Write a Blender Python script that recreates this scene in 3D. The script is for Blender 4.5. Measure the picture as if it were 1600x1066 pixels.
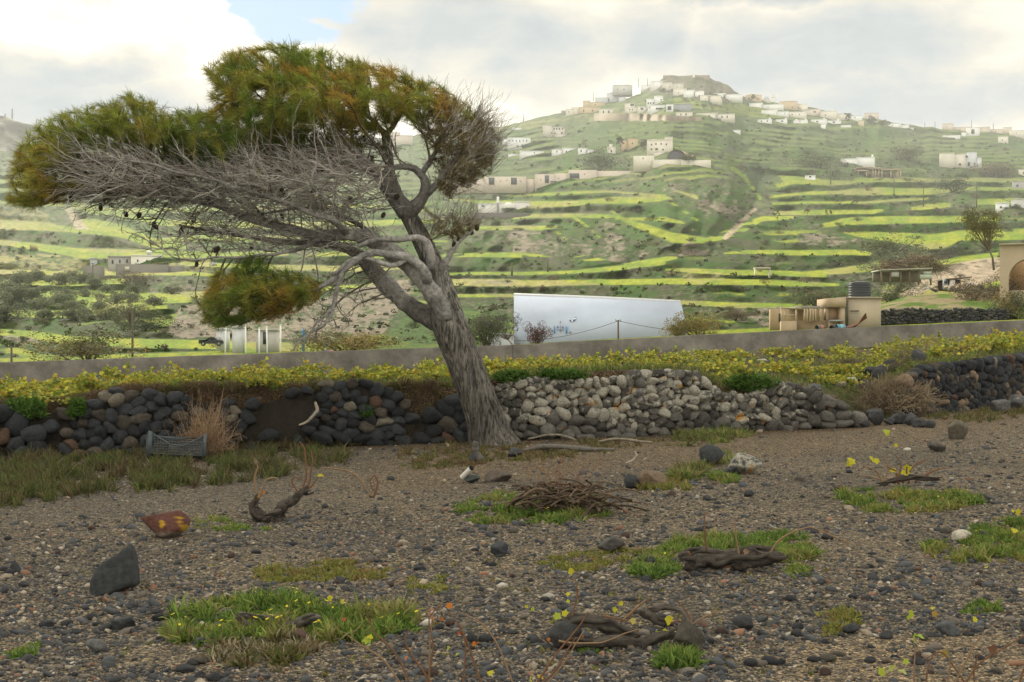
import bpy, bmesh, math, random
import numpy as np
from mathutils import Vector, Matrix, noise as mnoise
for o in list(bpy.data.objects): bpy.data.objects.remove(o)
scene = bpy.context.scene
COL = scene.collection
R = math.radians
F = 2222.2          # focal length in photo pixels (50 mm on a 36 mm sensor, 1600 px wide)
EYE = 1.6

# ------------------------------------------------------------------ camera
cam_d = bpy.data.cameras.new('camera'); cam_d.lens = 50; cam_d.sensor_width = 36
cam_d.clip_start = 0.05; cam_d.clip_end = 9000
cam = bpy.data.objects.new('camera', cam_d); COL.objects.link(cam)
cam.location = (0, 0, EYE); cam.rotation_euler = (R(90), 0, 0)
scene.camera = cam

# ------------------------------------------------------------------ light
SUN_EL, SUN_AZ = 28.0, -30.0      # elevation; azimuth from +Y, negative = to the left
sdir = Vector((math.sin(R(SUN_AZ))*math.cos(R(SUN_EL)), math.cos(R(SUN_AZ))*math.cos(R(SUN_EL)), math.sin(R(SUN_EL))))
sl = bpy.data.lights.new('sun', 'SUN'); sl.energy = 5.0; sl.angle = R(0.6); sl.color = (1.0, 0.92, 0.76)
so = bpy.data.objects.new('sun', sl); COL.objects.link(so); so.rotation_euler = sdir.to_track_quat('Z', 'Y').to_euler()
so.location = (0, 0, 60)

world = bpy.data.worlds.new('World'); scene.world = world; world.use_nodes = True
def build_world():
    nt = world.node_tree; N = nt.nodes; L = nt.links; N.clear()
    out = N.new('ShaderNodeOutputWorld'); bg = N.new('ShaderNodeBackground'); bg.inputs['Strength'].default_value = 0.1
    L.new(bg.outputs[0], out.inputs[0])
    sky = N.new('ShaderNodeTexSky'); sky.sky_type = 'NISHITA'; sky.sun_disc = False
    sky.sun_elevation = R(SUN_EL); sky.sun_rotation = R(SUN_AZ); sky.air_density = 1.0; sky.dust_density = 1.5
    tc = N.new('ShaderNodeTexCoord')
    def m(op, a, b=None, c=None):
        n = N.new('ShaderNodeMath'); n.operation = op
        for i, v in enumerate((a, b, c)):
            if v is None: continue
            if isinstance(v, (int, float)): n.inputs[i].default_value = v
            else: L.new(v, n.inputs[i])
        return n.outputs[0]
    sep = N.new('ShaderNodeSeparateXYZ'); L.new(tc.outputs['Generated'], sep.inputs[0])
    az = m('ARCTAN2', sep.outputs[0], sep.outputs[1])
    el = m('ARCSINE', sep.outputs[2])
    comb = N.new('ShaderNodeCombineXYZ'); L.new(m('MULTIPLY', az, 1.0), comb.inputs[0]); L.new(m('MULTIPLY', el, 1.9), comb.inputs[1])
    def noise(scale, detail, rough, off, dist=0.0):
        mp = N.new('ShaderNodeMapping'); mp.inputs['Location'].default_value = off; L.new(comb.outputs[0], mp.inputs[0])
        n = N.new('ShaderNodeTexNoise'); n.inputs['Scale'].default_value = scale; n.inputs['Detail'].default_value = detail
        n.inputs['Roughness'].default_value = rough; n.inputs['Distortion'].default_value = dist
        L.new(mp.outputs[0], n.inputs['Vector']); return n.outputs['Fac']
    w1 = noise(9, 6, 0.6, (3, 7, 0)); w2 = noise(9, 6, 0.6, (13, 1, 4))
    fine = noise(22, 7, 0.6, (5, 5, 2), 0.3)
    waz = m('ADD', az, m('MULTIPLY', m('SUBTRACT', w1, 0.5), 0.10))
    wel = m('ADD', el, m('MULTIPLY', m('SUBTRACT', w2, 0.5), 0.06))
    def blob(px, row, rx, ry, soft=1.0):
        a0 = math.atan((px-800)/F); e0 = math.atan((533-row)/F)
        dx = m('MULTIPLY', m('SUBTRACT', waz, a0), F/rx); dy = m('MULTIPLY', m('SUBTRACT', wel, e0), F/ry)
        d = m('SQRT', m('ADD', m('MULTIPLY', dx, dx), m('MULTIPLY', dy, dy)))
        mr = N.new('ShaderNodeMapRange'); mr.interpolation_type = 'SMOOTHSTEP'
        mr.inputs['From Min'].default_value = 1.0 + 0.5*soft; mr.inputs['From Max'].default_value = 1.0 - 0.5*soft
        L.new(d, mr.inputs['Value']); return mr.outputs[0]
    # grey-blue cloud undersides
    g = None
    for b in ((40, 175, 190, 62, 1.3), (215, 195, 200, 50, 1.4), (700, 40, 170, 80, 1.4), (830, 70, 130, 70, 1.6), (1010, 60, 110, 60, 1.6),
              (1330, 90, 210, 75, 1.4), (1420, 165, 250, 40, 1.4), (1180, 95, 130, 70, 1.6), (1190, -10, 200, 28, 1.2),
              (110, 130, 120, 30, 1.3)):
        v = blob(*b); g = v if g is None else m('MAXIMUM', g, v)
    base = noise(3.2, 6, 0.55, (1.5, 2.2, 0.5), 0.2)
    mr = N.new('ShaderNodeMapRange'); mr.inputs['From Min'].default_value = 0.46; mr.inputs['From Max'].default_value = 0.62; L.new(base, mr.inputs['Value'])
    # outside the photographed patch plain noise clouds take over
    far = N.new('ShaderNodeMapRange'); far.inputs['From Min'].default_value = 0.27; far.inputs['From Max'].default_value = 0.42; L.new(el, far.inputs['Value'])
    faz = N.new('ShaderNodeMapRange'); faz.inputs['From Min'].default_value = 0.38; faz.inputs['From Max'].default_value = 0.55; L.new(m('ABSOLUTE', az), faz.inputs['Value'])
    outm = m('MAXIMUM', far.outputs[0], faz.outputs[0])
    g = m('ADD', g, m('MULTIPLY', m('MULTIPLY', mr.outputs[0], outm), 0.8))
    g = m('ADD', m('MULTIPLY', g, 0.8), m('MULTIPLY', m('SUBTRACT', fine, 0.5), 0.75))
    cr = N.new('ShaderNodeValToRGB'); L.new(g, cr.inputs[0])
    e = cr.color_ramp.elements
    e[0].position = 0.0; e[0].color = (1.00, 0.95, 0.81, 1)
    e[1].position = 1.0; e[1].color = (0.35, 0.405, 0.455, 1)
    x = e.new(0.14); x.color = (0.83, 0.775, 0.655, 1)
    x = e.new(0.45); x.color = (0.63, 0.605, 0.54, 1)
    x = e.new(0.75); x.color = (0.45, 0.485, 0.50, 1)
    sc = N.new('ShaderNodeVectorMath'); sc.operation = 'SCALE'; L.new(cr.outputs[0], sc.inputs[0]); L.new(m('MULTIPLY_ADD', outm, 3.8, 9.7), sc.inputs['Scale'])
    # blue gap
    hole = m('MAXIMUM', blob(470, 22, 88, 64, 0.3), blob(400, -10, 60, 50, 0.3))
    hole = m('MULTIPLY', hole, m('SUBTRACT', 1.0, m('MULTIPLY', blob(540, 42, 30, 10, 0.9), 0.8)))
    hb = N.new('ShaderNodeMix'); hb.data_type = 'RGBA'; hb.inputs[0].default_value = 0.85
    L.new(sky.outputs[0], hb.inputs[6]); hb.inputs[7].default_value = (2.9, 4.8, 7.3, 1)
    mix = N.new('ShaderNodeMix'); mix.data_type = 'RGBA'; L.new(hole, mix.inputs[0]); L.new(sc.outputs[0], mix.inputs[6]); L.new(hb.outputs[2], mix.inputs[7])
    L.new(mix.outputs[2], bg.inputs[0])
build_world()
scene.view_settings.view_transform = 'Standard'; scene.view_settings.look = 'None'
scene.view_settings.exposure = 0.42; scene.view_settings.gamma = 1.0; scene.view_settings.use_curve_mapping = False
try:
    scene.cycles.volume_bounces = 1; scene.cycles.transparent_max_bounces = 12
    scene.cycles.max_bounces = 5; scene.cycles.diffuse_bounces = 3
except Exception: pass

# ------------------------------------------------------------------ helpers
rng = np.random.default_rng(7); random.seed(7)
def P(px, row, Y): return np.array([(px-800)/F*Y, Y, EYE+(533-row)/F*Y])
def interp(x, pts):
    a = np.array(pts, float); return np.interp(x, a[:, 0], a[:, 1])
def sstep(a, b, x):
    t = np.clip((np.asarray(x, float)-a)/(b-a), 0, 1); return t*t*(3-2*t)
def _h(ix, iy, seed):
    n = (ix.astype(np.int64)*374761393 + iy.astype(np.int64)*668265263 + seed*1442695041) & 0x7fffffff
    n = ((n ^ (n >> 13))*1274126177) & 0x7fffffff
    return ((n ^ (n >> 16)) & 0xffff)/65535.0
def vnoise(x, y, seed=0):
    x, y = np.broadcast_arrays(np.asarray(x, float), np.asarray(y, float))
    ix = np.floor(x); iy = np.floor(y); fx = x-ix; fy = y-iy; fx = fx*fx*(3-2*fx); fy = fy*fy*(3-2*fy)
    a = _h(ix, iy, seed); b = _h(ix+1, iy, seed); c = _h(ix, iy+1, seed); d = _h(ix+1, iy+1, seed)
    return (a*(1-fx)+b*fx)*(1-fy)+(c*(1-fx)+d*fx)*fy
def fbm(x, y, seed=0, oct=4, rough=0.5):
    s = 0; amp = 1; tot = 0
    for k in range(oct):
        s = s+amp*vnoise(x*2**k, y*2**k, seed+17*k); tot += amp; amp *= rough
    return s/tot
def mesh_np(name, V, Fs, col=None, smooth=False, mat=None):
    """Fs: one array (M,k) or a list of such arrays"""
    if not isinstance(Fs, list): Fs = [Fs]
    Fs = [np.asarray(f, np.int32) for f in Fs if len(f)]
    me = bpy.data.meshes.new(name); V = np.asarray(V, np.float32)
    me.vertices.add(len(V)); me.vertices.foreach_set('co', V.ravel())
    li = np.concatenate([f.ravel() for f in Fs]); tot = np.concatenate([np.full(len(f), f.shape[1], np.int32) for f in Fs])
    st = np.concatenate([[0], np.cumsum(tot)[:-1]]).astype(np.int32)
    me.loops.add(len(li)); me.loops.foreach_set('vertex_index', li)
    me.polygons.add(len(tot)); me.polygons.foreach_set('loop_start', st)
    me.update(calc_edges=True)
    if smooth: me.polygons.foreach_set('use_smooth', np.ones(len(tot), bool))
    if col is not None:
        col = np.asarray(col, np.float32)
        if col.shape[1] == 3: col = np.concatenate([col, np.ones((len(col), 1), np.float32)], 1)
        at = me.color_attributes.new('Col', 'FLOAT_COLOR', 'POINT'); at.data.foreach_set('color', col.ravel())
    if mat: me.materials.append(mat)
    return me
class Geo:
    def __init__(s): s.V = []; s.T = []; s.Q = []; s.C = []; s.n = 0
    def add(s, V, T=None, Q=None, C=(0.5, 0.5, 0.5, 1)):
        V = np.asarray(V, float).reshape(-1, 3)
        if T is not None and len(T): s.T.append(np.asarray(T)+s.n)
        if Q is not None and len(Q): s.Q.append(np.asarray(Q)+s.n)
        C = np.asarray(C, float)
        if C.ndim == 1: C = np.tile(C, (len(V), 1))
        if C.shape[1] == 3: C = np.concatenate([C, np.ones((len(C), 1))], 1)
        s.V.append(V); s.C.append(C); s.n += len(V); return s
    def mesh(s, name, mat=None, smooth=False):
        fs = []
        if s.T: fs.append(np.concatenate(s.T))
        if s.Q: fs.append(np.concatenate(s.Q))
        return mesh_np(name, np.concatenate(s.V), fs, np.concatenate(s.C), smooth, mat)
    # primitives -------------------------------------------------
    def box(s, c, size, C=(0.5, 0.5, 0.5), rz=0, M=None):
        x, y, z = [v/2 for v in size]
        V = np.array([(-x, -y, -z), (x, -y, -z), (x, y, -z), (-x, y, -z), (-x, -y, z), (x, -y, z), (x, y, z), (-x, y, z)], float)
        if rz: V = V @ np.array([[math.cos(rz), math.sin(rz), 0], [-math.sin(rz), math.cos(rz), 0], [0, 0, 1]])
        if M is not None: V = V @ np.asarray(M).T
        return s.add(V+np.asarray(c, float), None, [(0, 3, 2, 1), (4, 5, 6, 7), (0, 1, 5, 4), (1, 2, 6, 5), (2, 3, 7, 6), (3, 0, 4, 7)], C)
    def tube(s, pts, rad, n=5, C=(0.5, 0.5, 0.5), cap=True, jit=0):
        pts = np.asarray(pts, float); m = len(pts)
        rad = np.broadcast_to(np.asarray(rad, float), (m,))
        d = np.gradient(pts, axis=0); d /= np.linalg.norm(d, axis=1)[:, None]+1e-9
        up = np.array([0, 1, 0.13]) if abs(d[0][1]) < 0.8 else np.array([1, 0, 0.1])
        a = np.cross(d, up); a /= np.linalg.norm(a, axis=1)[:, None]+1e-9; b = np.cross(d, a)
        th = np.arange(n)*2*math.pi/n
        rr = rad[:, None, None]*(1 if not jit else 1+jit*(rng.random((m, n, 1))-0.5))
        V = pts[:, None, :]+rr*(np.cos(th)[None, :, None]*a[:, None, :]+np.sin(th)[None, :, None]*b[:, None, :])
        V = V.reshape(-1, 3)
        i = np.arange(m-1)[:, None]*n; j = np.arange(n)[None, :]; k = (j+1) % n
        Q = np.stack([i+j, i+k, i+n+k, i+n+j], -1).reshape(-1, 4)
        C = np.asarray(C, float)
        if C.ndim == 2 and len(C) == m: C = np.repeat(C, n, 0)
        T = None
        if cap:
            V = np.concatenate([V, pts[:1], pts[-1:]]); 
            if C.ndim == 2: C = np.concatenate([C, C[:1], C[-1:]])
            c0 = m*n; c1 = c0+1; T = [(c0, (q+1) % n, q) for q in range(n)]+[(c1, (m-1)*n+q, (m-1)*n+(q+1) % n) for q in range(n)]
        return s.add(V, T, Q, C)
def empty(name, loc=(0, 0, 0), rz=0):
    o = bpy.data.objects.new(name, None); COL.objects.link(o); o.location = loc; o.rotation_euler = (0, 0, rz); o.empty_display_size = 0.2; return o
def tag(o, label=None, cat=None, group=None, kind=None):
    if label: o['label'] = label
    if cat: o['category'] = cat
    if group: o['group'] = group
    if kind: o['kind'] = kind
    return o
def link(name, me, parent=None, loc=(0, 0, 0), rz=0, label=None, cat=None, group=None, kind=None):
    o = bpy.data.objects.new(name, me); COL.objects.link(o)
    if parent is not None: o.parent = parent
    o.location = loc; o.rotation_euler = (0, 0, rz)
    return tag(o, label, cat, group, kind)
def copy_tree(o, parent=None):
    c = o.copy(); COL.objects.link(c); c.parent = parent
    for ch in list(o.children): copy_tree(ch, c)
    return c

# materials ------------------------------------------------------
def mat_col(name, rough=0.9, noise_scale=0, noise_amt=0.0, bump=0, bump_scale=20, spec=0.3, fixed=None, translucent=0.0, metallic=0.0, coord='Object'):
    """vertex colour (or fixed colour) times a little procedural variation, with bump"""
    m = bpy.data.materials.new(name); m.use_nodes = True; nt = m.node_tree; N = nt.nodes; L = nt.links
    b = N['Principled BSDF']; b.inputs['Roughness'].default_value = rough; b.inputs['Specular IOR Level'].default_value = spec; b.inputs['Metallic'].default_value = metallic
    tc = N.new('ShaderNodeTexCoord')
    if fixed is None:
        a = N.new('ShaderNodeAttribute'); a.attribute_name = 'Col'; src = a.outputs['Color']
    else:
        a = N.new('ShaderNodeRGB'); a.outputs[0].default_value = (*fixed, 1); src = a.outputs[0]
    if noise_amt:
        n = N.new('ShaderNodeTexNoise'); n.inputs['Scale'].default_value = noise_scale; n.inputs['Detail'].default_value = 6; n.inputs['Roughness'].default_value = 0.65
        L.new(tc.outputs[coord], n.inputs['Vector'])
        mr = N.new('ShaderNodeMapRange'); mr.inputs['From Min'].default_value = 0.25; mr.inputs['From Max'].default_value = 0.75
        mr.inputs['To Min'].default_value = 1-noise_amt; mr.inputs['To Max'].default_value = 1+noise_amt; L.new(n.outputs[0], mr.inputs['Value'])
        v = N.new('ShaderNodeVectorMath'); v.operation = 'SCALE'; L.new(src, v.inputs[0]); L.new(mr.outputs[0], v.inputs['Scale']); src = v.outputs[0]
    L.new(src, b.inputs['Base Color'])
    if bump:
        n2 = N.new('ShaderNodeTexNoise'); n2.inputs['Scale'].default_value = bump_scale; n2.inputs['Detail'].default_value = 8; n2.inputs['Roughness'].default_value = 0.7
        L.new(tc.outputs[coord], n2.inputs['Vector'])
        bp = N.new('ShaderNodeBump'); bp.inputs['Strength'].default_value = 1; bp.inputs['Distance'].default_value = bump
        L.new(n2.outputs[0], bp.inputs['Height']); L.new(bp.outputs[0], b.inputs['Normal'])
    if translucent:
        t = N.new('ShaderNodeBsdfTranslucent'); L.new(src, t.inputs['Color']); mx = N.new('ShaderNodeMixShader'); mx.inputs[0].default_value = translucent
        L.new(b.outputs[0], mx.inputs[1]); L.new(t.outputs[0], mx.inputs[2]); L.new(mx.outputs[0], N['Material Output'].inputs[0])
    return m
# ------------------------------------------------------------------ hillside
WALLTOP = [(-600, 588), (0, 566), (300, 556), (600, 546), (800, 539), (1000, 528), (1200, 518), (1400, 509), (1600, 500), (2200, 472)]
HTOP = [(-600, 215), (-300, 205), (-100, 202), (0, 235), (60, 238), (150, 232), (250, 226), (350, 226), (500, 224), (600, 222), (640, 212), (700, 208), (740, 204), (780, 198), (820, 189), (860, 180),
        (900, 171), (940, 163), (970, 157), (1000, 147), (1015, 137), (1025, 130), (1034, 123), (1042, 119), (1060, 118), (1085, 117), (1100, 119), (1116, 125), (1125, 128), (1138, 133), (1146, 142),
        (1160, 150), (1190, 157), (1220, 161), (1260, 167), (1300, 176), (1350, 184), (1400, 192), (1440, 198), (1500, 204), (1600, 210), (1800, 214), (2200, 225)]
T2D = [(0, 50), (0.066, 70), (0.145, 103), (0.30, 190), (0.46, 310), (0.59, 450), (0.72, 620), (0.855, 850), (1.0, 1180)]
cols = np.arange(-560, 2161, 3.4); NR = 560
U = cols[None, :]; S = np.linspace(0, 1, NR)[:, None]
rstart = np.interp(U, *np.array(WALLTOP).T)+3; rtop = np.interp(U, *np.array(HTOP).T)
rtop = rtop+(fbm(U/9, U*0, 5)-0.5)*4*sstep(950, 1000, U)*(1-sstep(1140, 1170, U)) + (fbm(U/14, U*0+3, 8)-0.5)*4
ROW = rstart-S*(rstart-rtop)
wig = (fbm(U/60, ROW/40, 11, 4)-0.5)*9+(fbm(U/14, ROW/10, 12, 3)-0.5)*3.0
# grassy treads seen as bright bands:  (column, row, half thickness)
BANDS = [
 [(1335, 282, 3), (1390, 280, 4), (1440, 281, 3), (1478, 282, 1)], [(1478, 283, 2), (1540, 281, 3), (1600, 281, 3), (1800, 285, 3)],
 [(1318, 301, 4), (1360, 299, 6), (1455, 299, 5), (1500, 296, 2.4), (1600, 294, 2.4), (1900, 300, 3)], [(1200, 308, 1.5), (1240, 304, 2), (1325, 300, 3)],
 [(1205, 318, 1.6), (1350, 317, 1.6), (1450, 310, 1.6)], [(1425, 326, 2), (1455, 322, 5), (1485, 320, 3)], [(1525, 315, 4), (1570, 316, 5), (1700, 314, 6)],
 [(1210, 333, 2.5), (1260, 333, 3.5), (1365, 331, 3), (1380, 329, 1)], [(1286, 352, 3), (1320, 346, 5), (1380, 344, 6), (1495, 342, 5), (1560, 343, 4)],
 [(1320, 363, 1.2), (1350, 367, 5), (1400, 371, 8), (1450, 378, 12), (1480, 375, 12), (1500, 368, 8), (1600, 366, 9), (1800, 366, 9)],
 [(1130, 397, 1), (1160, 394, 2.5), (1250, 395, 4), (1330, 394, 4), (1362, 396, 3)], [(1230, 429, 2), (1290, 425, 4), (1345, 420, 6), (1378, 412, 8), (1390, 405, 4)],
 [(1380, 424, 2), (1420, 420, 3), (1500, 406, 5), (1560, 400, 5)], [(1380, 448, 4), (1410, 450, 6), (1470, 462, 7), (1560, 470, 6), (1640, 472, 6)],
 [(925, 316, 2), (950, 313, 5), (1000, 312, 5), (1038, 310, 4), (1050, 311, 1)], [(700, 312, 1), (760, 316, 3), (800, 318, 4), (900, 318, 4), (940, 313, 3)], [(790, 306, 1), (860, 303, 2), (945, 299, 1.5), (1040, 306, 1)],
 [(690, 362, 2), (740, 358, 3), (800, 356, 3.2), (866, 356, 3.2), (885, 360, 2)], [(800, 341, 1.5), (830, 337, 3), (950, 337, 3), (965, 338, 1)],
 [(893, 338, 2), (915, 352, 2), (940, 374, 1.5)], [(865, 358, 2), (890, 380, 1.5)],
 [(955, 329, 1.5), (980, 346, 4), (1013, 357, 6), (1050, 371, 8), (1098, 375, 5), (1115, 376, 1)], [(1036, 309, 1.5), (1062, 325, 2), (1090, 344, 1.5)],
 [(960, 341, 1), (1040, 342, 3), (1065, 347, 2), (1085, 360, 1.5)], [(1050, 297, 1), (1070, 303, 2), (1095, 311, 3), (1105, 318, 1)],
 [(1105, 375, 3), (1130, 368, 7), (1165, 355, 7), (1190, 342, 4), (1240, 340, 2)], [(1195, 292, 6), (1215, 284, 10), (1240, 282, 6), (1300, 286, 4), (1335, 285, 2)],
 [(1140, 262, 3), (1160, 272, 5), (1175, 290, 5), (1190, 312, 3)],
 [(975, 413, 1.5), (1010, 409, 4), (1042, 404, 3.5), (1060, 402, 1)], [(895, 405, 2), (925, 402, 6), (965, 399, 5), (975, 399, 1)], [(690, 400, 2), (760, 398, 3.5), (830, 399, 4), (860, 403, 2)],
 [(700, 428, 2), (800, 428, 2.2), (900, 425, 2.2), (960, 419, 3.5), (1040, 411, 2.5)], [(1040, 421, 1), (1080, 423, 3.5), (1150, 426, 4), (1250, 428, 3.5), (1290, 431, 1.5)],
 [(640, 438, 2), (720, 442, 5), (800, 443, 5), (900, 441, 4), (1100, 440, 4.5), (1250, 443, 4), (1310, 445, 1.5)],
 [(700, 462, 2), (800, 462, 2), (900, 464, 2.5), (1010, 471, 2.5), (1065, 473, 3), (1150, 477, 4), (1290, 480, 3)],
 [(-200, 350, 5), (0, 351, 7), (60, 354, 6), (110, 358, 4), (180, 366, 4), (230, 370, 1)], [(-200, 370, 4), (0, 379, 4), (60, 386, 5), (130, 396, 8), (250, 397, 6), (330, 399, 5), (450, 396, 3)],
 [(120, 345, 3), (150, 352, 10), (190, 362, 10), (240, 380, 8), (290, 386, 4)], [(180, 335, 3), (260, 348, 5), (400, 352, 5), (560, 350, 5), (700, 345, 2)], [(250, 374, 2), (330, 372, 5), (470, 374, 4), (600, 376, 3)],
 [(-200, 310, 3), (0, 316, 2.5), (30, 318, 2.5), (100, 320, 2)], [(-200, 298, 2), (0, 296, 2), (60, 298, 2)], [(-200, 286, 2), (0, 283, 2.4), (60, 284, 2)],
 [(110, 318, 6), (150, 330, 6), (200, 330, 4), (400, 325, 3), (600, 322, 2)],
 [(280, 412, 2), (420, 418, 4), (560, 420, 4), (700, 414, 2)], [(-200, 418, 3), (0, 424, 3), (120, 428, 3), (250, 426, 4), (340, 430, 2)],
 [(-200, 458, 6), (0, 458, 6), (60, 462, 7), (170, 460, 6), (250, 463, 5), (320, 461, 5), (520, 450, 3), (640, 440, 1)], [(-200, 482, 5), (0, 490, 5), (100, 490, 6), (200, 482, 5), (260, 480, 3)],
 [(-200, 520, 4), (0, 520, 5), (60, 524, 6), (110, 532, 7), (200, 536, 7), (400, 540, 7), (560, 545, 4)],
 [(60, 470, 5), (150, 473, 7), (230, 470, 6), (300, 467, 5)], [(0, 440, 4), (100, 444, 4), (200, 440, 4)],
]
M = np.zeros(np.broadcast(U, ROW).shape); HAND = np.zeros_like(M)
for b in BANDS:
    a = np.array(b, float); inside = (U >= a[0, 0])*(U <= a[-1, 0])
    c = np.interp(U, a[:, 0], a[:, 1]); h = np.interp(U, a[:, 0], a[:, 2])*inside
    d = np.abs(ROW+wig*0.30-c)
    M = np.maximum(M, (1-sstep(h*0.8, h*1.15+0.7, d))*(h > 0.1))
    HAND = np.maximum(HAND, (1-sstep(h+4, h+16, np.abs(ROW-c)))*inside)
# strip just behind the concrete wall is flat and lit
M = np.maximum(M, (1-sstep(6, 12, rstart-ROW)))
# procedural terraces where nothing is drawn by hand
sp = np.interp((rstart-ROW)/(rstart-rtop), [0, 0.4, 0.7, 1], [24, 13, 8, 6.5])
ph = np.cumsum(np.abs(np.gradient(ROW, axis=0))/sp, axis=0)+fbm(U/170, ROW/55, 31, 4)*5
pr = sstep(0.52, 0.66, 0.5+0.5*np.sin(ph*2*math.pi+wig*0.12))*sstep(0.30, 0.5, fbm(U/70, ROW/16, 33, 3))
def blur(A, sr, sc):
    def k(s):
        r = int(3*s); x = np.arange(-r, r+1); g = np.exp(-x*x/2/s/s); return g/g.sum()
    kr, kc = k(sr), k(sc)
    Ap = np.pad(A, ((len(kr)//2,)*2, (0, 0)), 'edge'); A = np.apply_along_axis(lambda v: np.convolve(v, kr, 'valid'), 0, Ap)
    Ap = np.pad(A, ((0, 0), (len(kc)//2,)*2), 'edge'); return np.apply_along_axis(lambda v: np.convolve(v, kc, 'valid'), 1, Ap)
HAND = blur(HAND, 2, 10); M = np.maximum(M, pr*sstep(0.2, 1, 1-HAND)*(0.68-0.16*sstep(0.5, 0.8, (rstart-ROW)/(rstart-rtop))))
# steep ground that must stay dark: gully, banks and cliffs  (polygons in the picture)
def inpoly(px, py, poly):
    c = np.zeros(np.broadcast(px, py).shape, bool); n = len(poly)
    for i in range(n):
        x0, y0 = poly[i]; x1, y1 = poly[(i+1) % n]
        if y0 == y1: continue
        cond = ((y0 > py) != (y1 > py)) & (px < (x1-x0)*(py-y0)/(y1-y0)+x0); c ^= cond
    return c
SOIL = [[(1246, 364), (1290, 362), (1335, 366), (1338, 376), (1300, 384), (1262, 384), (1244, 376)], [(803, 362), (850, 362), (868, 372), (872, 392), (850, 397), (800, 394), (795, 375)],
        [(890, 382), (950, 385), (1000, 384), (1012, 396), (975, 410), (905, 398)], [(1112, 308), (1140, 300), (1160, 330), (1152, 334), (1112, 330)], [(1098, 326), (1112, 330), (1106, 346), (1096, 340)],
        [(1030, 286), (1055, 288), (1058, 302), (1034, 300)], [(945, 344), (962, 346), (975, 372), (972, 390), (948, 388)], [(1075, 376), (1110, 386), (1100, 398), (1060, 400)],
        [(520, 462), (600, 436), (650, 438), (640, 460), (600, 520), (560, 530), (430, 530), (430, 500)], [(284, 478), (330, 472), (360, 490), (340, 525), (285, 528), (262, 520)],
        [(330, 480), (430, 470), (520, 470), (430, 535), (330, 535)], [(52, 358), (68, 362), (70, 372), (58, 372)], [(1150, 482), (1220, 480), (1225, 515), (1150, 505)], [(1085, 300), (1100, 296), (1110, 330), (1098, 336)],
        [(235, 448), (340, 447), (340, 458), (230, 458)], [(0, 525), (50, 525), (60, 535), (0, 536)], [(735, 440), (805, 440), (800, 447), (735, 447)]]
PATH = [[(100, 324), (112, 324), (138, 358), (118, 358)], [(1400, 470), (1425, 436), (1470, 424), (1500, 410), (1540, 404), (1580, 402), (1580, 432), (1530, 446), (1480, 440), (1452, 452), (1415, 472)],
        [(1128, 372), (1150, 350), (1178, 325), (1184, 326), (1160, 352), (1135, 376)]]
DRY = [[(-300, 325), (60, 325), (110, 360), (60, 362), (-300, 356)], [(-300, 392), (40, 394), (140, 404), (170, 420), (330, 402), (340, 425), (100, 436), (-300, 430)], [(690, 436), (880, 438), (880, 446), (690, 452)],
       [(1375, 452), (1440, 458), (1600, 470), (1500, 482), (1370, 480)], [(860, 316), (900, 312), (900, 322), (800, 328), (760, 322)], [(1040, 425), (1090, 445), (1150, 432), (1090, 420)],
       [(950, 170), (1060, 175), (1060, 190), (900, 190), (800, 205), (740, 225), (735, 205)]]
soil = np.zeros_like(M); path = np.zeros_like(M); dry = np.zeros_like(M); GUL = np.zeros_like(M)
jr = ROW+wig*0.7; ju = U+(fbm(U/12, ROW/9, 41, 3)-0.5)*14
for p in SOIL: soil = np.maximum(soil, inpoly(ju, jr, p))
for p in PATH: path = np.maximum(path, inpoly(U+wig*0.2, ROW+wig*0.2, p))
for p in DRY: dry = np.maximum(dry, inpoly(ju, jr, p))
for p in [[(1165, 262), (1200, 262), (1215, 290), (1195, 310), (1178, 300)], [(700, 362), (800, 350), (860, 348), (960, 350), (1010, 372), (1030, 400), (900, 418), (700, 416)],
          [(1040, 285), (1150, 285), (1180, 320), (1130, 372), (1080, 372), (1040, 340)], [(1175, 340), (1180, 370), (1240, 385), (1200, 392), (1090, 415), (1120, 388)]]:
    GUL = np.maximum(GUL, inpoly(ju, jr, p))
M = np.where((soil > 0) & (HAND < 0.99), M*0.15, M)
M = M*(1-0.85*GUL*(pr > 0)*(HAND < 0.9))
# log-depth from the tread mask
t = (rstart-ROW)/(rstart-rtop)
lb = np.log(np.interp(t, [a for a, b in T2D], [b for a, b in T2D])); lb = lb+0*U
rate = M**1.0+0.035+0.10*GUL+0.12*path
rate_s = blur(rate, 0.8, 3.5)
loc = blur(rate, 45, 26)
g = np.diff(lb, axis=0); rr = (rate_s/loc); rr = 0.5*(rr[1:]+rr[:-1])
lD = np.concatenate([lb[:1], lb[:1]+np.cumsum(g*rr, axis=0)], 0)
dev = lD-lb; dev = dev-dev[-1:]*t; lo = blur(dev, 22, 1.0); dev = (dev-lo)+blur(lo, 1.0, 40)*0.6; dev = dev*sstep(0, 0.015, t)
lD = lb+dev; lD = np.maximum.accumulate(lD+t*1e-4, axis=0)
# spurs and hollows
spur = (fbm(U/38+ROW/60, ROW/70, 51, 3)-0.5)
lD = lD+0.045*spur*sstep(0.1, 0.25, t)
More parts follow.
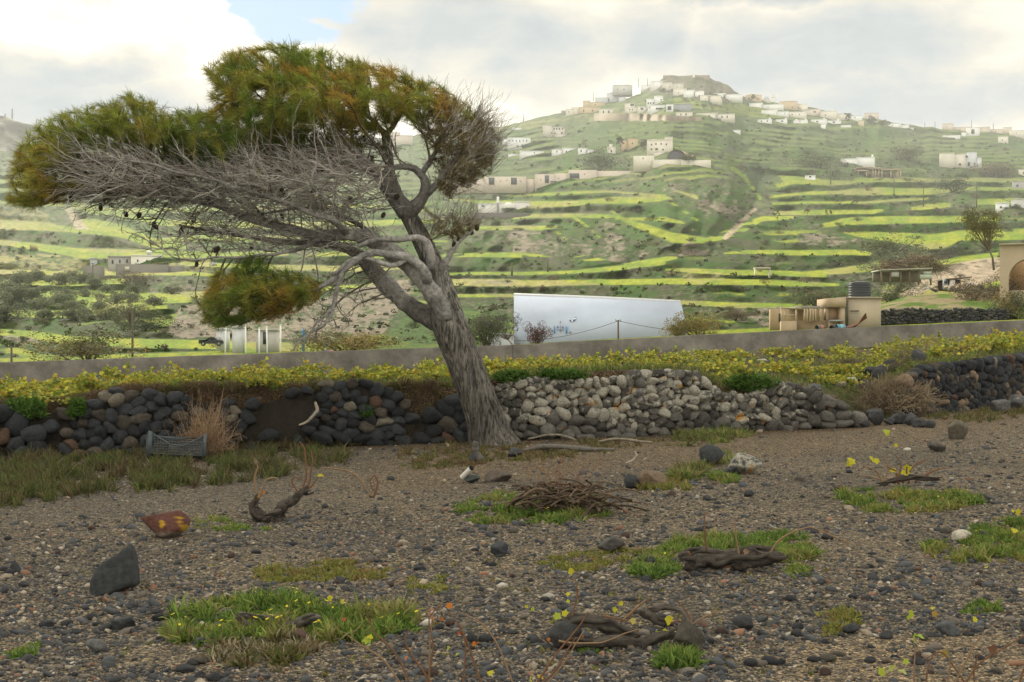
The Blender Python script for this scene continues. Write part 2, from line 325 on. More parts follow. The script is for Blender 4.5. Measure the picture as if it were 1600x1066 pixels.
# the ravine right of the centre, and the eroded ribs on its flank
gx = np.interp(ROW, [245, 262, 300, 340, 372, 400, 425], [1180, 1183, 1188, 1165, 1128, 1105, 1080]); gd = (U-gx)/np.interp(ROW, [245, 300, 372, 425], [26, 34, 60, 40])
lD = lD+0.10*np.exp(-np.abs(gd)**1.3*1.2)*sstep(245, 275, ROW)*(1-sstep(395, 425, ROW))
rib = np.abs(((U*0.9+ROW*0.75+(fbm(U/50, ROW/40, 53, 3)-0.5)*60)/46) % 1-0.5)*2
ribm = blur(inpoly(U, ROW, [(700, 360), (820, 345), (960, 335), (1040, 300), (1150, 285), (1178, 320), (1120, 375), (1010, 405), (860, 415), (700, 412)])*1.0, 6, 8)
lD = lD+0.035*(rib-0.5)*ribm
D = np.exp(lD); TD = D
XX = (U-800)/F*D; YY = D; ZZ = EYE+(533-ROW)/F*D
def depth_at(px, row):
    """distance of the hillside seen at a picture position"""
    ci = int(np.clip(round((px-cols[0])/3.4), 0, len(cols)-1)); rc = ROW[:, ci]
    return float(np.interp(-row, -rc, TD[:, ci]))
# colours
n1 = fbm(U/26, ROW/9, 61, 4); n2 = fbm(U/7, ROW/3.2, 62, 4); n3 = fbm(U/90, ROW/30, 63, 3); n4 = fbm(U/3.5, ROW/2.0, 64, 2)
def lerp(a, b, f): return a+(np.asarray(b)-a)*f[..., None]
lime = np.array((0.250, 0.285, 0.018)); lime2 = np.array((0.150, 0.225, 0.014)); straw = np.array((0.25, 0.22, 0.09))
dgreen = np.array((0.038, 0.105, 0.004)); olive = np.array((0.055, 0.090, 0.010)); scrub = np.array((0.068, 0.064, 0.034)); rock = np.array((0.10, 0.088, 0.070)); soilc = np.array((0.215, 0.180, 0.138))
sh = M.shape
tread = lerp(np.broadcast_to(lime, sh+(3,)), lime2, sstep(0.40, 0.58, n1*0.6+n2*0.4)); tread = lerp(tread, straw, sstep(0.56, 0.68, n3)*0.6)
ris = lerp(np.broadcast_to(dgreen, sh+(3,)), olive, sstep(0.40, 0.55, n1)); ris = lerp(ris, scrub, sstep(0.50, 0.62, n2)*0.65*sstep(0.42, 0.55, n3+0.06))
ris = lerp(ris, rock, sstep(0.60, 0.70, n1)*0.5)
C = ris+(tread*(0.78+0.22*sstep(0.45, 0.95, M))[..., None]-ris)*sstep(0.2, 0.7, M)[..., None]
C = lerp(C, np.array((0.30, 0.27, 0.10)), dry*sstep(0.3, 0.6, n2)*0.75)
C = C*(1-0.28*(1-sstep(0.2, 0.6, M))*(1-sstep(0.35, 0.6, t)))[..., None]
bigs = np.maximum.reduce([inpoly(ju, jr, SOIL[q])*1.0 for q in (7, 8, 9, 10)])
C = lerp(C, soilc, soil*sstep(0.42, 0.60, n2*0.5+n1*0.5+bigs*0.13)*0.85)
gslope = inpoly(ju, jr, [(575, 545), (640, 490), (700, 478), (800, 490), (800, 548)])*1.0; C = lerp(C, np.array((0.045, 0.095, 0.012)), gslope*0.8)
C = lerp(C, rock*1.25, sstep(0.56, 0.64, n4)*sstep(0.46, 0.56, n3)*(1-sstep(0.15, 0.4, M))*(1-gslope)*0.55)
C = lerp(C, np.array((0.36, 0.29, 0.21)), path*0.9)
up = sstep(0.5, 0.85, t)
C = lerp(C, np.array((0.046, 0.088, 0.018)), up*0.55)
# rocky castle hill
crag = inpoly(ju*0+U, ROW, [(1005, 142), (1040, 108), (1110, 108), (1140, 126), (1172, 158), (1120, 160), (1060, 150)])
C = lerp(C, np.array((0.105, 0.088, 0.066)), crag*0.9*sstep(0.2, 0.45, n2))
yg = inpoly(ju, jr, [(1050, 152), (1080, 152), (1110, 165), (1180, 162), (1240, 180), (1200, 186), (1120, 172), (1060, 165)])
C = lerp(C, np.array((0.16, 0.20, 0.03)), yg*0.8)
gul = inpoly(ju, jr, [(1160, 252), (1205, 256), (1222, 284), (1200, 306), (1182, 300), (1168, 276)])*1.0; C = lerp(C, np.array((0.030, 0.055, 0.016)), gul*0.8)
speck = sstep(0.60, 0.70, fbm(U/5, ROW/2.6, 65, 3))*(1-0.75*sstep(0.3, 0.7, M)); C = lerp(C, np.array((0.026, 0.036, 0.012)), speck*0.7)
C = C*(0.74+0.52*n4[..., None])*(0.82+0.36*n2[..., None])
# row of points in front (hidden behind the concrete wall) and behind the crest
extraF = []; 
zc0 = ZZ[0]-0.25
Vf = [np.stack([(cols-800)/F*y, np.full(len(cols), y), z0], -1) for y, z0 in ((47.1, zc0-1.2), (48.5, zc0-0.2))]
Vb = []
for dy, dz in ((30, 4), (90, 24), (220, 75), (500, 150), (900, 200)):
    yb = D[-1]+dy; Vb.append(np.stack([(cols-800)/F*yb, yb, ZZ[-1]-dz], -1))
V = np.concatenate([np.stack(Vf), np.stack([XX, YY, ZZ], -1), np.stack(Vb)], 0)
Cc = np.concatenate([np.repeat(C[:1], 2, 0), C, np.repeat(C[-1:], 5, 0)], 0)
nr, nc = V.shape[:2]
def gridfaces(nr, nc):
    i = np.arange(nr-1)[:, None]*nc+np.arange(nc-1)[None, :]
    return np.stack([i, i+1, i+nc+1, i+nc], -1).reshape(-1, 4)
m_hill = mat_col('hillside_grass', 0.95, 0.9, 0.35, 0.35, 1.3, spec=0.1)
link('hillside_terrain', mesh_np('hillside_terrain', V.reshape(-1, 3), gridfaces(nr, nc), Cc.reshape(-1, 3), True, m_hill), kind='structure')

# scrub: low clumps on the banks, too many to count
def scrub_mesh():
    r = np.random.default_rng(66); n = 9000; ri = (r.random(n)**1.1*(NR-30)).astype(int)+6; ci = r.integers(0, len(cols), n); w = fbm(U[0, ci]/22, ROW[ri, ci]/8, 67, 3)
    ok = (M[ri, ci] < 0.45) & (w > 0.42) & (path[ri, ci] == 0) & (r.random(n) > 0.55*(soil[ri, ci] > 0)); ri, ci = ri[ok], ci[ok]
    c = np.stack([XX[ri, ci], YY[ri, ci], ZZ[ri, ci]], -1); m = len(c); size = (0.10+0.0013*c[:, 1])*r.uniform(0.4, 1.5, m); k = 16; c = np.repeat(c, k, 0); sz = np.repeat(size, k)[:, None]; q = r.normal(size=(m*k, 3)); q /= np.linalg.norm(q, axis=1)[:, None]
    c = c+q*sz*np.array([1.0, 0.8, 0.5])*r.uniform(0.3, 1, (m*k, 1))+np.array([0, 0, 0.35])*sz; a = r.normal(size=(m*k, 3)); a /= np.linalg.norm(a, axis=1)[:, None]; b = np.cross(a, r.normal(size=(m*k, 3))); b /= np.linalg.norm(b, axis=1)[:, None]; s_ = sz*0.33
    Vq = np.stack([c-a*s_, c+b*s_*0.7, c+a*s_, c-b*s_*0.7], 1).reshape(-1, 3); o = np.arange(m*k)*4; pal = np.array([(0.05, 0.075, 0.018), (0.075, 0.070, 0.040), (0.035, 0.055, 0.015), (0.11, 0.095, 0.07), (0.09, 0.11, 0.03)]); cl = np.repeat(pal[r.integers(0, 5, m)], k, 0)*r.uniform(0.6, 1.4, (m*k, 1))
    return mesh_np('scrub', Vq, np.stack([o, o+1, o+2, o+3], 1), np.repeat(cl, 4, 0), False, mat_col('scrub_leaf', 0.9, spec=0.1, translucent=0.15))
link('hillside_scrub', scrub_mesh(), kind='stuff', label='low dark scrub covering the banks between the green terraces', cat='scrub')
# far grey ridge at the left
fc = np.arange(-500, 900, 6.0); ft = interp(fc, [(-500, 150), (-200, 165), (-60, 178), (0, 181), (14, 184), (24, 190), (40, 194), (60, 197), (200, 206), (400, 214), (700, 216), (900, 220)])+(fbm(fc/12, fc*0, 3)-0.5)*4
s = np.linspace(0, 1, 60)[:, None]; rw = ft+(1-s)*120; dd = 1350+170*s+(fbm(fc[None]/20, s*8, 77, 4)-0.5)*90*(s < 0.999)
Vv = np.stack([(fc[None]-800)/F*dd, dd, EYE+(533-rw)/F*dd], -1)
cc = lerp(np.broadcast_to(np.array((0.17, 0.16, 0.13)), Vv.shape), np.array((0.09, 0.10, 0.06)), sstep(0.4, 0.6, fbm(fc[None]/16, s*10, 78, 4)))
link('far_ridge', mesh_np('far_ridge', Vv.reshape(-1, 3), gridfaces(*Vv.shape[:2]), cc.reshape(-1, 3), True, mat_col('far_rock', 1, 0.01, 0.2)), kind='structure')

# ------------------------------------------------------------------ near field: gravel, stone-wall step, vineyard terrace
YW = [(-700, 19), (0, 20), (400, 20.8), (700, 21.6), (1000, 22.0), (1340, 23.2), (1420, 25.0), (1600, 28.5), (1800, 30), (2300, 33)]
ZB = [(-700, -0.1), (0, -0.06), (400, 0.02), (700, 0.06), (1000, 0.13), (1340, 0.20), (1420, 0.28), (1600, 0.36), (2300, 0.6)]
ZT = [(-700, 0.5), (0, 0.63), (60, 0.62), (130, 0.72), (200, 0.84), (330, 0.88), (700, 0.90), (760, 0.98), (860, 1.05), (980, 1.12), (1090, 1.10), (1120, 0.88), (1180, 0.90), (1240, 0.88), (1300, 0.66), (1345, 0.50), (1400, 0.80), (1430, 1.12), (1600, 1.32), (2300, 1.5)]
STEPW = [(-700, 0.5), (700, 0.45), (770, 0.2), (1250, 0.2), (1310, 0.8), (1350, 4.5), (1400, 3.0), (1430, 0.3), (2300, 0.3)]
YC = [(-700, 41), (0, 42), (800, 44), (1600, 46), (2300, 47)]
ZC = [(-700, 0.2), (0, 0.34), (400, 0.60), (800, 0.83), (1200, 1.22), (1600, 1.66), (2300, 2.3)]
def ground(x, y, rough=True):
    x = np.asarray(x, float); y = np.asarray(y, float); ye = np.maximum(y, 7)
    u = np.clip(800+x/ye*F, -680, 2280)
    yw = interp(u, YW); zb = interp(u, ZB); zt = interp(u, ZT); w = interp(u, STEPW); yc = interp(u, YC); zc = interp(u, ZC)
    z1 = zb*np.clip(y/yw, 0, 1)**1.5
    if rough:
        z1 = z1+(fbm(x*0.5, y*0.5, 91, 3)-0.5)*0.10*sstep(0, 4, yw-y+1)+(fbm(x*2.3, y*2.3, 92, 3)-0.5)*0.035*(y > 5.5)
    k = sstep(0, 1, (y-yw)/w) ; tt = np.clip((y-yw)/(yc-yw), 0, 1)
    z2 = zt+(zc-zt)*tt
    if rough: z2 = z2+(fbm(x*0.8, y*0.8, 93, 3)-0.5)*0.10
    return z1*(1-k)+z2*k
xs = np.arange(-32, 32.01, 0.105); ys = np.concatenate([np.arange(-8, 5, 0.5), np.arange(5, 19, 0.075), np.arange(19, 34, 0.075), np.arange(34, 50, 0.25)])
X, Y = np.meshgrid(xs, ys); Z = ground(X, Y)
m_soil = bpy.data.materials.new('gravel_soil'); m_soil.use_nodes = True
def build_soil():
    nt = m_soil.node_tree; N = nt.nodes; L = nt.links; b = N['Principled BSDF']; b.inputs['Roughness'].default_value = 1; b.inputs['Specular IOR Level'].default_value = 0.15
    tc = N.new('ShaderNodeTexCoord'); at = N.new('ShaderNodeAttribute'); at.attribute_name = 'Col'
    def vor(s):
        v = N.new('ShaderNodeTexVoronoi'); v.inputs['Scale'].default_value = s; L.new(tc.outputs['Object'], v.inputs['Vector']); return v
    def ramp(src, *st):
        r = N.new('ShaderNodeValToRGB'); L.new(src, r.inputs[0]); e = r.color_ramp.elements
        e[0].position, e[0].color = st[0][0], (*st[0][1], 1); e[1].position, e[1].color = st[-1][0], (*st[-1][1], 1)
        for p, c in st[1:-1]: x = e.new(p); x.color = (*c, 1)
        r.color_ramp.interpolation = 'CONSTANT'; return r.outputs[0]
    v1 = vor(85); v2 = vor(38)
    sp = N.new('ShaderNodeSeparateColor'); L.new(v1.outputs['Color'], sp.inputs[0])
    c1 = ramp(sp.outputs[0], (0, (0.35, 0.34, 0.34)), (0.30, (0.55, 0.52, 0.48)), (0.55, (0.95, 0.86, 0.74)), (0.78, (1.5, 1.35, 1.1)), (0.93, (2.1, 1.95, 1.65)))
    sp2 = N.new('ShaderNodeSeparateColor'); L.new(v2.outputs['Color'], sp2.inputs[0])
    c2 = ramp(sp2.outputs[0], (0, (0.50, 0.50, 0.52)), (0.35, (0.85, 0.85, 0.85)), (0.65, (1.15, 1.05, 0.95)), (0.88, (1.6, 1.5, 1.35)))
    mx = N.new('ShaderNodeMix'); mx.data_type = 'RGBA'; mx.blend_type = 'MULTIPLY'; mx.inputs[0].default_value = 1; L.new(at.outputs['Color'], mx.inputs[6]); L.new(c1, mx.inputs[7])
    mx2 = N.new('ShaderNodeMix'); mx2.data_type = 'RGBA'; mx2.blend_type = 'MULTIPLY'; mx2.inputs[0].default_value = 0.8; L.new(mx.outputs[2], mx2.inputs[6]); L.new(c2, mx2.inputs[7])
    L.new(mx2.outputs[2], b.inputs['Base Color'])
    bp = N.new('ShaderNodeBump'); bp.inputs['Distance'].default_value = 0.012; bp.invert = True; L.new(v1.outputs['Distance'], bp.inputs['Height']); bp.inputs['Strength'].default_value = 1
    bp2 = N.new('ShaderNodeBump'); bp2.inputs['Distance'].default_value = 0.02; bp2.invert = True; L.new(v2.outputs['Distance'], bp2.inputs['Height']); L.new(bp.outputs[0], bp2.inputs['Normal'])
    L.new(bp2.outputs[0], b.inputs['Normal'])
build_soil()
ue = np.clip(800+X/np.maximum(Y, 7)*F, -680, 2280); yw = interp(ue, YW)
rowg = 533+F*(EYE-Z)/np.maximum(Y, 5)
na = fbm(X*0.6, Y*0.6, 95, 4); nb = fbm(X*3, Y*3, 96, 3)
def ramp3(f, a, b): return np.asarray(a)+(np.asarray(b)-np.asarray(a))*f[..., None]
Cg = ramp3(sstep(0.35, 0.65, na), (0.165, 0.156, 0.137), (0.220, 0.200, 0.165))
trackc = interp(ue, [(-600, 830), (0, 800), (250, 785), (500, 755), (800, 725), (1100, 700), (1400, 672), (1600, 645), (2200, 600)])
tr = (1-sstep(16, 34, np.abs(rowg-trackc)+(na-0.5)*20))*(Y < yw)
trl = tr*(1-sstep(400, 700, ue))
Cg = Cg+(np.array((0.180, 0.172, 0.156))-Cg)*(trl*0.85)[..., None]
Cg = Cg+(np.array((0.215, 0.182, 0.138))-Cg)*(tr*sstep(450, 700, ue)*0.8)[..., None]
# sandy pale hollow, lower right
sx = (1-sstep(0.5, 1.0, np.hypot((ue-1420)/330, (rowg-1040)/62)+(nb-0.5)*0.5)); Cg = Cg+(np.array((0.30, 0.255, 0.19))-Cg)*(sx*0.8)[..., None]
# bank under / behind the walls: brown earth, dead grass, moss
bank = sstep(-1.2, -0.1, Y-yw)*(1-sstep(0.5, 1.5, Y-yw)); Cg = Cg+(np.array((0.125, 0.088, 0.052))-Cg)*(bank*0.8)[..., None]
ter = sstep(0.3, 1.0, Y-yw); tc_ = ramp3(sstep(0.42, 0.6, fbm(X*0.9, Y*0.9, 97, 3)), (0.16, 0.13, 0.09), (0.075, 0.095, 0.022))
Cg = Cg+(tc_-Cg)*(ter*0.9)[..., None]
link('gravel_field', mesh_np('gravel_field', np.stack([X, Y, Z], -1).reshape(-1, 3), gridfaces(*X.shape), Cg.reshape(-1, 3), True, m_soil), kind='structure')
# wide ground sheet under and around everything
gs = Geo(); gx = np.array([-1500, -500, -120, -40, 0, 40, 120, 500, 1500.]); gy = np.array([-400, -60, -8, 20, 46, 60, 120, 200.])
A, B = np.meshgrid(gx, gy); zz = np.where(B <= 60, -0.6+0*A, -0.6)
link('ground', mesh_np('ground', np.stack([A, B, zz], -1).reshape(-1, 3), gridfaces(*A.shape), np.tile((0.10, 0.10, 0.05), (A.size, 1)), False, m_hill), kind='structure')

# unseen cloudlike sun blocker, added high above the view to shade the field
def added_cloud_mesh():
    bm = bmesh.new(); bmesh.ops.create_icosphere(bm, subdivisions=5, radius=1)
    for v in bm.verts:
        n = mnoise.fractal(v.co*2.2, 1.0, 2.0, 4); v.co *= 1+0.10*n
        v.co.x *= 330; v.co.y *= 82; v.co.z *= 7
    me = bpy.data.meshes.new('added_shade_cloud'); bm.to_mesh(me); bm.free()
    for p in me.polygons: p.use_smooth = True
    me.materials.append(mat_col('added_cloud_white', 1, fixed=(0.85, 0.85, 0.85))); return me
H = 560.0; k = H/sdir.z
link('added_shade_cloud', added_cloud_mesh(), loc=(sdir.x*k, sdir.y*k-38, H), kind='structure')
# haze
hz = bpy.data.materials.new('haze'); hz.use_nodes = True
N = hz.node_tree.nodes; N.clear(); o_ = N.new('ShaderNodeOutputMaterial'); pv = N.new('ShaderNodeVolumePrincipled')
pv.inputs['Color'].default_value = (0.93, 0.95, 1.0, 1); pv.inputs['Density'].default_value = 0.00022; pv.inputs['Anisotropy'].default_value = 0.1
hz.node_tree.links.new(pv.outputs[0], o_.inputs['Volume'])
hg = Geo().box((0, 780, 126), (3300, 1680, 256)); link('haze', hg.mesh('haze', hz), kind='stuff')
# ------------------------------------------------------------------ stones
def ico(sub):
    bm = bmesh.new(); bmesh.ops.create_icosphere(bm, subdivisions=sub, radius=1)
    V = np.array([v.co[:] for v in bm.verts]); T = np.array([[v.index for v in f.verts] for f in bm.faces]); bm.free(); return V, T
ICO = {k: ico(k) for k in (1, 2, 3, 4)}
def n3(V, s, seed):     # cheap 3-d noise from three planes
    return (fbm(V[:, 0]*s+seed, V[:, 1]*s, seed, 3)+fbm(V[:, 1]*s+seed, V[:, 2]*s, seed+5, 3)+fbm(V[:, 2]*s+seed, V[:, 0]*s, seed+9, 3))/3-0.5
def rock_shape(sub=3, planes=9, soft=14, rough=0.10, seed=0, r=None, dlo=0.62):
    r = r or np.random.default_rng(seed+100)
    V, T = ICO[sub]; n = r.normal(size=(planes, 3)); n /= np.linalg.norm(n, axis=1)[:, None]; d = r.uniform(dlo, 1.0, planes)
    dots = V @ n.T; q = np.where(dots > 0.05, d/np.maximum(dots, 0.05), 9)
    q = np.minimum(q, 1.35); rad = -np.log(np.exp(-soft*q).sum(1)+np.exp(-soft*1.05))/soft
    W = V*rad[:, None]; W = W*(1+rough*n3(V, 1.6, int(r.integers(1000)))[:, None]+rough*0.35*n3(V, 6.0, int(r.integers(1000)))[:, None]); return W, T
def rotm(r):
    q = r.normal(size=4); q /= np.linalg.norm(q); w, x, y, z = q
    return np.array([[1-2*(y*y+z*z), 2*(x*y-z*w), 2*(x*z+y*w)], [2*(x*y+z*w), 1-2*(x*x+z*z), 2*(y*z-x*w)], [2*(x*z-y*w), 2*(y*z+x*w), 1-2*(x*x+y*y)]])
def stone_material(name):
    m = bpy.data.materials.new(name); m.use_nodes = True; nt = m.node_tree; N = nt.nodes; L = nt.links; b = N['Principled BSDF']; b.inputs['Roughness'].default_value = 0.92; b.inputs['Specular IOR Level'].default_value = 0.25
    at = N.new('ShaderNodeAttribute'); at.attribute_name = 'Col'; tc = N.new('ShaderNodeTexCoord')
    def nz(s, d=6, r=0.65):
        n = N.new('ShaderNodeTexNoise'); n.inputs['Scale'].default_value = s; n.inputs['Detail'].default_value = d; n.inputs['Roughness'].default_value = r; L.new(tc.outputs['Object'], n.inputs['Vector']); return n.outputs[0]
    def mr(v, a, b_, c=0, d=1):
        n = N.new('ShaderNodeMapRange'); L.new(v, n.inputs[0]); n.inputs[1].default_value = a; n.inputs[2].default_value = b_; n.inputs[3].default_value = c; n.inputs[4].default_value = d; return n.outputs[0]
    def ad(a, b_, op='ADD'):
        n = N.new('ShaderNodeMath'); n.operation = op
        for i, v in enumerate((a, b_)):
            if isinstance(v, (int, float)): n.inputs[i].default_value = v
            else: L.new(v, n.inputs[i])
        return n.outputs[0]
    def mix(f, a, b_):
        n = N.new('ShaderNodeMix'); n.data_type = 'RGBA'; L.new(f, n.inputs[0])
        for i, v in ((6, a), (7, b_)):
            if isinstance(v, tuple): n.inputs[i].default_value = (*v, 1)
            else: L.new(v, n.inputs[i])
        return n.outputs[2]
    # alpha of Col = lichen cover
    lich = mr(ad(ad(nz(9, 7, 0.7), ad(at.outputs['Alpha'], 0.75, 'MULTIPLY')), 0.0), 0.80, 0.88)
    v = N.new('ShaderNodeVectorMath'); v.operation = 'SCALE'; L.new(at.outputs['Color'], v.inputs[0]); L.new(mr(nz(26, 8), 0.3, 0.7, 0.6, 1.45), v.inputs['Scale'])
    pale = mix(mr(nz(40, 5), 0.35, 0.65), (0.19, 0.18, 0.15), (0.43, 0.41, 0.345))
    c = mix(lich, v.outputs[0], pale)
    org = ad(mr(nz(4.3, 4, 0.6), 0.625, 0.65), mr(at.outputs['Alpha'], 0.15, 0.4), 'MULTIPLY')
    c = mix(org, c, (0.42, 0.20, 0.03)); L.new(c, b.inputs['Base Color'])
    bp = N.new('ShaderNodeBump'); bp.inputs['Distance'].default_value = 0.02; L.new(nz(30, 10, 0.75), bp.inputs['Height']); L.new(bp.outputs[0], b.inputs['Normal'])
    return m
m_stone = stone_material('lichened_basalt')
def ycol(px, Y): return (px-800)/F*Y
def pack_wall(name, c0, c1, top, bot, cell, palef, label, seed, lean=0.12, skip=None, colf=None, capname='capstone'):
    """a dry stone wall face between picture columns c0 and c1; stones fitted to relaxed cells"""
    r = np.random.default_rng(seed)
    u = np.linspace(c0, c1, 200); yw = interp(u, YW)-0.10; x = (u-800)/F*yw
    L_ = np.concatenate([[0], np.cumsum(np.hypot(np.diff(x), np.diff(yw)))]); tl = L_[-1]
    ztop = EYE+(533-interp(u, top))/F*yw; zbot = EYE+(533-interp(u, bot))/F*yw-0.08
    if isinstance(cell, float): cell = lambda s, h: 0.19
    # samples over the face
    ss, hh = np.meshgrid(np.arange(0, tl, 0.025), np.arange(-0.2, 1.9, 0.025)); ss = ss.ravel(); hh = hh.ravel()
    ok = (hh > np.interp(ss, L_, zbot)) & (hh < np.interp(ss, L_, ztop)); ss = ss[ok]; hh = hh[ok]
    npt = int(len(ss)*0.025**2/(cell(0, 0)**2*0.80)); idx = r.choice(len(ss), npt, replace=False); pts = np.stack([ss[idx], hh[idx]], 1)
    pts = pts
    for it in range(4):
        lab = np.empty(len(ss), int)
        for a in range(0, len(ss), 20000):
            dd = (ss[a:a+20000, None]-pts[None, :, 0])**2+((hh[a:a+20000, None]-pts[None, :, 1])*1.2)**2; lab[a:a+20000] = dd.argmin(1)
        if it < 3:
            cnt = np.bincount(lab, minlength=npt)+1e-6; pts = 0.35*pts+0.65*np.stack([np.bincount(lab, ss, npt)/cnt, np.bincount(lab, hh, npt)/cnt], 1)
    body = Geo(); caps = []
    for k in range(npt):
        w = lab == k
        if w.sum() < 8: continue
        s_, h_ = ss[w].mean(), hh[w].mean()
        if skip is not None and skip(np.interp(s_, L_, u), h_, r): continue
        cv = np.cov(np.stack([ss[w], hh[w]])); ev, vec = np.linalg.eigh(cv+np.eye(2)*1e-6); a_, b_ = 2.15*np.sqrt(ev[1]), 2.15*np.sqrt(ev[0]); b_ = max(b_, a_*0.55)
        ux = np.interp(s_, L_, u); xx = np.interp(s_, L_, x); yy = np.interp(s_, L_, yw); zt = np.interp(s_, L_, ztop); zb_ = np.interp(s_, L_, zbot)
        W, T = rock_shape(3, int(r.integers(7, 12)), r.uniform(18, 40), 0.14, 0, r)
        W = W*np.array([a_, r.uniform(0.8, 1.1)*0.5*(a_+b_), b_])*1.07
        th = math.atan2(vec[1, 1], vec[0, 1]); ct, st = math.cos(th), math.sin(th)
        W = W @ np.array([[ct, 0, st], [0, 1, 0], [-st, 0, ct]])
        frac = (h_-zb_)/max(zt-zb_, 0.1)
        W = W+np.array([xx, yy+lean*frac+r.uniform(-0.05, 0.03), h_])
        col, al = colf(ux, frac, r); cc = np.tile((*col, al), (len(W), 1))
        if h_ > zt-cell(0, 0)*0.55 and len(caps) < 60:
            o = np.array([xx, yy, h_]); caps.append((Geo().add(W-o, T, None, cc).mesh('capstone', m_stone, True), o))
        else: body.add(W, T, None, cc)
    root = empty(name, (0, 0, 0)); tag(root, label, 'stone wall')
    link('stones', body.mesh('wall_stones', m_stone, True), root)
    for me, o in caps: link(capname, me, root, o)
    # rubble core behind the face
    core = Geo(); n = len(u); Vb = np.stack([x, yw+0.16, zbot-0.1], 1); Vt = np.stack([x, yw+0.22, np.maximum(ztop-0.10, zbot)], 1); Vk = Vt+np.array([0, 0.5, 0.0]); 
    V = np.concatenate([Vb, Vt, Vk]); i = np.arange(n-1); Q = np.concatenate([np.stack([i, i+1, i+n+1, i+n], 1), np.stack([i+n, i+n+1, i+2*n+1, i+2*n], 1)])
    core.add(V, None, Q, (0.035, 0.03, 0.024)); link('rubble_core', core.mesh('core', m_earth, True), root)
    return root
m_earth = mat_col('brown_earth', 1, 9, 0.4, 0.03, 25, spec=0.1)
def dark_col(ux, f, r):
    q = r.random()
    if q < 0.78: c = np.array((0.032, 0.035, 0.039))*r.uniform(0.55, 1.5)
    elif q < 0.93: c = np.array((0.060, 0.052, 0.042))*r.uniform(0.7, 1.4)
    elif q < 0.96: c = np.array((0.095, 0.058, 0.042))
    else: c = np.array((0.15, 0.135, 0.105))
    return c, max(0, r.normal(0.0, 0.12))
def pale_col(ux, f, r):
    low = f < 0.30+0.12*math.sin(ux*0.03)
    c = np.array((0.085, 0.081, 0.072))*r.uniform(0.5, 1.6)
    w = float(np.interp(ux, [760, 790, 1150, 1250, 1345], [0.20, 0.46, 0.54, 0.34, 0.08]))
    return c, (max(0, r.normal(0.06, 0.1)) if low else w*r.uniform(0.55, 1.3))
TOPL = [(a, b-(22 if 340 < a < 640 else 14 if a > 110 else 6)) for a, b in [(-560, 640), (0, 644), (40, 646), (70, 642), (110, 650), (140, 636), (165, 618), (190, 628), (230, 625), (260, 628), (300, 632), (340, 640), (380, 650), (420, 640), (500, 620), (560, 616), (600, 625), (630, 640), (650, 668), (672, 655), (690, 640), (735, 632)]]
BOTL = [(-560, 725), (0, 715), (80, 712), (200, 706), (300, 706), (400, 704), (500, 682), (560, 684), (620, 694), (700, 686), (740, 686)]
def skipL(ux, h, r):
    if 66 < ux < 100: return r.random() < 0.75
    if 300 < ux < 335: return r.random() < 0.85
    if 370 < ux < 500: return r.random() < 0.5
    if 640 < ux < 665: return r.random() < 0.7
    return r.random() < 0.05
pack_wall('stone_wall', -300, 738, TOPL, BOTL, lambda s, h: 0.185, 0, 'low collapsing bank of dark basalt stones and brown earth left of the leaning pine', 11, 0.25, skipL, dark_col)
TOPC = [(760, 606), (790, 598), (830, 590), (880, 594), (960, 590), (1000, 580), (1040, 578), (1090, 580), (1108, 596), (1125, 612), (1170, 616), (1190, 604), (1235, 596), (1262, 606), (1300, 622), (1345, 648)]
BOTC = [(760, 676), (800, 676), (900, 682), (1000, 682), (1060, 678), (1150, 668), (1250, 664), (1345, 660)]
pack_wall('stone_wall', 764, 1345, TOPC, BOTC, lambda s, h: 0.165, 1, 'dry stone wall of rounded pale lichened stones with orange spots, right of the pine trunk', 12, 0.10, None, pale_col)
TOPR = [(1412, 590), (1440, 572), (1500, 566), (1600, 552), (1750, 540), (1900, 530)]
BOTR = [(1412, 646), (1500, 640), (1600, 628), (1750, 622), (1900, 616)]
pack_wall('stone_wall', 1412, 1850, TOPR, BOTR, lambda s, h: 0.185, 0, 'taller dark stone wall at the right edge, beyond the gap with the dead brown bush', 13, 0.10, None, lambda ux, f, r: dark_col(ux, f, r) if r.random() < 0.93 else (np.array((0.20, 0.145, 0.10)), 0.1))

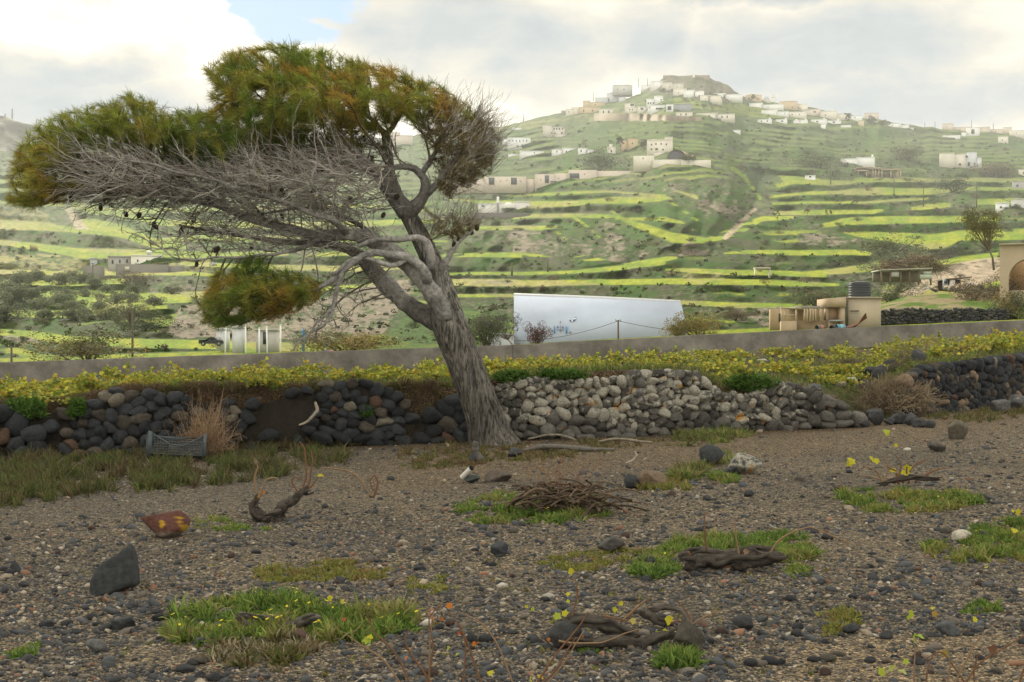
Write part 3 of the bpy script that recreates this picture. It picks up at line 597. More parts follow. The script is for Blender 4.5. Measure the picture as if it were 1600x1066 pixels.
# ------------------------------------------------------------------ concrete wall along the road
uu = np.arange(-640, 2240, 10.0); yc = interp(uu, YC); zt = EYE+(533-interp(uu, WALLTOP))/F*yc; xx = (uu-800)/F*yc
zt = zt+(fbm(uu/35, uu*0, 3)-0.5)*0.03
prof = [(-0.0, None), (0.0, 0.0), (0.02, 0.02), (0.23, 0.02), (0.25, 0.0), (0.25, None)]
V = []; 
for dy, dz in prof:
    z = (zt+(dz-0.02)) if dz is not None else zt-1.5
    V.append(np.stack([xx, yc+dy, z], 1))
V = np.stack(V); m_conc = mat_col('weathered_concrete', 0.95, 1.6, 0.45, 0.01, 9, fixed=(0.165, 0.155, 0.138))
def streaks(m):
    nt = m.node_tree; N = nt.nodes; L = nt.links; b = N['Principled BSDF']; src = b.inputs['Base Color'].links[0].from_socket; tc = N.new('ShaderNodeTexCoord')
    mp = N.new('ShaderNodeMapping'); mp.inputs['Scale'].default_value = (0.45, 1, 0.5); L.new(tc.outputs['Object'], mp.inputs[0]); n = N.new('ShaderNodeTexNoise'); n.inputs['Scale'].default_value = 2.0; n.inputs['Detail'].default_value = 8; n.inputs['Roughness'].default_value = 0.75; L.new(mp.outputs[0], n.inputs['Vector'])
    w = N.new('ShaderNodeTexWave'); w.inputs['Scale'].default_value = 0.016; w.wave_profile = 'SAW'; L.new(tc.outputs['Object'], w.inputs['Vector'])
    r = N.new('ShaderNodeValToRGB'); L.new(n.outputs[0], r.inputs[0]); e = r.color_ramp.elements; e[0].position = 0.36; e[0].color = (0.68, 0.67, 0.65, 1); e[1].position = 0.60; e[1].color = (1.15, 1.14, 1.12, 1)
    r2 = N.new('ShaderNodeValToRGB'); L.new(w.outputs['Fac'], r2.inputs[0]); e = r2.color_ramp.elements; e[0].position = 0.0; e[0].color = (0.6, 0.6, 0.6, 1); e[1].position = 0.004; e[1].color = (1, 1, 1, 1)
    for q in (r, r2):
        mx = N.new('ShaderNodeMix'); mx.data_type = 'RGBA'; mx.blend_type = 'MULTIPLY'; mx.inputs[0].default_value = 1; L.new(src, mx.inputs[6]); L.new(q.outputs[0], mx.inputs[7]); src = mx.outputs[2]
    L.new(src, b.inputs['Base Color'])
streaks(m_conc)
link('concrete_wall', mesh_np('concrete_wall', V.reshape(-1, 3), gridfaces(*V.shape[:2])[:, ::-1], None, False, m_conc), label='long low grey concrete wall beyond the yellow vineyard', cat='wall')
# ------------------------------------------------------------------ the leaning pine
TY = 20.9
def tp(px, row, dy=0.0): return P(px, row, TY+dy)
PXM = TY/F
m_bark = bpy.data.materials.new('pine_bark'); m_bark.use_nodes = True
def build_bark():
    nt = m_bark.node_tree; N = nt.nodes; L = nt.links; b = N['Principled BSDF']; b.inputs['Roughness'].default_value = 0.95; b.inputs['Specular IOR Level'].default_value = 0.15
    at = N.new('ShaderNodeAttribute'); at.attribute_name = 'Col'; tc = N.new('ShaderNodeTexCoord')
    mp = N.new('ShaderNodeMapping'); mp.inputs['Rotation'].default_value = (0, R(-22), 0); mp.inputs['Scale'].default_value = (1, 1, 0.16); L.new(tc.outputs['Object'], mp.inputs[0])
    n = N.new('ShaderNodeTexNoise'); n.inputs['Scale'].default_value = 26; n.inputs['Detail'].default_value = 8; n.inputs['Roughness'].default_value = 0.7; n.inputs['Distortion'].default_value = 0.6; L.new(mp.outputs[0], n.inputs['Vector'])
    n2 = N.new('ShaderNodeTexNoise'); n2.inputs['Scale'].default_value = 2.4; n2.inputs['Detail'].default_value = 6; L.new(tc.outputs['Object'], n2.inputs['Vector'])
    r = N.new('ShaderNodeValToRGB'); L.new(n.outputs[0], r.inputs[0]); e = r.color_ramp.elements; e[0].position = 0.40; e[0].color = (0.22, 0.22, 0.22, 1); e[1].position = 0.62; e[1].color = (1.4, 1.38, 1.34, 1)
    r2 = N.new('ShaderNodeValToRGB'); L.new(n2.outputs[0], r2.inputs[0]); e = r2.color_ramp.elements; e[0].position = 0.35; e[0].color = (0.7, 0.7, 0.7, 1); e[1].position = 0.7; e[1].color = (1.3, 1.3, 1.3, 1)
    mx = N.new('ShaderNodeMix'); mx.data_type = 'RGBA'; mx.blend_type = 'MULTIPLY'; mx.inputs[0].default_value = 1; L.new(at.outputs['Color'], mx.inputs[6]); L.new(r.outputs[0], mx.inputs[7])
    my = N.new('ShaderNodeMix'); my.data_type = 'RGBA'; my.blend_type = 'MULTIPLY'; my.inputs[0].default_value = 1; L.new(mx.outputs[2], my.inputs[6]); L.new(r2.outputs[0], my.inputs[7]); L.new(my.outputs[2], b.inputs['Base Color'])
    bp = N.new('ShaderNodeBump'); bp.inputs['Distance'].default_value = 0.035; L.new(n.outputs[0], bp.inputs['Height']); L.new(bp.outputs[0], b.inputs['Normal'])
build_bark()
m_twig = mat_col('dead_grey_twig', 0.9, 12, 0.25, spec=0.2); m_limb = mat_col('grey_limb_bark', 0.95, 16, 0.65, 0.06, 15, spec=0.15)
m_needle = mat_col('pine_needles', 0.6, spec=0.3, translucent=0.42)
# hand placed limbs: (col,row,dy,radius px)
LIMBS = {
 'trunk': [(772, 702, 0.0, 39), (768, 688, 0.0, 34), (761, 660, 0, 30), (748, 625, 0, 27.5), (735, 590, 0, 26.5), (722, 555, 0, 27), (708, 522, 0, 28), (697, 495, 0, 27), (694, 470, 0.05, 22.5), (690, 448, 0.1, 19.5), (682, 425, 0.1, 17.5), (671, 400, 0.1, 16), (658, 375, 0.1, 15), (648, 352, 0.1, 14), (636, 334, 0.1, 13)],
 'A1': [(636, 334, 0.1, 14), (620, 310, 0.1, 13), (605, 292, 0.05, 12), (592, 272, 0, 10), (575, 255, 0.0, 8), (545, 240, 0.0, 7), (505, 232, 0, 6.5), (465, 236, 0.1, 5.5), (425, 240, 0.2, 5), (385, 232, 0.2, 4), (345, 225, 0.2, 3)],
 'A1b': [(592, 272, 0, 9), (560, 262, 0.5, 7), (500, 262, 0.8, 6), (430, 272, 1.0, 5), (350, 262, 1.1, 4), (270, 262, 1.2, 3.5), (190, 258, 1.2, 3)],
 'A2': [(634, 336, 0.1, 13), (652, 322, -0.1, 11), (667, 305, -0.2, 9.5), (668, 282, -0.25, 8), (655, 264, -0.3, 7), (632, 258, -0.3, 6), (600, 268, -0.4, 4)],
 'A2b': [(667, 302, -0.2, 8), (690, 280, -0.2, 6), (705, 255, -0.2, 5), (725, 235, -0.2, 4), (745, 215, -0.2, 3)],
 'A2c': [(660, 270, -0.3, 6), (680, 240, 0.0, 5), (690, 215, 0.2, 4), (700, 190, 0.3, 3)],
 'A3': [(628, 325, 0.1, 11), (612, 285, 0.5, 10), (608, 258, 0.5, 9), (606, 232, 0.5, 8.5), (603, 212, 0.5, 8)],
 'A3l': [(603, 214, 0.5, 7), (592, 198, 0.5, 6), (578, 180, 0.5, 5), (545, 160, 0.5, 4), (500, 140, 0.4, 3), (440, 120, 0.4, 2.4)],
 'A3r': [(603, 214, 0.5, 6.5), (612, 195, 0.5, 5.5), (622, 183, 0.5, 5), (640, 165, 0.5, 4), (650, 145, 0.4, 3)],
 'A3m': [(590, 196, 0.5, 4.5), (560, 190, 0.2, 4), (500, 178, 0.0, 3.4), (430, 165, -0.2, 3), (370, 150, -0.2, 2.4)],
 'B': [(700, 500, -0.10, 16), (680, 465, -0.16, 14), (664, 442, -0.22, 13), (640, 415, -0.28, 12.5), (608, 392, -0.3, 13.5), (578, 372, -0.3, 12), (545, 366, -0.2, 10.5), (505, 372, -0.1, 9.5), (470, 364, 0.0, 9), (430, 352, 0.1, 8), (390, 342, 0.2, 7.5), (350, 325, 0.3, 7), (325, 300, 0.3, 6), (290, 288, 0.2, 5), (240, 278, 0, 4), (180, 268, -0.1, 3)],
 'B2': [(350, 325, 0.3, 6), (300, 312, 0.5, 5), (240, 305, 0.6, 4), (170, 298, 0.7, 3), (110, 296, 0.7, 2.4)],
 'B3': [(348, 322, 0.3, 5.5), (344, 300, 0.3, 5.5), (342, 276, 0.3, 5), (320, 268, 0.2, 4), (280, 255, 0.1, 3), (230, 235, 0, 2.4)],
 'B4': [(545, 366, -0.2, 8), (520, 345, -0.6, 6), (470, 325, -0.9, 5), (400, 300, -1.1, 4), (330, 280, -1.2, 3.4), (250, 262, -1.2, 2.8), (170, 250, -1.0, 2.2)],
 'C': [(703, 515, 0.10, 16), (668, 495, 0.2, 15), (640, 478, 0.3, 14), (612, 455, 0.4, 14), (590, 432, 0.5, 13), (572, 408, 0.6, 12), (548, 388, 0.7, 10), (500, 380, 0.9, 8), (440, 378, 1.1, 6), (360, 366, 1.3, 4), (280, 352, 1.4, 3)],
 'D': [(668, 440, -0.35, 9), (664, 420, -0.45, 8), (640, 398, -0.5, 8), (608, 400, -0.6, 7), (585, 390, -0.65, 7), (560, 402, -0.7, 6), (535, 420, -0.7, 5.5), (515, 445, -0.7, 5), (480, 458, -0.7, 4), (430, 460, -0.7, 3)],
 'D2': [(672, 420, -0.35, 8), (674, 395, -0.42, 7.5), (668, 372, -0.45, 7), (648, 368, -0.5, 6), (620, 376, -0.6, 6), (590, 372, -0.6, 5), (560, 385, -0.6, 4)],
 'D3': [(640, 398, -0.5, 7), (620, 420, -0.55, 5), (600, 410, -0.6, 5), (570, 400, -0.7, 4), (545, 405, -0.7, 4), (520, 430, -0.8, 3.6)],
 'E': [(535, 420, -0.7, 5), (522, 450, -0.7, 4.5), (520, 480, -0.7, 4.2), (512, 505, -0.7, 3.6), (490, 518, -0.7, 3), (470, 532, -0.7, 2.3), (458, 548, -0.7, 1.6)],
 'E2': [(520, 482, -0.7, 3), (505, 490, -0.8, 2.6), (495, 500, -0.8, 2.4), (485, 520, -0.8, 2), (475, 540, -0.8, 1.2)],
 'G': [(686, 425, 0.0, 8), (700, 400, -0.1, 6), (715, 380, -0.1, 4), (730, 365, -0.1, 3), (742, 355, -0.1, 2)],
 'H': [(505, 372, -0.1, 6), (460, 392, -0.3, 4), (400, 398, -0.4, 3), (330, 404, -0.5, 2.4), (270, 402, -0.5, 1.8)],
 'I': [(600, 395, 0.4, 5), (560, 350, 0.6, 5), (500, 325, 0.7, 4), (440, 330, 0.8, 3), (380, 340, 0.8, 2.4)],
}
# --- colonise the crown
FOL = [(14, 305), (20, 255), (42, 215), (95, 180), (150, 168), (185, 160), (208, 143), (232, 160), (262, 172), (300, 178), (328, 176), (345, 172), (325, 150), (338, 140), (320, 112), (355, 86), (385, 74), (440, 68), (500, 78), (560, 94), (620, 108), (680, 130), (728, 158), (740, 176),
       (700, 190), (650, 190), (610, 196), (560, 212), (500, 222), (440, 225), (400, 240), (350, 255), (300, 240), (250, 232), (200, 222), (150, 215), (112, 228), (92, 262), (110, 318), (60, 326), (22, 322)]
FOLB = [(60, 225), (200, 175), (400, 165), (560, 180), (620, 240), (560, 275), (470, 292), (400, 312), (300, 318), (180, 322), (60, 318)]     # back of the crown, darkened in colour for its shade
DEAD = [(105, 235), (180, 225), (260, 240), (340, 258), (400, 228), (480, 216), (560, 215), (620, 200), (640, 260), (610, 330), (560, 350), (480, 345), (360, 330), (240, 320), (150, 322), (100, 290)]
RIGHT = [(640, 175), (700, 165), (745, 180), (768, 215), (770, 250), (745, 285), (700, 312), (672, 296), (690, 250), (660, 220)]
FOLR = [(730, 175), (765, 190), (778, 222), (768, 262), (738, 292), (720, 285), (748, 240), (735, 205)]
CLUMP = [(320, 505), (318, 470), (330, 445), (362, 425), (400, 412), (440, 425), (490, 434), (508, 450), (495, 475), (455, 492), (400, 506), (345, 514)]
WISP = [(180, 335), (300, 335), (400, 345), (540, 360), (600, 380), (560, 400), (450, 400), (330, 405), (230, 400), (190, 370)]
TWG = [(490, 435), (580, 400), (600, 420), (600, 470), (560, 500), (520, 540), (455, 545), (480, 500)]
TUFT = [(672, 345), (705, 338), (745, 340), (750, 356), (730, 368), (690, 372)]
def pdist(px, py, poly):
    d = np.full(len(px), 1e9); n = len(poly)
    for i in range(n):
        a = np.array(poly[i], float); b = np.array(poly[(i+1) % n], float); ab = b-a
        t_ = np.clip(((px-a[0])*ab[0]+(py-a[1])*ab[1])/(ab@ab+1e-9), 0, 1); d = np.minimum(d, np.hypot(px-a[0]-t_*ab[0], py-a[1]-t_*ab[1]))
    return d
def sample(poly, n, dlo, dhi, kind, thick=0.028, maxw=2.0):
    r = rng; a = np.array(poly, float); out = []
    while len(out) < n:
        q = r.uniform(a.min(0), a.max(0), (4000, 2)); q = q[inpoly(q[:, 0], q[:, 1], poly)]
        d = pdist(q[:, 0], q[:, 1], poly); w = np.minimum(maxw, 0.15+d*thick)
        if kind in (1, 3): keep = fbm(q[:, 0]/15, q[:, 1]/9, 211, 2)+0.08*(d < 9) > (0.355 if kind == 1 else 0.30); q, w = q[keep], w[keep]
        dy = r.uniform(dlo, dhi, len(q))*w
        for (cx, cy), dd in zip(q, dy): out.append((cx, cy, dd, kind))
    return out[:n]
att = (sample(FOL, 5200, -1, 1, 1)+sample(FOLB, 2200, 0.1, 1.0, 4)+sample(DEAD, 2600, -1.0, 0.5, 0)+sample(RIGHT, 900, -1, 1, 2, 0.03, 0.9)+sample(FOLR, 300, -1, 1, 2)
       +sample(CLUMP, 1100, -1, 1, 3, 0.022, 0.9)+sample(WISP, 500, -1, 1, 0, 0.02, 1.1)+sample(TWG, 380, -1, 1, 0, 0.02, 0.6)+sample(TUFT, 200, -1, 1, 2, 0.02, 0.5))
A_ = np.array([tp(c, r_, d+(-0.7 if k == 3 else 0)) for c, r_, d, k in att]); AK = np.array([a[3] for a in att])
AT_ROW = np.array([a[1] for a in att]); AT_COL = np.array([a[0] for a in att])
nodes = []; par = []; rad0 = []; ndir = []
def add_limb(pts):
    p = np.array([tp(c, r_, d) for c, r_, d, w in pts]); w = np.array([q[3] if q[3] > 14 else q[3]*(0.62+0.38*(q[3]/14)) for q in pts])*PXM
    seg = np.linalg.norm(np.diff(p, axis=0), axis=1); tt = np.concatenate([[0], np.cumsum(seg)]); n = max(2, int(tt[-1]/0.09)); ts = np.linspace(0, tt[-1], n)
    # smooth curve
    q = np.stack([np.interp(ts, tt, p[:, k]) for k in range(3)], 1); ww = np.interp(ts, tt, w)
    for _ in range(3): q[1:-1] = 0.25*q[:-2]+0.5*q[1:-1]+0.25*q[2:]
    wob = min(1.0, 0.02/np.mean(ww))
    q[1:-1] += (np.stack([fbm(ts*2.5, ts*0+11*k, int(w[0]*9000) % 97, 3) for k in range(3)], 1)[1:-1]-0.5)*0.10*wob
    return q, ww
limb_paths = {k: add_limb(v) for k, v in LIMBS.items()}
for k, (q, ww) in limb_paths.items():
    if k == 'trunk': q_, w_ = q[-14:], ww[-14:]
    else: q_, w_ = q, ww
    for i in range(len(q_)):
        nodes.append(q_[i]); par.append(len(nodes)-2 if i else -1); rad0.append(w_[i]); d = q_[min(i+1, len(q_)-1)]-q_[max(i-1, 0)]; ndir.append(d/(np.linalg.norm(d)+1e-9))
NL = len(nodes)
best = np.full(len(A_), 1e9); bi = np.zeros(len(A_), int)
def upd(i0):
    B = np.array(nodes[i0:])
    for a in range(0, len(A_), 1500):
        d = np.linalg.norm(A_[a:a+1500, None]-B[None], axis=2); k = d.argmin(1); dm = d[np.arange(len(k)), k]; w = dm < best[a:a+1500]
        best[a:a+1500][w] = dm[w]; bi[a:a+1500][w] = k[w]+i0
upd(0); alive = np.ones(len(A_), bool); nkind = {}
WIND = np.array([-1.0, 0, 0.22]); STEP = 0.08
for it in range(90):
    sel = alive & (best < 2.6)
    if not sel.any(): break
    acc = {}
    for ai in np.nonzero(sel)[0]: acc.setdefault(bi[ai], []).append(ai)
    i0 = len(nodes)
    for ni, al in acc.items():
        v = A_[al]-np.array(nodes[ni]); v /= np.linalg.norm(v, axis=1)[:, None]+1e-9; d = v.mean(0)
        kk = AK[al[0]]; wd = WIND if kk != 2 else np.array([0.75, 0, 0.55])
        d = d/(np.linalg.norm(d)+1e-9)+0.42*ndir[ni]+0.30*wd+rng.normal(size=3)*0.17; d /= np.linalg.norm(d)
        nodes.append(np.array(nodes[ni])+d*STEP); par.append(ni); rad0.append(0); ndir.append(d); nkind[len(nodes)-1] = kk
    upd(i0); alive &= best > 0.075
    if len(nodes) > 42000: break
nn = len(nodes); NP = np.array(nodes); par = np.array(par)
kids = [[] for _ in range(nn)]
for i in range(nn):
    if par[i] >= 0: kids[par[i]].append(i)
rr = np.zeros(nn)
for i in range(nn-1, NL-1, -1):
    s_ = sum(rr[c]**2.2 for c in kids[i])**(1/2.2) if kids[i] else 0; rr[i] = max(0.0042, min(s_+0.00005, 0.05))
# twig tubes
tw_d = Geo(); tw_l = Geo(); tips = []
for i in range(NL, nn):
    if not kids[i]: tips.append(i)
start = [i for i in range(NL, nn) if par[i] < NL or kids[par[i]][0] != i]
for s0 in start:
    ch = [par[s0], s0]; c = s0
    while kids[c]: c = kids[c][0]; ch.append(c)
    pts = NP[ch]; ra = rr[ch].copy(); ra[0] = ra[1]
    if len(ch) > 2: pts[1:-1] = 0.25*pts[:-2]+0.5*pts[1:-1]+0.25*pts[2:]
    k = nkind.get(s0, 0)
    live = k in (1, 3, 4) 
    base = (np.array((0.36, 0.33, 0.295)) if NP[s0][1] < TY+0.2 else np.array((0.15, 0.125, 0.10))) if not live else np.array((0.115, 0.095, 0.078))  # rear dead twigs: browner bark, darkened further for shade inside the crown
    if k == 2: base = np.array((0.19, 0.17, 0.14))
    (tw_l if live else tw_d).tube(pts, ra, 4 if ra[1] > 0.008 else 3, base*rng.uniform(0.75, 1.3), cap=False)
    # extra fine side twigs
    for q in range(1, len(ch)-1, 2 if not live else 5):
        d = NP[ch[q+1]]-NP[ch[q]]; side = rng.normal(size=3)*0.6; e = d/(np.linalg.norm(d)+1e-9)+side+WIND*0.4*(k != 2); e /= np.linalg.norm(e); L0 = rng.uniform(0.08, 0.24)
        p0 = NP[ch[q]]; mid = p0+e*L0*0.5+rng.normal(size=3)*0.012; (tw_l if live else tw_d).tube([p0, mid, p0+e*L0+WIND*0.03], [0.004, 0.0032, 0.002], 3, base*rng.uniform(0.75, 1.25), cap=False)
# long streaming dead shoots
cand = [i for i in range(nn) if inpoly(np.array([800+NP[i][0]/NP[i][1]*F]), np.array([533-(NP[i][2]-EYE)/NP[i][1]*F]), [(130, 245), (330, 262), (520, 225), (660, 250), (690, 330), (620, 400), (350, 390), (120, 320)])[0]]
for s0 in rng.choice(cand, 1250):
    p = NP[s0]+0; d = WIND*1.0+rng.normal(size=3)*np.array([0.35, 0.45, 0.28])+np.array([0, -0.12, -0.06]); L0 = rng.uniform(0.35, 1.15); m_ = 8; pts = [p]; cur = rng.uniform(-0.06, 0.09)
    for _ in range(m_):
        d = d/np.linalg.norm(d); d = d+np.array([0, 0, cur])+rng.normal(size=3)*0.14; p = p+d/np.linalg.norm(d)*L0/m_; pts.append(p)
    r0 = rng.uniform(0.0042, 0.0105); b_ = (np.array((0.52, 0.49, 0.455)) if NP[s0][1] < TY+0.15 else np.array((0.17, 0.14, 0.115)))*rng.uniform(0.55, 1.35)  # shoots at the back painted darker, as if shaded by the crown
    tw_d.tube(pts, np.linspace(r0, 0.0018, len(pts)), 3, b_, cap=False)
    for q in (2, 4, 5, 6):
        e = (pts[q+1]-pts[q]); e = e/np.linalg.norm(e)+rng.normal(size=3)*0.5; e /= np.linalg.norm(e); L1 = rng.uniform(0.08, 0.28); tw_d.tube([pts[q], pts[q]+e*L1*0.5+rng.normal(size=3)*0.01, pts[q]+e*L1+WIND*0.03], [r0*0.6, r0*0.45, 0.0018], 3, b_, cap=False)
cand = [i for i in range(nn) if nkind.get(i) == 2]
for s0 in rng.choice(cand, 950):
    p = NP[s0]+0; d = np.array([0.5, 0, 0.8])+rng.normal(size=3)*0.45; L0 = rng.uniform(0.2, 0.6); pts = [p]
    for _ in range(5):
        d = d/np.linalg.norm(d)+rng.normal(size=3)*0.16+np.array([0.05, 0, 0.05]); p = p+d/np.linalg.norm(d)*L0/5; pts.append(p)
    tw_d.tube(pts, np.linspace(0.005, 0.002, 6), 3, np.array((0.34, 0.315, 0.28))*rng.uniform(0.6, 1.3), cap=False)
pine = empty('pine_tree', tp(768, 695)); tag(pine, 'wind-bent pine with a leaning grey trunk and its crown swept to the left', 'tree')
PO = np.array(pine.location)
def plink(name, geo, mat, parent=pine, smooth=True, shift=True):
    me = geo.mesh(name, mat, smooth)
    if shift: me.transform(Matrix.Translation(-Vector(PO)))
    return link(name, me, parent)
# trunk with flare and fissures
q, ww = limb_paths['trunk']; tg = Geo()
ts = np.linspace(0, 1, len(q)); n = 64; fine = np.linspace(0, len(q)-1, len(q)*3); qf = np.stack([np.interp(fine, np.arange(len(q)), q[:, k]) for k in range(3)], 1); wf = np.interp(fine, np.arange(len(q)), ww)
for _ in range(8): qf[1:-1] = 0.25*qf[:-2]+0.5*qf[1:-1]+0.25*qf[2:]
d = np.gradient(qf, axis=0); d /= np.linalg.norm(d, axis=1)[:, None]; a = np.cross(d, [0, 1, 0]); a /= np.linalg.norm(a, axis=1)[:, None]; b = np.cross(d, a); th = np.arange(n)*2*math.pi/n
hgt = np.arange(len(qf))[:, None]/3*0.09
rid = (fbm(th[None]*5.0+np.sin(hgt*1.3)*0.8, hgt*1.7, 71, 4)-0.5); rid = 0.10*rid+0.05*(fbm(th[None]*13+hgt*1.5, hgt*3, 73, 3)-0.5)
flare = 0.13*np.exp(-hgt/0.28)*(0.5+0.5*np.sin(th[None]*4+1.0))
W = wf[:, None]*(1+rid+flare); V = qf[:, None, :]+W[..., None]*(np.cos(th)[None, :, None]*a[:, None]+np.sin(th)[None, :, None]*b[:, None])
i = np.arange(len(qf)-1)[:, None]*n; j = np.arange(n)[None]; kx = (j+1) % n; Q = np.stack([i+j, i+kx, i+n+kx, i+n+j], -1).reshape(-1, 4)
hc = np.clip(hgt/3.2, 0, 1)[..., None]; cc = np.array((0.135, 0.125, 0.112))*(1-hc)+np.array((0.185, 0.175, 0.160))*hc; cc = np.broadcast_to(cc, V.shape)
cc = cc+(np.array((0.33, 0.32, 0.295))-cc)*(sstep(0.56, 0.62, fbm(th[None]*1.6, hgt*2.2, 75, 3))*sstep(1.5, 2.3, hgt)*0.7)[..., None]
tg.add(V.reshape(-1, 3), None, Q, cc.reshape(-1, 3)); plink('trunk', tg, m_bark)
for k, (q, ww) in limb_paths.items():
    if k == 'trunk': continue
    g_ = Geo(); n = 18 if ww[0] > 0.08 else 11; ts = np.arange(len(q))*0.09
    c1 = np.array((0.20, 0.19, 0.175)) if k[0] in 'C' else np.array((0.34, 0.33, 0.315)) if k[0] in 'DEG' else np.array((0.25, 0.24, 0.225))
    pal = sstep(0.52, 0.60, fbm(ts*3, ts*0+ord(k[0]), 81, 3))[:, None]; cc = c1*(1-pal*0.5)+np.array((0.60, 0.585, 0.55))*pal*0.5
    g_.tube(q, ww*(1+0.16*(fbm(ts*4, ts*0+len(k), 83, 2)-0.5)), n, cc, jit=0.26); plink('limb', g_, m_limb)
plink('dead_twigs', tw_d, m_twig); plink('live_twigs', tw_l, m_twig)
# needles: brushes along the last nodes of living chains
orange = {0: (0.30, 0.13, 0.018)}
tn = []; 
for i in tips:
    k = nkind.get(i, 0)
    if k == 0: continue
    c = i
    for dep in range(5 if k in (1, 3) else 4):
        tn.append((c, k, dep)); c = par[c]
        if c < NL: break
def needles(tn, per, name, reach=0.130, wid=0.0052):
    idx = np.array([t_[0] for t_ in tn]); kd = np.array([t_[1] for t_ in tn]); m = len(idx)
    base = NP[idx]; dr = np.array(ndir)[idx]
    rep = np.repeat(np.arange(m), per); N_ = len(rep)
    d = dr[rep]*rng.uniform(0.4, 1.0, (N_, 1))+rng.normal(size=(N_, 3))*0.46+np.array([-0.32, 0, 0.25])*(kd[rep] != 2)[:, None]; d /= np.linalg.norm(d, axis=1)[:, None]
    p0 = base[rep]-dr[rep]*rng.uniform(0, 0.10, (N_, 1))+rng.normal(size=(N_, 3))*0.012; L_ = reach*rng.uniform(0.6, 1.35, (N_, 1))
    s_ = np.cross(d, rng.normal(size=(N_, 3))); s_ /= np.linalg.norm(s_, axis=1)[:, None]; s_ *= wid*0.5
    bend = d*L_*0.55+np.array([0, 0, -0.006]); tip = p0+d*L_+np.array([-0.008, 0, -0.004])
    V = np.stack([p0-s_, p0+s_, p0+bend+s_*0.9, p0+bend-s_*0.9, tip], 1).reshape(-1, 3); o = np.arange(N_)*5
    Q = np.stack([o, o+1, o+2, o+3], 1); T = np.stack([o+3, o+2, o+4], 1)
    px = 800+base[:, 0]/base[:, 1]*F; pr = 533-(base[:, 2]-EYE)/base[:, 1]*F
    n_ = fbm(base[:, 0]*1.25+5, base[:, 2]*1.7+base[:, 1], 201, 3); r_ = fbm(base[:, 0]*2.1, base[:, 2]*2.6+base[:, 1]*1.5, 203, 3)
    g1 = np.array((0.120, 0.205, 0.024)); g2 = np.array((0.27, 0.32, 0.045)); ol = np.array((0.34, 0.31, 0.055)); rs = np.array((0.46, 0.26, 0.045))
    c_ = g1+(g2-g1)*sstep(0.35, 0.6, n_)[:, None]; warm = sstep(0.54, 0.70, r_*0.6+n_*0.4+0.06*sstep(330, 700, px)-0.05*(1-sstep(100, 300, px))); c_ = c_+(ol-c_)*(sstep(0.35, 0.60, r_)*0.8)[:, None]; c_ = c_+(rs-c_)*(warm*0.68)[:, None]
    c_ = np.where((kd == 2)[:, None], np.array((0.225, 0.18, 0.065))+(rs-np.array((0.225, 0.18, 0.065)))*(r_ > 0.6)[:, None], c_)
    c_ = np.where((kd == 4)[:, None], c_*0.42, c_)  # rear needles darkened to paint the shaded underside of the crown
    c_ = c_*rng.uniform(0.62, 1.35, (m, 1)); c_ = c_[rep]*rng.uniform(0.75, 1.3, (N_, 1)); c5 = np.repeat(c_, 5, 0)
    return Geo().add(V, T, Q, c5)
plink('foliage', needles([t_ for t_ in tn if t_[1] in (1, 3)], 16, 'a'), m_needle, smooth=False)
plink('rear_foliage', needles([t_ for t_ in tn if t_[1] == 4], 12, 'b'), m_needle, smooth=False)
plink('sparse_foliage', needles([t_ for t_ in tn if t_[1] == 2], 13, 'c', 0.09), m_needle, smooth=False)
# cones
cg = Geo(); Wc, Tc = ICO[3]; w2 = Wc*np.array([0.028, 0.028, 0.042]); sc_ = 1+0.16*np.sin(w2[:, 2:3]*520)*np.cos(np.arctan2(Wc[:, 1:2], Wc[:, 0:1])*6+w2[:, 2:3]*260); w2 = w2*sc_; cg.add(w2, Tc, None, (0.045, 0.032, 0.025)); cone = cg.mesh('pine_cone', m_twig, True)
for (c, r_) in [(751, 392), (738, 380), (734, 392), (766, 392), (629, 305), (224, 342), (246, 354), (331, 383), (345, 390), (385, 378), (430, 373), (314, 408), (440, 338), (452, 300), (300, 338), (268, 346), (362, 350), (730, 378), (690, 392), (700, 388), (600, 340), (502, 306), (384, 300), (540, 300), (190, 330), (212, 326), (152, 330), (105, 326)]:
    tgt = tp(c, r_, -0.1); dk = np.array([nkind.get(i, 9) in (0, 2) for i in range(nn)]) if c == 751 else dk
    pp = NP[:, [0, 2]]-tgt[[0, 2]]; w_ = np.argmin(np.hypot(pp[:, 0], pp[:, 1])+np.where(dk, 0, 9)); cp = NP[w_]-np.array([0, 0, 0.045])
    o = link('pine_cone', cone, pine, cp-PO); o.rotation_euler = (rng.uniform(-.6, .6), rng.uniform(-.6, .6), rng.uniform(0, 6)); o.scale = [rng.uniform(0.9, 1.35)]*3
print('tree nodes', nn, 'tips', len(tips), 'tn', len(tn))
# ------------------------------------------------------------------ near ground things
def gpos(px, row):
    Y = EYE*F/(row-533)
    for _ in range(12):
        Y = 0.5*Y+0.5*(EYE-float(ground((px-800)/F*Y, Y)))*F/(row-533); Y = min(Y, 60)
    x = (px-800)/F*Y; return np.array([x, Y, float(ground(x, Y))])
def gY(px, row): return gpos(px, row)[1]
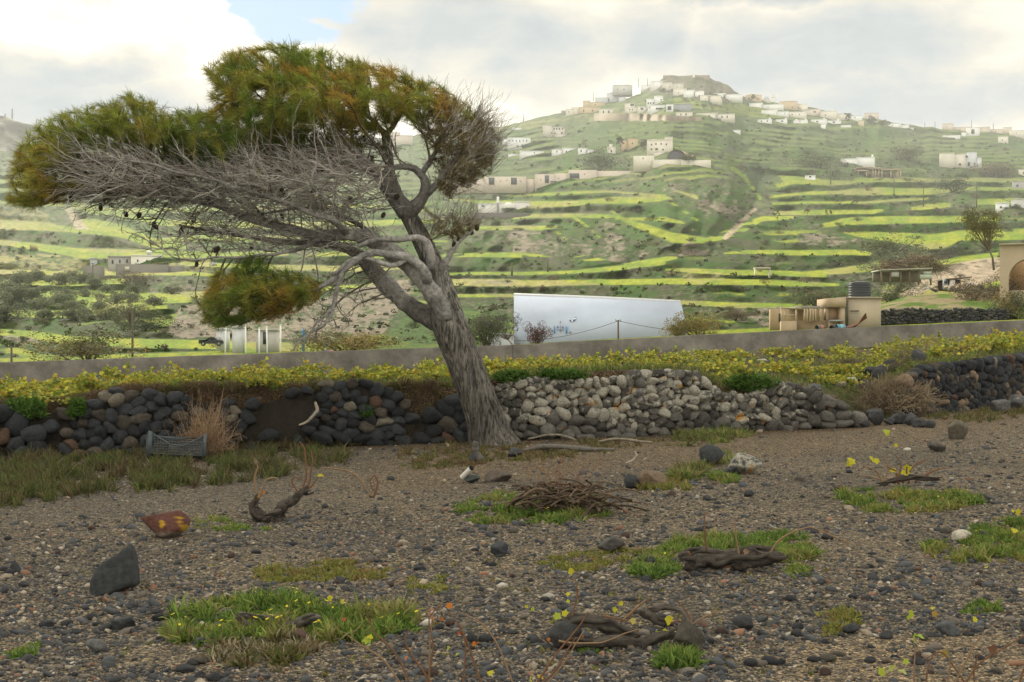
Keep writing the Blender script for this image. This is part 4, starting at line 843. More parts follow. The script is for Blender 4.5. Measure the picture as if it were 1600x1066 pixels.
# gravel: too many to count
def gravel(n, name, smin, smax, sub=1, seed=3, big=False):
    r = np.random.default_rng(seed); V0, T0 = ICO[sub]
    row = r.uniform(0, 1, n)**0.80*430+668; px = np.where(r.random(n) < 0.14, r.uniform(-900, 2500, n), r.uniform(-160, 1760, n))
    Y = EYE*F/(row-533); x = (px-800)/F*Y; Z = ground(x, Y); u = px; yw = interp(u, YW)
    rr_ = 533+F*(EYE-Z)/Y; trackc = interp(u, [(-600, 830), (0, 800), (250, 785), (500, 755), (800, 725), (1100, 700), (1400, 672), (1600, 645), (2200, 600)])
    tr = np.exp(-((rr_-trackc)/26)**2)
    cl = fbm(x*1.1, Y*1.1, 301, 3)
    keep = (Y < yw-0.25) & (r.random(n) > tr*(0.75 if not big else 0.97)) & (r.random(n) < (0.25+1.3*sstep(0.3, 0.65, cl)))
    sandy = np.hypot((u-1420)/330, (rr_-1040)/55) < 0.9; keep &= ~(sandy & (r.random(n) < 0.75))
    x, Y, Z = x[keep], Y[keep], Z[keep]; m = len(x)
    s = np.clip(smin*np.exp(np.abs(r.normal(0, 0.62, m))), smin, smax)*(0.75+0.035*Y)
    base = V0[None]*(1+r.uniform(-0.42, 0.34, (m, len(V0), 1)))
    sc = np.stack([r.uniform(0.75, 1.35, m), r.uniform(0.75, 1.3, m), r.uniform(0.40, 0.85, m)], 1)*s[:, None]
    W = base*sc[:, None]; a = r.uniform(0, 2*math.pi, m); tl = r.normal(0, 0.3, m)
    X1 = W[..., 0]*np.cos(a)[:, None]-W[..., 1]*np.sin(a)[:, None]; Y1 = W[..., 0]*np.sin(a)[:, None]+W[..., 1]*np.cos(a)[:, None]; Z1 = W[..., 2]+X1*tl[:, None]
    W = np.stack([X1+x[:, None], Y1+Y[:, None], Z1+(Z+sc[:, 2]*(0.20 if not big else 0.12))[:, None]], -1)
    q = r.random(m); c = np.empty((m, 3)); pal = [(0.42 if not big else 0.66, (0.058, 0.061, 0.066)), (0.66 if not big else 0.84, (0.115, 0.100, 0.085)), (0.84 if not big else 0.93, (0.200, 0.165, 0.125)), (0.955, (0.30, 0.255, 0.195)), (0.988, (0.20, 0.11, 0.07)), (1.01, (0.38, 0.35, 0.30))]
    lo = 0
    for hi, cc in pal: w = (q >= lo) & (q < hi); c[w] = cc; lo = hi
    c *= r.uniform(0.6, 1.4, (m, 1))
    T = T0[None]+np.arange(m)[:, None, None]*len(V0)
    return mesh_np(name, W.reshape(-1, 3), T.reshape(-1, 3), np.repeat(c, len(V0), 0), False, m_peb)
m_peb = mat_col('pebble', 0.85, 60, 0.25, 0.004, 90, spec=0.3)
link('gravel', gravel(60000, 'gravel', 0.0055, 0.020), kind='stuff', label='loose grey and brown gravel strewn over the field', cat='gravel')
link('pebbles', gravel(7000, 'pebbles', 0.012, 0.042, 1, 5, True), kind='stuff', label='scattered dark volcanic pebbles lying on the gravel', cat='pebbles')
# separate rocks
rocks = []
for k in range(14):
    W, T = rock_shape(3, 7+k % 4, 38, 0.14, 40+k); W = W*np.array([1.15, 0.95, 0.72]); W[:, 2] -= W[:, 2].min()*0.75
    c = [(0.062, 0.066, 0.072), (0.050, 0.054, 0.060), (0.078, 0.080, 0.082), (0.13, 0.115, 0.095), (0.058, 0.062, 0.07), (0.105, 0.07, 0.058), (0.07, 0.072, 0.075)][k % 7]
    rocks.append(Geo().add(W, T, None, (*c, 0.0)).mesh('rock', m_stone, True))
def rock(px, row, wpx, k, label=None, group=None, sz=None, rz=None, mesh=None, flat=1.0):
    p = gpos(px, row); s = wpx/2*p[1]/F/1.1; o = link('rock', mesh or rocks[k % 14], None, p-np.array([0, 0, 0.16*s]), rng.uniform(0, 6.28) if rz is None else rz, label, 'rock', group)
    o.scale = (s, s, s*flat); return o
r_ = np.random.default_rng(21); cnt = 0
while cnt < 285:
    row = 668+r_.random()**0.9*395; px = r_.uniform(-40, 1640); p = gpos(px, row)
    tc0 = np.interp(px, [-600, 0, 250, 500, 800, 1100, 1400, 1600], [830, 800, 785, 755, 725, 700, 672, 645])
    if p[1] > float(interp(px, YW))-0.5 or abs(row-tc0) < 30 or (px < 560 and row < 790) or r_.random() > 0.15+1.5*sstep(0.42, 0.66, fbm(px/110, row/45, 401, 2)): continue
    s = r_.uniform(0.035, 0.075)*(1+0.4*(r_.random() > 0.85)); rock(px, row, s/p[1]*F*1.1, int(r_.integers(14)), 'fist-sized dark volcanic stone lying loose on the gravel field', 'loose volcanic stones on the field', flat=r_.uniform(0.6, 1.1)); cnt += 1
def special(px, row, wpx, hpx, col, al, label, seed, planes=9, soft=16, depth=0.8, rz=0, tw=None, mod=None, name='boulder'):
    p = gpos(px, row); u_ = p[1]/F; W, T = rock_shape(4, planes, max(30, soft*2.2), 0.18, seed, dlo=0.46); W = W*(1+0.05*n3(W, 5.0, seed)[:, None]+0.03*n3(W, 14.0, seed+3)[:, None])
    W = (W-W.min(0))/(W.max(0)-W.min(0))-np.array([0.5, 0.5, 0.0])
    if mod: W = mod(W)
    W = W*np.array([wpx*u_, wpx*u_*depth, (hpx*u_)*1.06]); W[:, 2] -= hpx*u_*0.07
    c = np.tile((*col, al), (len(W), 1))
    if tw is not None: c = tw(W, c)
    return link(name, Geo().add(W, T, None, c).mesh(name, m_stone, True), None, p, rz, label, 'rock')
def peak(W):   # leaning wedge with its summit towards the right
    W = W.copy(); k = W[:, 2]; W[:, 0] = W[:, 0]*1.15*(1-0.66*k)+0.22*k; W[:, 1] *= (1-0.5*k); return W
special(174, 926, 84, 78, (0.048, 0.052, 0.054), 0.0, 'large dark wedge-shaped boulder with a pointed top', 3, 12, 26, 0.8, 0, mod=peak)
special(259, 838, 76, 40, (0.105, 0.045, 0.034), 0.0, 'reddish-brown flat-topped boulder with yellow lichen spots', 11, 9, 16, 0.8, tw=lambda W, c: np.where(((fbm(W[:, 0]*24+3, W[:, 2]*24+W[:, 1]*10, 77, 2) > 0.66) & (W[:, 2] < W[:, 2].max()*0.8) & (W[:, 0] > -0.06))[:, None], np.array([[0.36, 0.22, 0.02, 0.0]]), np.where((W[:, 2] < W[:, 2].max()*0.25)[:, None], np.array([[0.17, 0.14, 0.11, 0]]), c)))
special(23, 895, 26, 20, (0.045, 0.048, 0.052), 0, 'small dark pyramid-shaped stone near the left edge', 9, 7, 30, 0.8, mod=lambda W: W*np.stack([1-0.75*W[:, 2], 1-0.6*W[:, 2], np.ones(len(W))], 1))
special(1163, 740, 54, 32, (0.05, 0.05, 0.05), 0.50, 'rounded black boulder patched with white lichen', 12, 9, 12, 0.8)
special(1112, 728, 40, 34, (0.045, 0.048, 0.052), 0, 'jagged dark rock next to the white-patched boulder', 15, 8, 28)
special(1140, 742, 26, 14, (0.05, 0.052, 0.056), 0.0, 'low dark rock squeezed in front of the jagged one', 16, 8, 20)
special(1495, 686, 34, 30, (0.12, 0.105, 0.08), 0.05, 'squarish brown-grey boulder on the field below the right wall', 18, 9, 14)
special(1464, 706, 30, 18, (0.10, 0.092, 0.08), 0, 'domed grey-brown stone left of the squarish boulder', 20, 9, 12)
special(1503, 846, 28, 19, (0.48, 0.44, 0.36), 0.0, 'pale cream stone sitting in the green weeds at the right', 22, 9, 12)
special(1076, 1018, 50, 52, (0.085, 0.076, 0.062), 0, 'upright dark slab of rock behind the coiled vine hoop', 24, 7, 20, 0.5)
special(884, 1014, 52, 44, (0.060, 0.060, 0.060), 0, 'dark grey rock under the left end of the coiled vine', 26, 9, 20)
special(986, 764, 22, 24, (0.048, 0.052, 0.056), 0, 'small blocky dark stone at the edge of a yellowish weed patch', 28, 8, 20)
special(1018, 762, 46, 28, (0.17, 0.125, 0.085), 0, 'low brownish stone among the yellowish weeds', 30, 9, 12)
special(742, 722, 26, 18, (0.055, 0.058, 0.062), 0, 'small dark triangular rock just in front of the pine', 32, 7, 24, mod=lambda W: W*np.stack([1-0.7*W[:, 2], 1-0.5*W[:, 2], np.ones(len(W))], 1))
special(805, 714, 24, 15, (0.07, 0.07, 0.07), 0, 'grey stone lying at the right foot of the pine', 34, 9, 14)
special(848, 706, 20, 14, (0.05, 0.05, 0.05), 0.3, 'small lichened stone in front of the pale wall', 36, 9, 14)
special(778, 752, 44, 18, (0.105, 0.085, 0.07), 0, 'half-buried reddish-grey stone right of the white pipe', 38, 9, 12)
special(780, 868, 28, 22, (0.05, 0.055, 0.062), 0, 'angular bluish-dark stone in the middle of the field', 40, 8, 26)
special(955, 862, 44, 26, (0.09, 0.085, 0.08), 0, 'grey stone with dry grass beside the yellow weed strip', 42, 9, 16)
special(192, 986, 38, 24, (0.052, 0.056, 0.060), 0, 'dark lumpy stone in the lower left field', 44, 8, 24)
special(150, 1018, 34, 20, (0.13, 0.13, 0.125), 0, 'light grey wedge of stone in the lower left', 46, 8, 24)
special(470, 1008, 34, 24, (0.10, 0.06, 0.05), 0, 'dull red stone tucked behind the forked vine log', 48, 9, 14)
special(1330, 990, 28, 15, (0.04, 0.043, 0.047), 0, 'black oval stone at the edge of the sandy hollow', 50, 9, 12)
special(1480, 992, 40, 22, (0.09, 0.095, 0.10), 0, 'bluish-grey pointed stone right of the sandy hollow', 52, 8, 24)
special(1160, 985, 34, 24, (0.05, 0.052, 0.055), 0, 'dark cube-like stone right of the coiled vine hoop', 54, 8, 20)
# tumbled stones in the gap of the wall
for k, (px, row, w, h) in enumerate([(1352, 634, 26, 18), (1362, 612, 28, 20), (1376, 592, 26, 22), (1392, 582, 26, 22), (1366, 656, 26, 18), (1388, 664, 18, 12), (1368, 664, 24, 22), (1400, 640, 28, 18), (1410, 662, 22, 20), (1432, 650, 26, 30), (1436, 624, 24, 26), (1425, 600, 24, 20), (1350, 668, 18, 12), (1436, 668, 26, 14), (1452, 668, 20, 12), (1330, 664, 20, 18), (1392, 650, 20, 14)]):
    special(px, row, w, h, tuple(np.array((0.056, 0.058, 0.060))*(0.8+0.09*(k % 6))), 0.05, 'dark tumbled stone in the gap where the dry stone wall has collapsed', 60+k, 9, 18).__setitem__('group', 'tumbled stones in the wall gap')
for k, (px, row, w, h) in enumerate([(1272, 622-8, 26, 14), (1312, 604, 20, 8), (1190, 568, 18, 8), (1562, 582-20, 30, 22), (1590, 556, 34, 24), (1516, 565, 24, 12), (1330, 597, 22, 8), (1090, 565, 16, 6)]):
    special(px, row, w, h, (0.36, 0.34, 0.30) if k in (1, 2, 6, 7) else (0.10, 0.10, 0.10), 0.3, 'pale field stone lying among the yellow vines behind the wall', 90+k, 9, 14).__setitem__('group', 'stones on the vineyard terrace')
# ------------------------------------------------------------------ plants near by
m_leaf = mat_col('leaf', 0.6, spec=0.25, translucent=0.35); m_dry = mat_col('dry_stem', 0.9, spec=0.15); m_wood = mat_col('old_vine_wood', 0.95, 18, 0.4, 0.012, 35, spec=0.15)
def blades(pts, k, h, cols_, spread=0.6, wid=0.004, seed=0, up=1.0, wind=(-0.1, 0, 0)):
    r = np.random.default_rng(seed); pts = np.repeat(np.asarray(pts), k, 0); n = len(pts)
    d = r.normal(size=(n, 3))*spread+np.array([0, 0, up])+np.array(wind); d[:, 2] = np.abs(d[:, 2])+0.1; d /= np.linalg.norm(d, axis=1)[:, None]
    hv = (0.45+1.3*fbm(pts[:, 0]*5.5, pts[:, 1]*5.5, seed+2, 3)[:, None]**1.5*1.6); L_ = h*hv*r.uniform(0.45, 1.3, (n, 1)); s_ = np.cross(d, r.normal(size=(n, 3))); s_ /= np.linalg.norm(s_, axis=1)[:, None]; s_ *= wid*r.uniform(0.6, 1.4, (n, 1))
    p0 = pts+r.normal(size=(n, 3))*np.array([0.012, 0.012, 0]); bn = r.normal(size=(n, 3))*L_*0.15; bn[:, 2] = -np.abs(bn[:, 2]); m1 = p0+d*L_*0.6; tip = p0+d*L_+bn
    V = np.stack([p0-s_, p0+s_, m1+s_*0.8, m1-s_*0.8, tip], 1).reshape(-1, 3); o = np.arange(n)*5
    cols_ = np.asarray(cols_); ci = np.clip((fbm(pts[:, 0]*4, pts[:, 1]*4, seed+4, 3)*1.6-0.3+r.normal(0, 0.22, n))*len(cols_), 0, len(cols_)-1).astype(int); c = cols_[ci]*r.uniform(0.6, 1.4, (n, 1))
    return V, np.stack([o+3, o+2, o+4], 1), np.stack([o, o+1, o+2, o+3], 1), np.repeat(c, 5, 0)
GREEN = [(0.085, 0.15, 0.028), (0.17, 0.25, 0.05), (0.12, 0.20, 0.035), (0.23, 0.28, 0.06), (0.26, 0.24, 0.09)]
YGREEN = [(0.21, 0.22, 0.05), (0.26, 0.23, 0.07), (0.15, 0.18, 0.04), (0.28, 0.19, 0.08)]
OLIVE = [(0.12, 0.125, 0.035), (0.17, 0.145, 0.06), (0.09, 0.11, 0.03), (0.22, 0.17, 0.09), (0.14, 0.10, 0.05)]
def patch_pts(poly, n, seed):
    r = np.random.default_rng(seed); a = np.array(poly, float); out = []
    while len(out) < n:
        q = r.uniform(a.min(0), a.max(0), (n*3, 2)); q = q[inpoly(q[:, 0]+r.normal(0, 6, len(q)), q[:, 1]+r.normal(0, 2, len(q)), poly)]
        cl = fbm(q[:, 0]/16, q[:, 1]/7, seed, 3); q = q[r.random(len(q)) < sstep(0.42, 0.62, cl)*1.2]
        out.extend(q.tolist())
    out = np.array(out[:n]); Y = EYE*F/(out[:, 1]-533)
    for _ in range(10): Y = 0.5*Y+0.5*(EYE-ground((out[:, 0]-800)/F*Y, Y))*F/(out[:, 1]-533)
    x = (out[:, 0]-800)/F*Y; return np.stack([x, Y, ground(x, Y)-0.005], 1)
def weed(poly, n, h, cols_, label, seed, k=9, spread=0.75, wid=0.0062, kind=None, name='weed_patch', flowers=0, fcol=(0.75, 0.62, 0.02)):
    pts = patch_pts(poly, n, seed); o = pts.mean(0); g = Geo(); V, T, Q, c = blades(pts, k, h, cols_, spread, wid, seed); g.add(V-o, T, Q, c)
    root = link(name, g.mesh(name, m_leaf), None, o, 0, label, 'weeds' if kind is None else 'grass', kind=kind)
    if flowers:
        r = np.random.default_rng(seed+1); sel = pts[r.integers(0, len(pts), flowers)]; fms = []
        for q in range(4):
            fg = Geo(); z = h*(0.9+0.2*q); c0 = np.array([0.0, 0, z]); fg.tube([(0, 0, 0), c0], 0.0012, 3, (0.12, 0.16, 0.04), cap=False); n_ = 6; th = np.arange(n_)*2*math.pi/n_; R_ = 0.009+0.002*q
            fg.add(np.concatenate([[c0], c0+np.stack([np.cos(th)*R_, np.sin(th)*R_*0.6, np.sin(th*3)*0.004+R_*0.3*np.cos(th)], 1)]), [(0, 1+i, 1+(i+1) % n_) for i in range(n_)], None, fcol); fms.append(fg.mesh('flower', m_leaf))
        for q, p in enumerate(sel): link('flower', fms[q % 4], root, p-o, r.uniform(0, 6))
    return root
weed([(705, 800), (760, 776), (830, 770), (940, 785), (950, 806), (860, 820), (740, 818)], 900, 0.060, GREEN, 'bright green weed patch under the tangle of brown vine roots', 501, flowers=10)
weed([(400, 895), (470, 884), (560, 878), (612, 890), (590, 905), (420, 910)], 800, 0.035, YGREEN, 'long low yellow-green weed strip in the left middle of the field', 502)
weed([(262, 1000), (290, 950), (360, 938), (440, 945), (560, 955), (650, 965), (655, 985), (560, 1005), (480, 1010), (380, 1000), (330, 1010)], 1500, 0.075, GREEN, 'big green weed patch with yellow flowers around the forked vine log', 503, flowers=60)
weed([(330, 1000), (440, 995), (500, 1015), (420, 1045), (340, 1040)], 350, 0.06, OLIVE+[(0.3, 0.27, 0.18)], 'dry straw-coloured weeds in front of the forked vine log', 504)
weed([(985, 890), (1010, 865), (1080, 845), (1160, 836), (1250, 842), (1275, 870), (1262, 895), (1235, 905), (1220, 870), (1070, 860), (1050, 900), (1010, 905)], 1500, 0.055, GREEN, 'green weed patch growing behind the thick lying vine trunk', 505, flowers=10)
weed([(1298, 780), (1330, 765), (1400, 768), (1530, 775), (1535, 786), (1450, 802), (1370, 800)], 1200, 0.055, GREEN+YGREEN[:2], 'oblong bright green weed patch in the right middle of the field', 506, flowers=14)
weed([(1440, 860), (1500, 835), (1560, 815), (1680, 812), (1680, 880), (1500, 878)], 1500, 0.050, GREEN+YGREEN[:2], 'green weed patch at the right edge around the cream stone', 507, flowers=16)
weed([(985, 770), (1000, 750), (1075, 745), (1078, 765), (1010, 775)], 350, 0.05, YGREEN, 'yellowish weed patch around the low brownish stone', 508)
weed([(1112, 755), (1125, 738), (1150, 740), (1152, 756)], 150, 0.06, GREEN, 'small green weed tuft in front of the white-patched boulder', 509)
weed([(1035, 1048), (1040, 1020), (1075, 1018), (1090, 1045)], 260, 0.07, GREEN, 'round dark green grass tuft below the upright slab of rock', 510)
weed([(830, 880), (900, 855), (1010, 858), (1030, 890), (900, 895)], 450, 0.030, YGREEN, 'thin patch of yellow weeds in the centre of the field', 511)
weed([(1280, 975), (1330, 950), (1340, 985), (1290, 995)], 200, 0.04, YGREEN, 'small yellow-green weeds beside the black oval stone', 512)
weed([(300, 815), (340, 805), (380, 825), (430, 822), (400, 832), (310, 825)], 250, 0.03, GREEN, 'thin green weeds at the foot of the short vine stump', 513)
weed([(1500, 950), (1550, 940), (1560, 955), (1510, 960)], 120, 0.03, GREEN, 'tiny green weed tuft on the right of the field', 514)
weed([(905, 1012), (950, 1008), (960, 1018), (915, 1022)], 90, 0.035, GREEN, 'small pale green tuft in front of the coiled vine', 515)
weed([(640, 905), (700, 900), (700, 925), (640, 930)], 120, 0.025, YGREEN, 'sparse yellow weeds right of the long yellow-green strip', 516)
weed([(10, 1020), (70, 1005), (75, 1020), (20, 1030)], 90, 0.03, GREEN, 'pale green sprig near the lower left corner', 517)
# verge grass at the foot of the walls
weed([(-200, 712), (60, 704), (160, 698), (330, 700), (440, 704), (540, 708), (545, 722), (470, 738), (400, 752), (300, 762), (150, 772), (0, 792), (-200, 800)], 3300, 0.12, [(0.085, 0.12, 0.028), (0.12, 0.13, 0.04), (0.12, 0.11, 0.045), (0.065, 0.085, 0.022), (0.16, 0.125, 0.06), (0.105, 0.075, 0.04)], 'long dull green and straw grass along the foot of the left wall', 520, k=9, spread=0.5, kind='stuff', name='verge_grass')
weed([(620, 706), (700, 690), (800, 690), (1000, 686), (1030, 690), (900, 712), (700, 730), (640, 735)], 1500, 0.05, OLIVE+[(0.16, 0.10, 0.05)], 'short rusty and green grass around the foot of the pine', 521, kind='stuff', name='short_grass')
weed([(1035, 690), (1060, 655), (1110, 650), (1160, 665), (1180, 680), (1120, 690)], 900, 0.10, OLIVE+GREEN, 'thick grass tuft growing against the middle of the pale wall', 522, name='grass_tuft')
weed([(1450, 650), (1600, 632), (1700, 630), (1700, 642), (1560, 655), (1460, 665)], 700, 0.07, OLIVE, 'dull grass at the foot of the right wall', 523, kind='stuff', name='verge_grass')
weed([(560, 790), (500, 780), (430, 800), (420, 850), (700, 850), (900, 840), (1300, 850), (1300, 1060), (100, 1060), (60, 900), (300, 880)], 300, 0.02, YGREEN+OLIVE, 'sparse tiny weeds scattered between the stones', 524, kind='stuff', name='scattered_weeds')
# grass and ivy on the bank and terrace
def scatter_world(n, fn, seed):
    r = np.random.default_rng(seed); out = []
    while len(out) < n:
        u = r.uniform(-150, 1750, 2000); k = r.random(2000); yw = interp(u, YW); yc = interp(u, YC); Y = yw+fn(k)*(yc-yw-0.5); x = (u-800)/F*Y
        c = fbm(x*0.7, Y*0.7, seed, 3); ok = r.random(2000) < sstep(0.35, 0.6, c); out.extend(np.stack([x, Y, ground(x, Y)-0.01], 1)[ok].tolist())
    return np.array(out[:n])
g = Geo(); V, T, Q, c = blades(scatter_world(9000, lambda k: 0.02+0.6*k**1.5, 530), 7, 0.11, GREEN+OLIVE+[(0.10, 0.16, 0.02)], 0.7, 0.006, 531); g.add(V, T, Q, c)
link('terrace_grass', g.mesh('terrace_grass', m_leaf), kind='stuff', label='rough grass and weeds between the vines on the terrace', cat='grass')
# dead grass and earth tufts on the collapsed bank
r_ = np.random.default_rng(540); uq = r_.uniform(-100, 740, 15000); yq = interp(uq, YW)+r_.uniform(-0.1, 0.8, 15000); xq = (uq-800)/F*yq; kq = fbm(uq/40, yq*3, 541, 2) > 0.36
pq = np.stack([xq, yq, ground(xq, yq)+0.02], 1)[kq]; g = Geo(); V, T, Q, c = blades(pq, 4, 0.09, [(0.17, 0.11, 0.06), (0.12, 0.085, 0.05), (0.22, 0.16, 0.09), (0.09, 0.10, 0.03)], 0.8, 0.004, 542); g.add(V, T, Q, c)
link('dead_grass', g.mesh('dead_grass', m_leaf), kind='stuff', label='brown dead grass covering the collapsed left bank', cat='grass')
for k, (px, row, w, h, lab) in enumerate([(122, 640, 34, 34, 'fresh green herb clump on the left bank above the dark stones'), (40, 640, 70, 34, 'green creeper hanging over the far left stones'), (575, 645, 28, 26, 'small bright green plant between dark stones left of the pine'), (1175, 600, 90, 30, 'green herbs growing over the low middle of the pale wall'), (880, 588, 90, 22, 'green grass cushion on top of the pale wall'), (800, 590, 60, 20, 'grass cushion on the wall top next to the pine')]):
    Yq = float(interp(px, YW))+0.05; r = np.random.default_rng(600+k); n = 260; q = r.normal(size=(n, 3)); q /= np.linalg.norm(q, axis=1)[:, None]; q = q*r.uniform(0.4, 1, (n, 1))*np.array([w/2, 20, h/2])*Yq/F
    o = P(px, row, Yq); g = Geo(); V, T, Q, c = blades(q, 10, 0.055, [(0.07, 0.15, 0.015), (0.05, 0.11, 0.012), (0.10, 0.19, 0.03)], 0.9, 0.008, 610+k); g.add(V, T, Q, c)
    link('herb_clump', g.mesh('herb_clump', m_leaf), None, o, 0, lab, 'plant')
# ------------------------------------------------------------------ yellow vines
def leaf_geo(g, c, nrm, size, col, r):
    nrm = nrm/np.linalg.norm(nrm); a = np.cross(nrm, r.normal(size=3)); a /= np.linalg.norm(a); b = np.cross(nrm, a); n = 10; th = np.arange(n)*2*math.pi/n
    rad = size*np.array([1.0, .72, .95, .66, .8, .5, .8, .66, .95, .72])*r.uniform(0.85, 1.15, n)
    V = c+rad[:, None]*(np.cos(th)[:, None]*a+np.sin(th)[:, None]*b)+nrm*(0.20*size*np.cos(2*th))[:, None]
    g.add(np.concatenate([[c-nrm*size*0.12], V]), [(0, 1+i, 1+(i+1) % n) for i in range(n)], None, col)
YL = [(0.50, 0.46, 0.045), (0.54, 0.49, 0.06), (0.33, 0.39, 0.05), (0.22, 0.26, 0.06), (0.20, 0.28, 0.05), (0.50, 0.36, 0.05), (0.48, 0.48, 0.11), (0.30, 0.36, 0.05)]
vines = []
for k in range(7):
    r = np.random.default_rng(700+k); root = empty('grapevine'); sg = Geo(); lg = Geo(); W_ = 0.36
    sg.tube([(0, 0, -0.05), (0.03, 0, 0.08), (-0.02, 0.02, 0.16)], [0.03, 0.026, 0.02], 6, (0.10, 0.085, 0.065))
    for s_ in range(16):
        a = r.uniform(0, 2*math.pi); L_ = r.uniform(0.15, 0.42); lift = r.uniform(-0.04, 0.13)+(0.16 if r.random() < 0.08 else 0); q = np.array([(0, 0, 0.14), (math.cos(a)*L_*0.5, math.sin(a)*L_*0.5, 0.14+lift*0.8), (math.cos(a)*L_, math.sin(a)*L_, 0.12+lift)])
        sg.tube(q, 0.004, 3, (0.20, 0.12, 0.06), cap=False)
        for l_ in range(14):
            t_ = r.uniform(0.25, 1.05); c = q[0]*(1-t_)**2+2*q[1]*t_*(1-t_)+q[2]*t_*t_+r.normal(size=3)*0.035; leaf_geo(lg, c, r.normal(size=3)+np.array([0, -0.5, 0.9]), r.uniform(0.024, 0.048), np.array(YL[r.integers(len(YL))])*r.uniform(0.7, 1.2), r)
    link('stem', sg.mesh('vine_stem', m_dry), root); link('leaves', lg.mesh('vine_leaves', m_leaf), root); vines.append(root)
r = np.random.default_rng(720); spots = []
while len(spots) < 228:
    u = r.uniform(-60, 1680); k = r.random()**1.15; yw = float(interp(u, YW)); yc = float(interp(u, YC)); lo = 0.45 if u < 760 else 2.2
    if 1320 < u < 1440: lo = 6
    if 1100 < u < 1300: lo = 1.6
    Y = yw+lo+k*(yc-yw-lo-(9 if u < 1000 else 4))*(0.7 if 760 < u < 1000 else 1); x = (u-800)/F*Y
    if 740 < u < 800 and k < 0.3: continue
    dens = float(sstep(0.38, 0.55, fbm(x*0.6, Y*0.45, 722, 2)))
    if r.random() > 0.12+dens: continue
    if any((x-a)**2+(Y-b)**2 < 0.32**2 for a, b in spots): continue
    spots.append((x, Y))
for i, (x, Y) in enumerate(spots):
    o = vines[i] if i < 7 else copy_tree(vines[i % 7])
    o.location = (x, Y, float(ground(x, Y))-0.01); o.rotation_euler = (0, 0, r.uniform(0, 6.28)); s = r.uniform(0.55, 1.25)*(0.85+0.012*(Y-20)); o.scale = (s*1.1, s*1.1, s*r.uniform(0.7, 1.1))
    tag(o, 'low sprawling grapevine with yellow leaves on the terrace behind the stone walls', 'grapevine', 'yellow grapevines on the terrace')
# ------------------------------------------------------------------ old vine stocks and canes
def vpos(px, row, Y): return P(px, row, Y)
def wob(pts, rad, n=10, seed=0, amp=0.3):
    pts = np.asarray(pts, float); rad = np.asarray(rad, float); t_ = np.linspace(0, len(pts)-1, (len(pts)-1)*8+1)
    q = np.stack([np.interp(t_, np.arange(len(pts)), pts[:, k]) for k in range(3)], 1); w = np.interp(t_, np.arange(len(rad)), rad)
    for _ in range(6): q[1:-1] = 0.25*q[:-2]+0.5*q[1:-1]+0.25*q[2:]
    q = q+(np.stack([fbm(t_*1.3, t_*0+7*k, seed, 3) for k in range(3)], 1)-0.5)*w.mean()*amp*2
    return q, w*(1+0.45*(fbm(t_*2.0, t_*0, seed+3, 3)-0.5))
def bark_tube(pts, rad, col, seed=0, n=22):
    m = len(pts); pts = np.asarray(pts, float); d = np.gradient(pts, axis=0); d /= np.linalg.norm(d, axis=1)[:, None]+1e-9; a = np.cross(d, [0, 1, 0.2]); a /= np.linalg.norm(a, axis=1)[:, None]+1e-9; b = np.cross(d, a)
    th = np.arange(n)*2*math.pi/n; L_ = np.concatenate([[0], np.cumsum(np.linalg.norm(np.diff(pts, axis=0), axis=1))])[:, None]; tw = L_*9
    k = 1+0.55*(fbm(np.cos(th+tw)*2.2+9, np.sin(th+tw)*2.2+L_*4, seed, 3)-0.5)+0.40*(np.abs(fbm(np.cos(th+tw)*6+3, np.sin(th+tw)*6+L_*1.5, seed+1, 2)-0.5)*-2+0.3)+0.25*(fbm(L_*14+th*0, th*0+seed, seed+2, 2)-0.5)
    end = np.minimum(1, np.minimum(np.arange(m), np.arange(m)[::-1])/2.0+0.35)[:, None]; W = rad[:, None]*k*end
    V = (pts[:, None]+W[..., None]*(np.cos(th)[None, :, None]*a[:, None]+np.sin(th)[None, :, None]*b[:, None])).reshape(-1, 3); V = np.concatenate([V, pts[:1], pts[-1:]])
    i = np.arange(m-1)[:, None]*n; j = np.arange(n)[None]; kx = (j+1) % n; Q = np.stack([i+j, i+kx, i+n+kx, i+n+j], -1).reshape(-1, 4); T = [(m*n, (q+1) % n, q) for q in range(n)]+[(m*n+1, (m-1)*n+q, (m-1)*n+(q+1) % n) for q in range(n)]
    cc = np.asarray(col)*(0.45+0.75*sstep(0.7, 1.15, k))[..., None]; cc = np.concatenate([cc.reshape(-1, 3), cc[0, :1], cc[-1, :1]])
    return Geo().add(V, T, Q, cc)
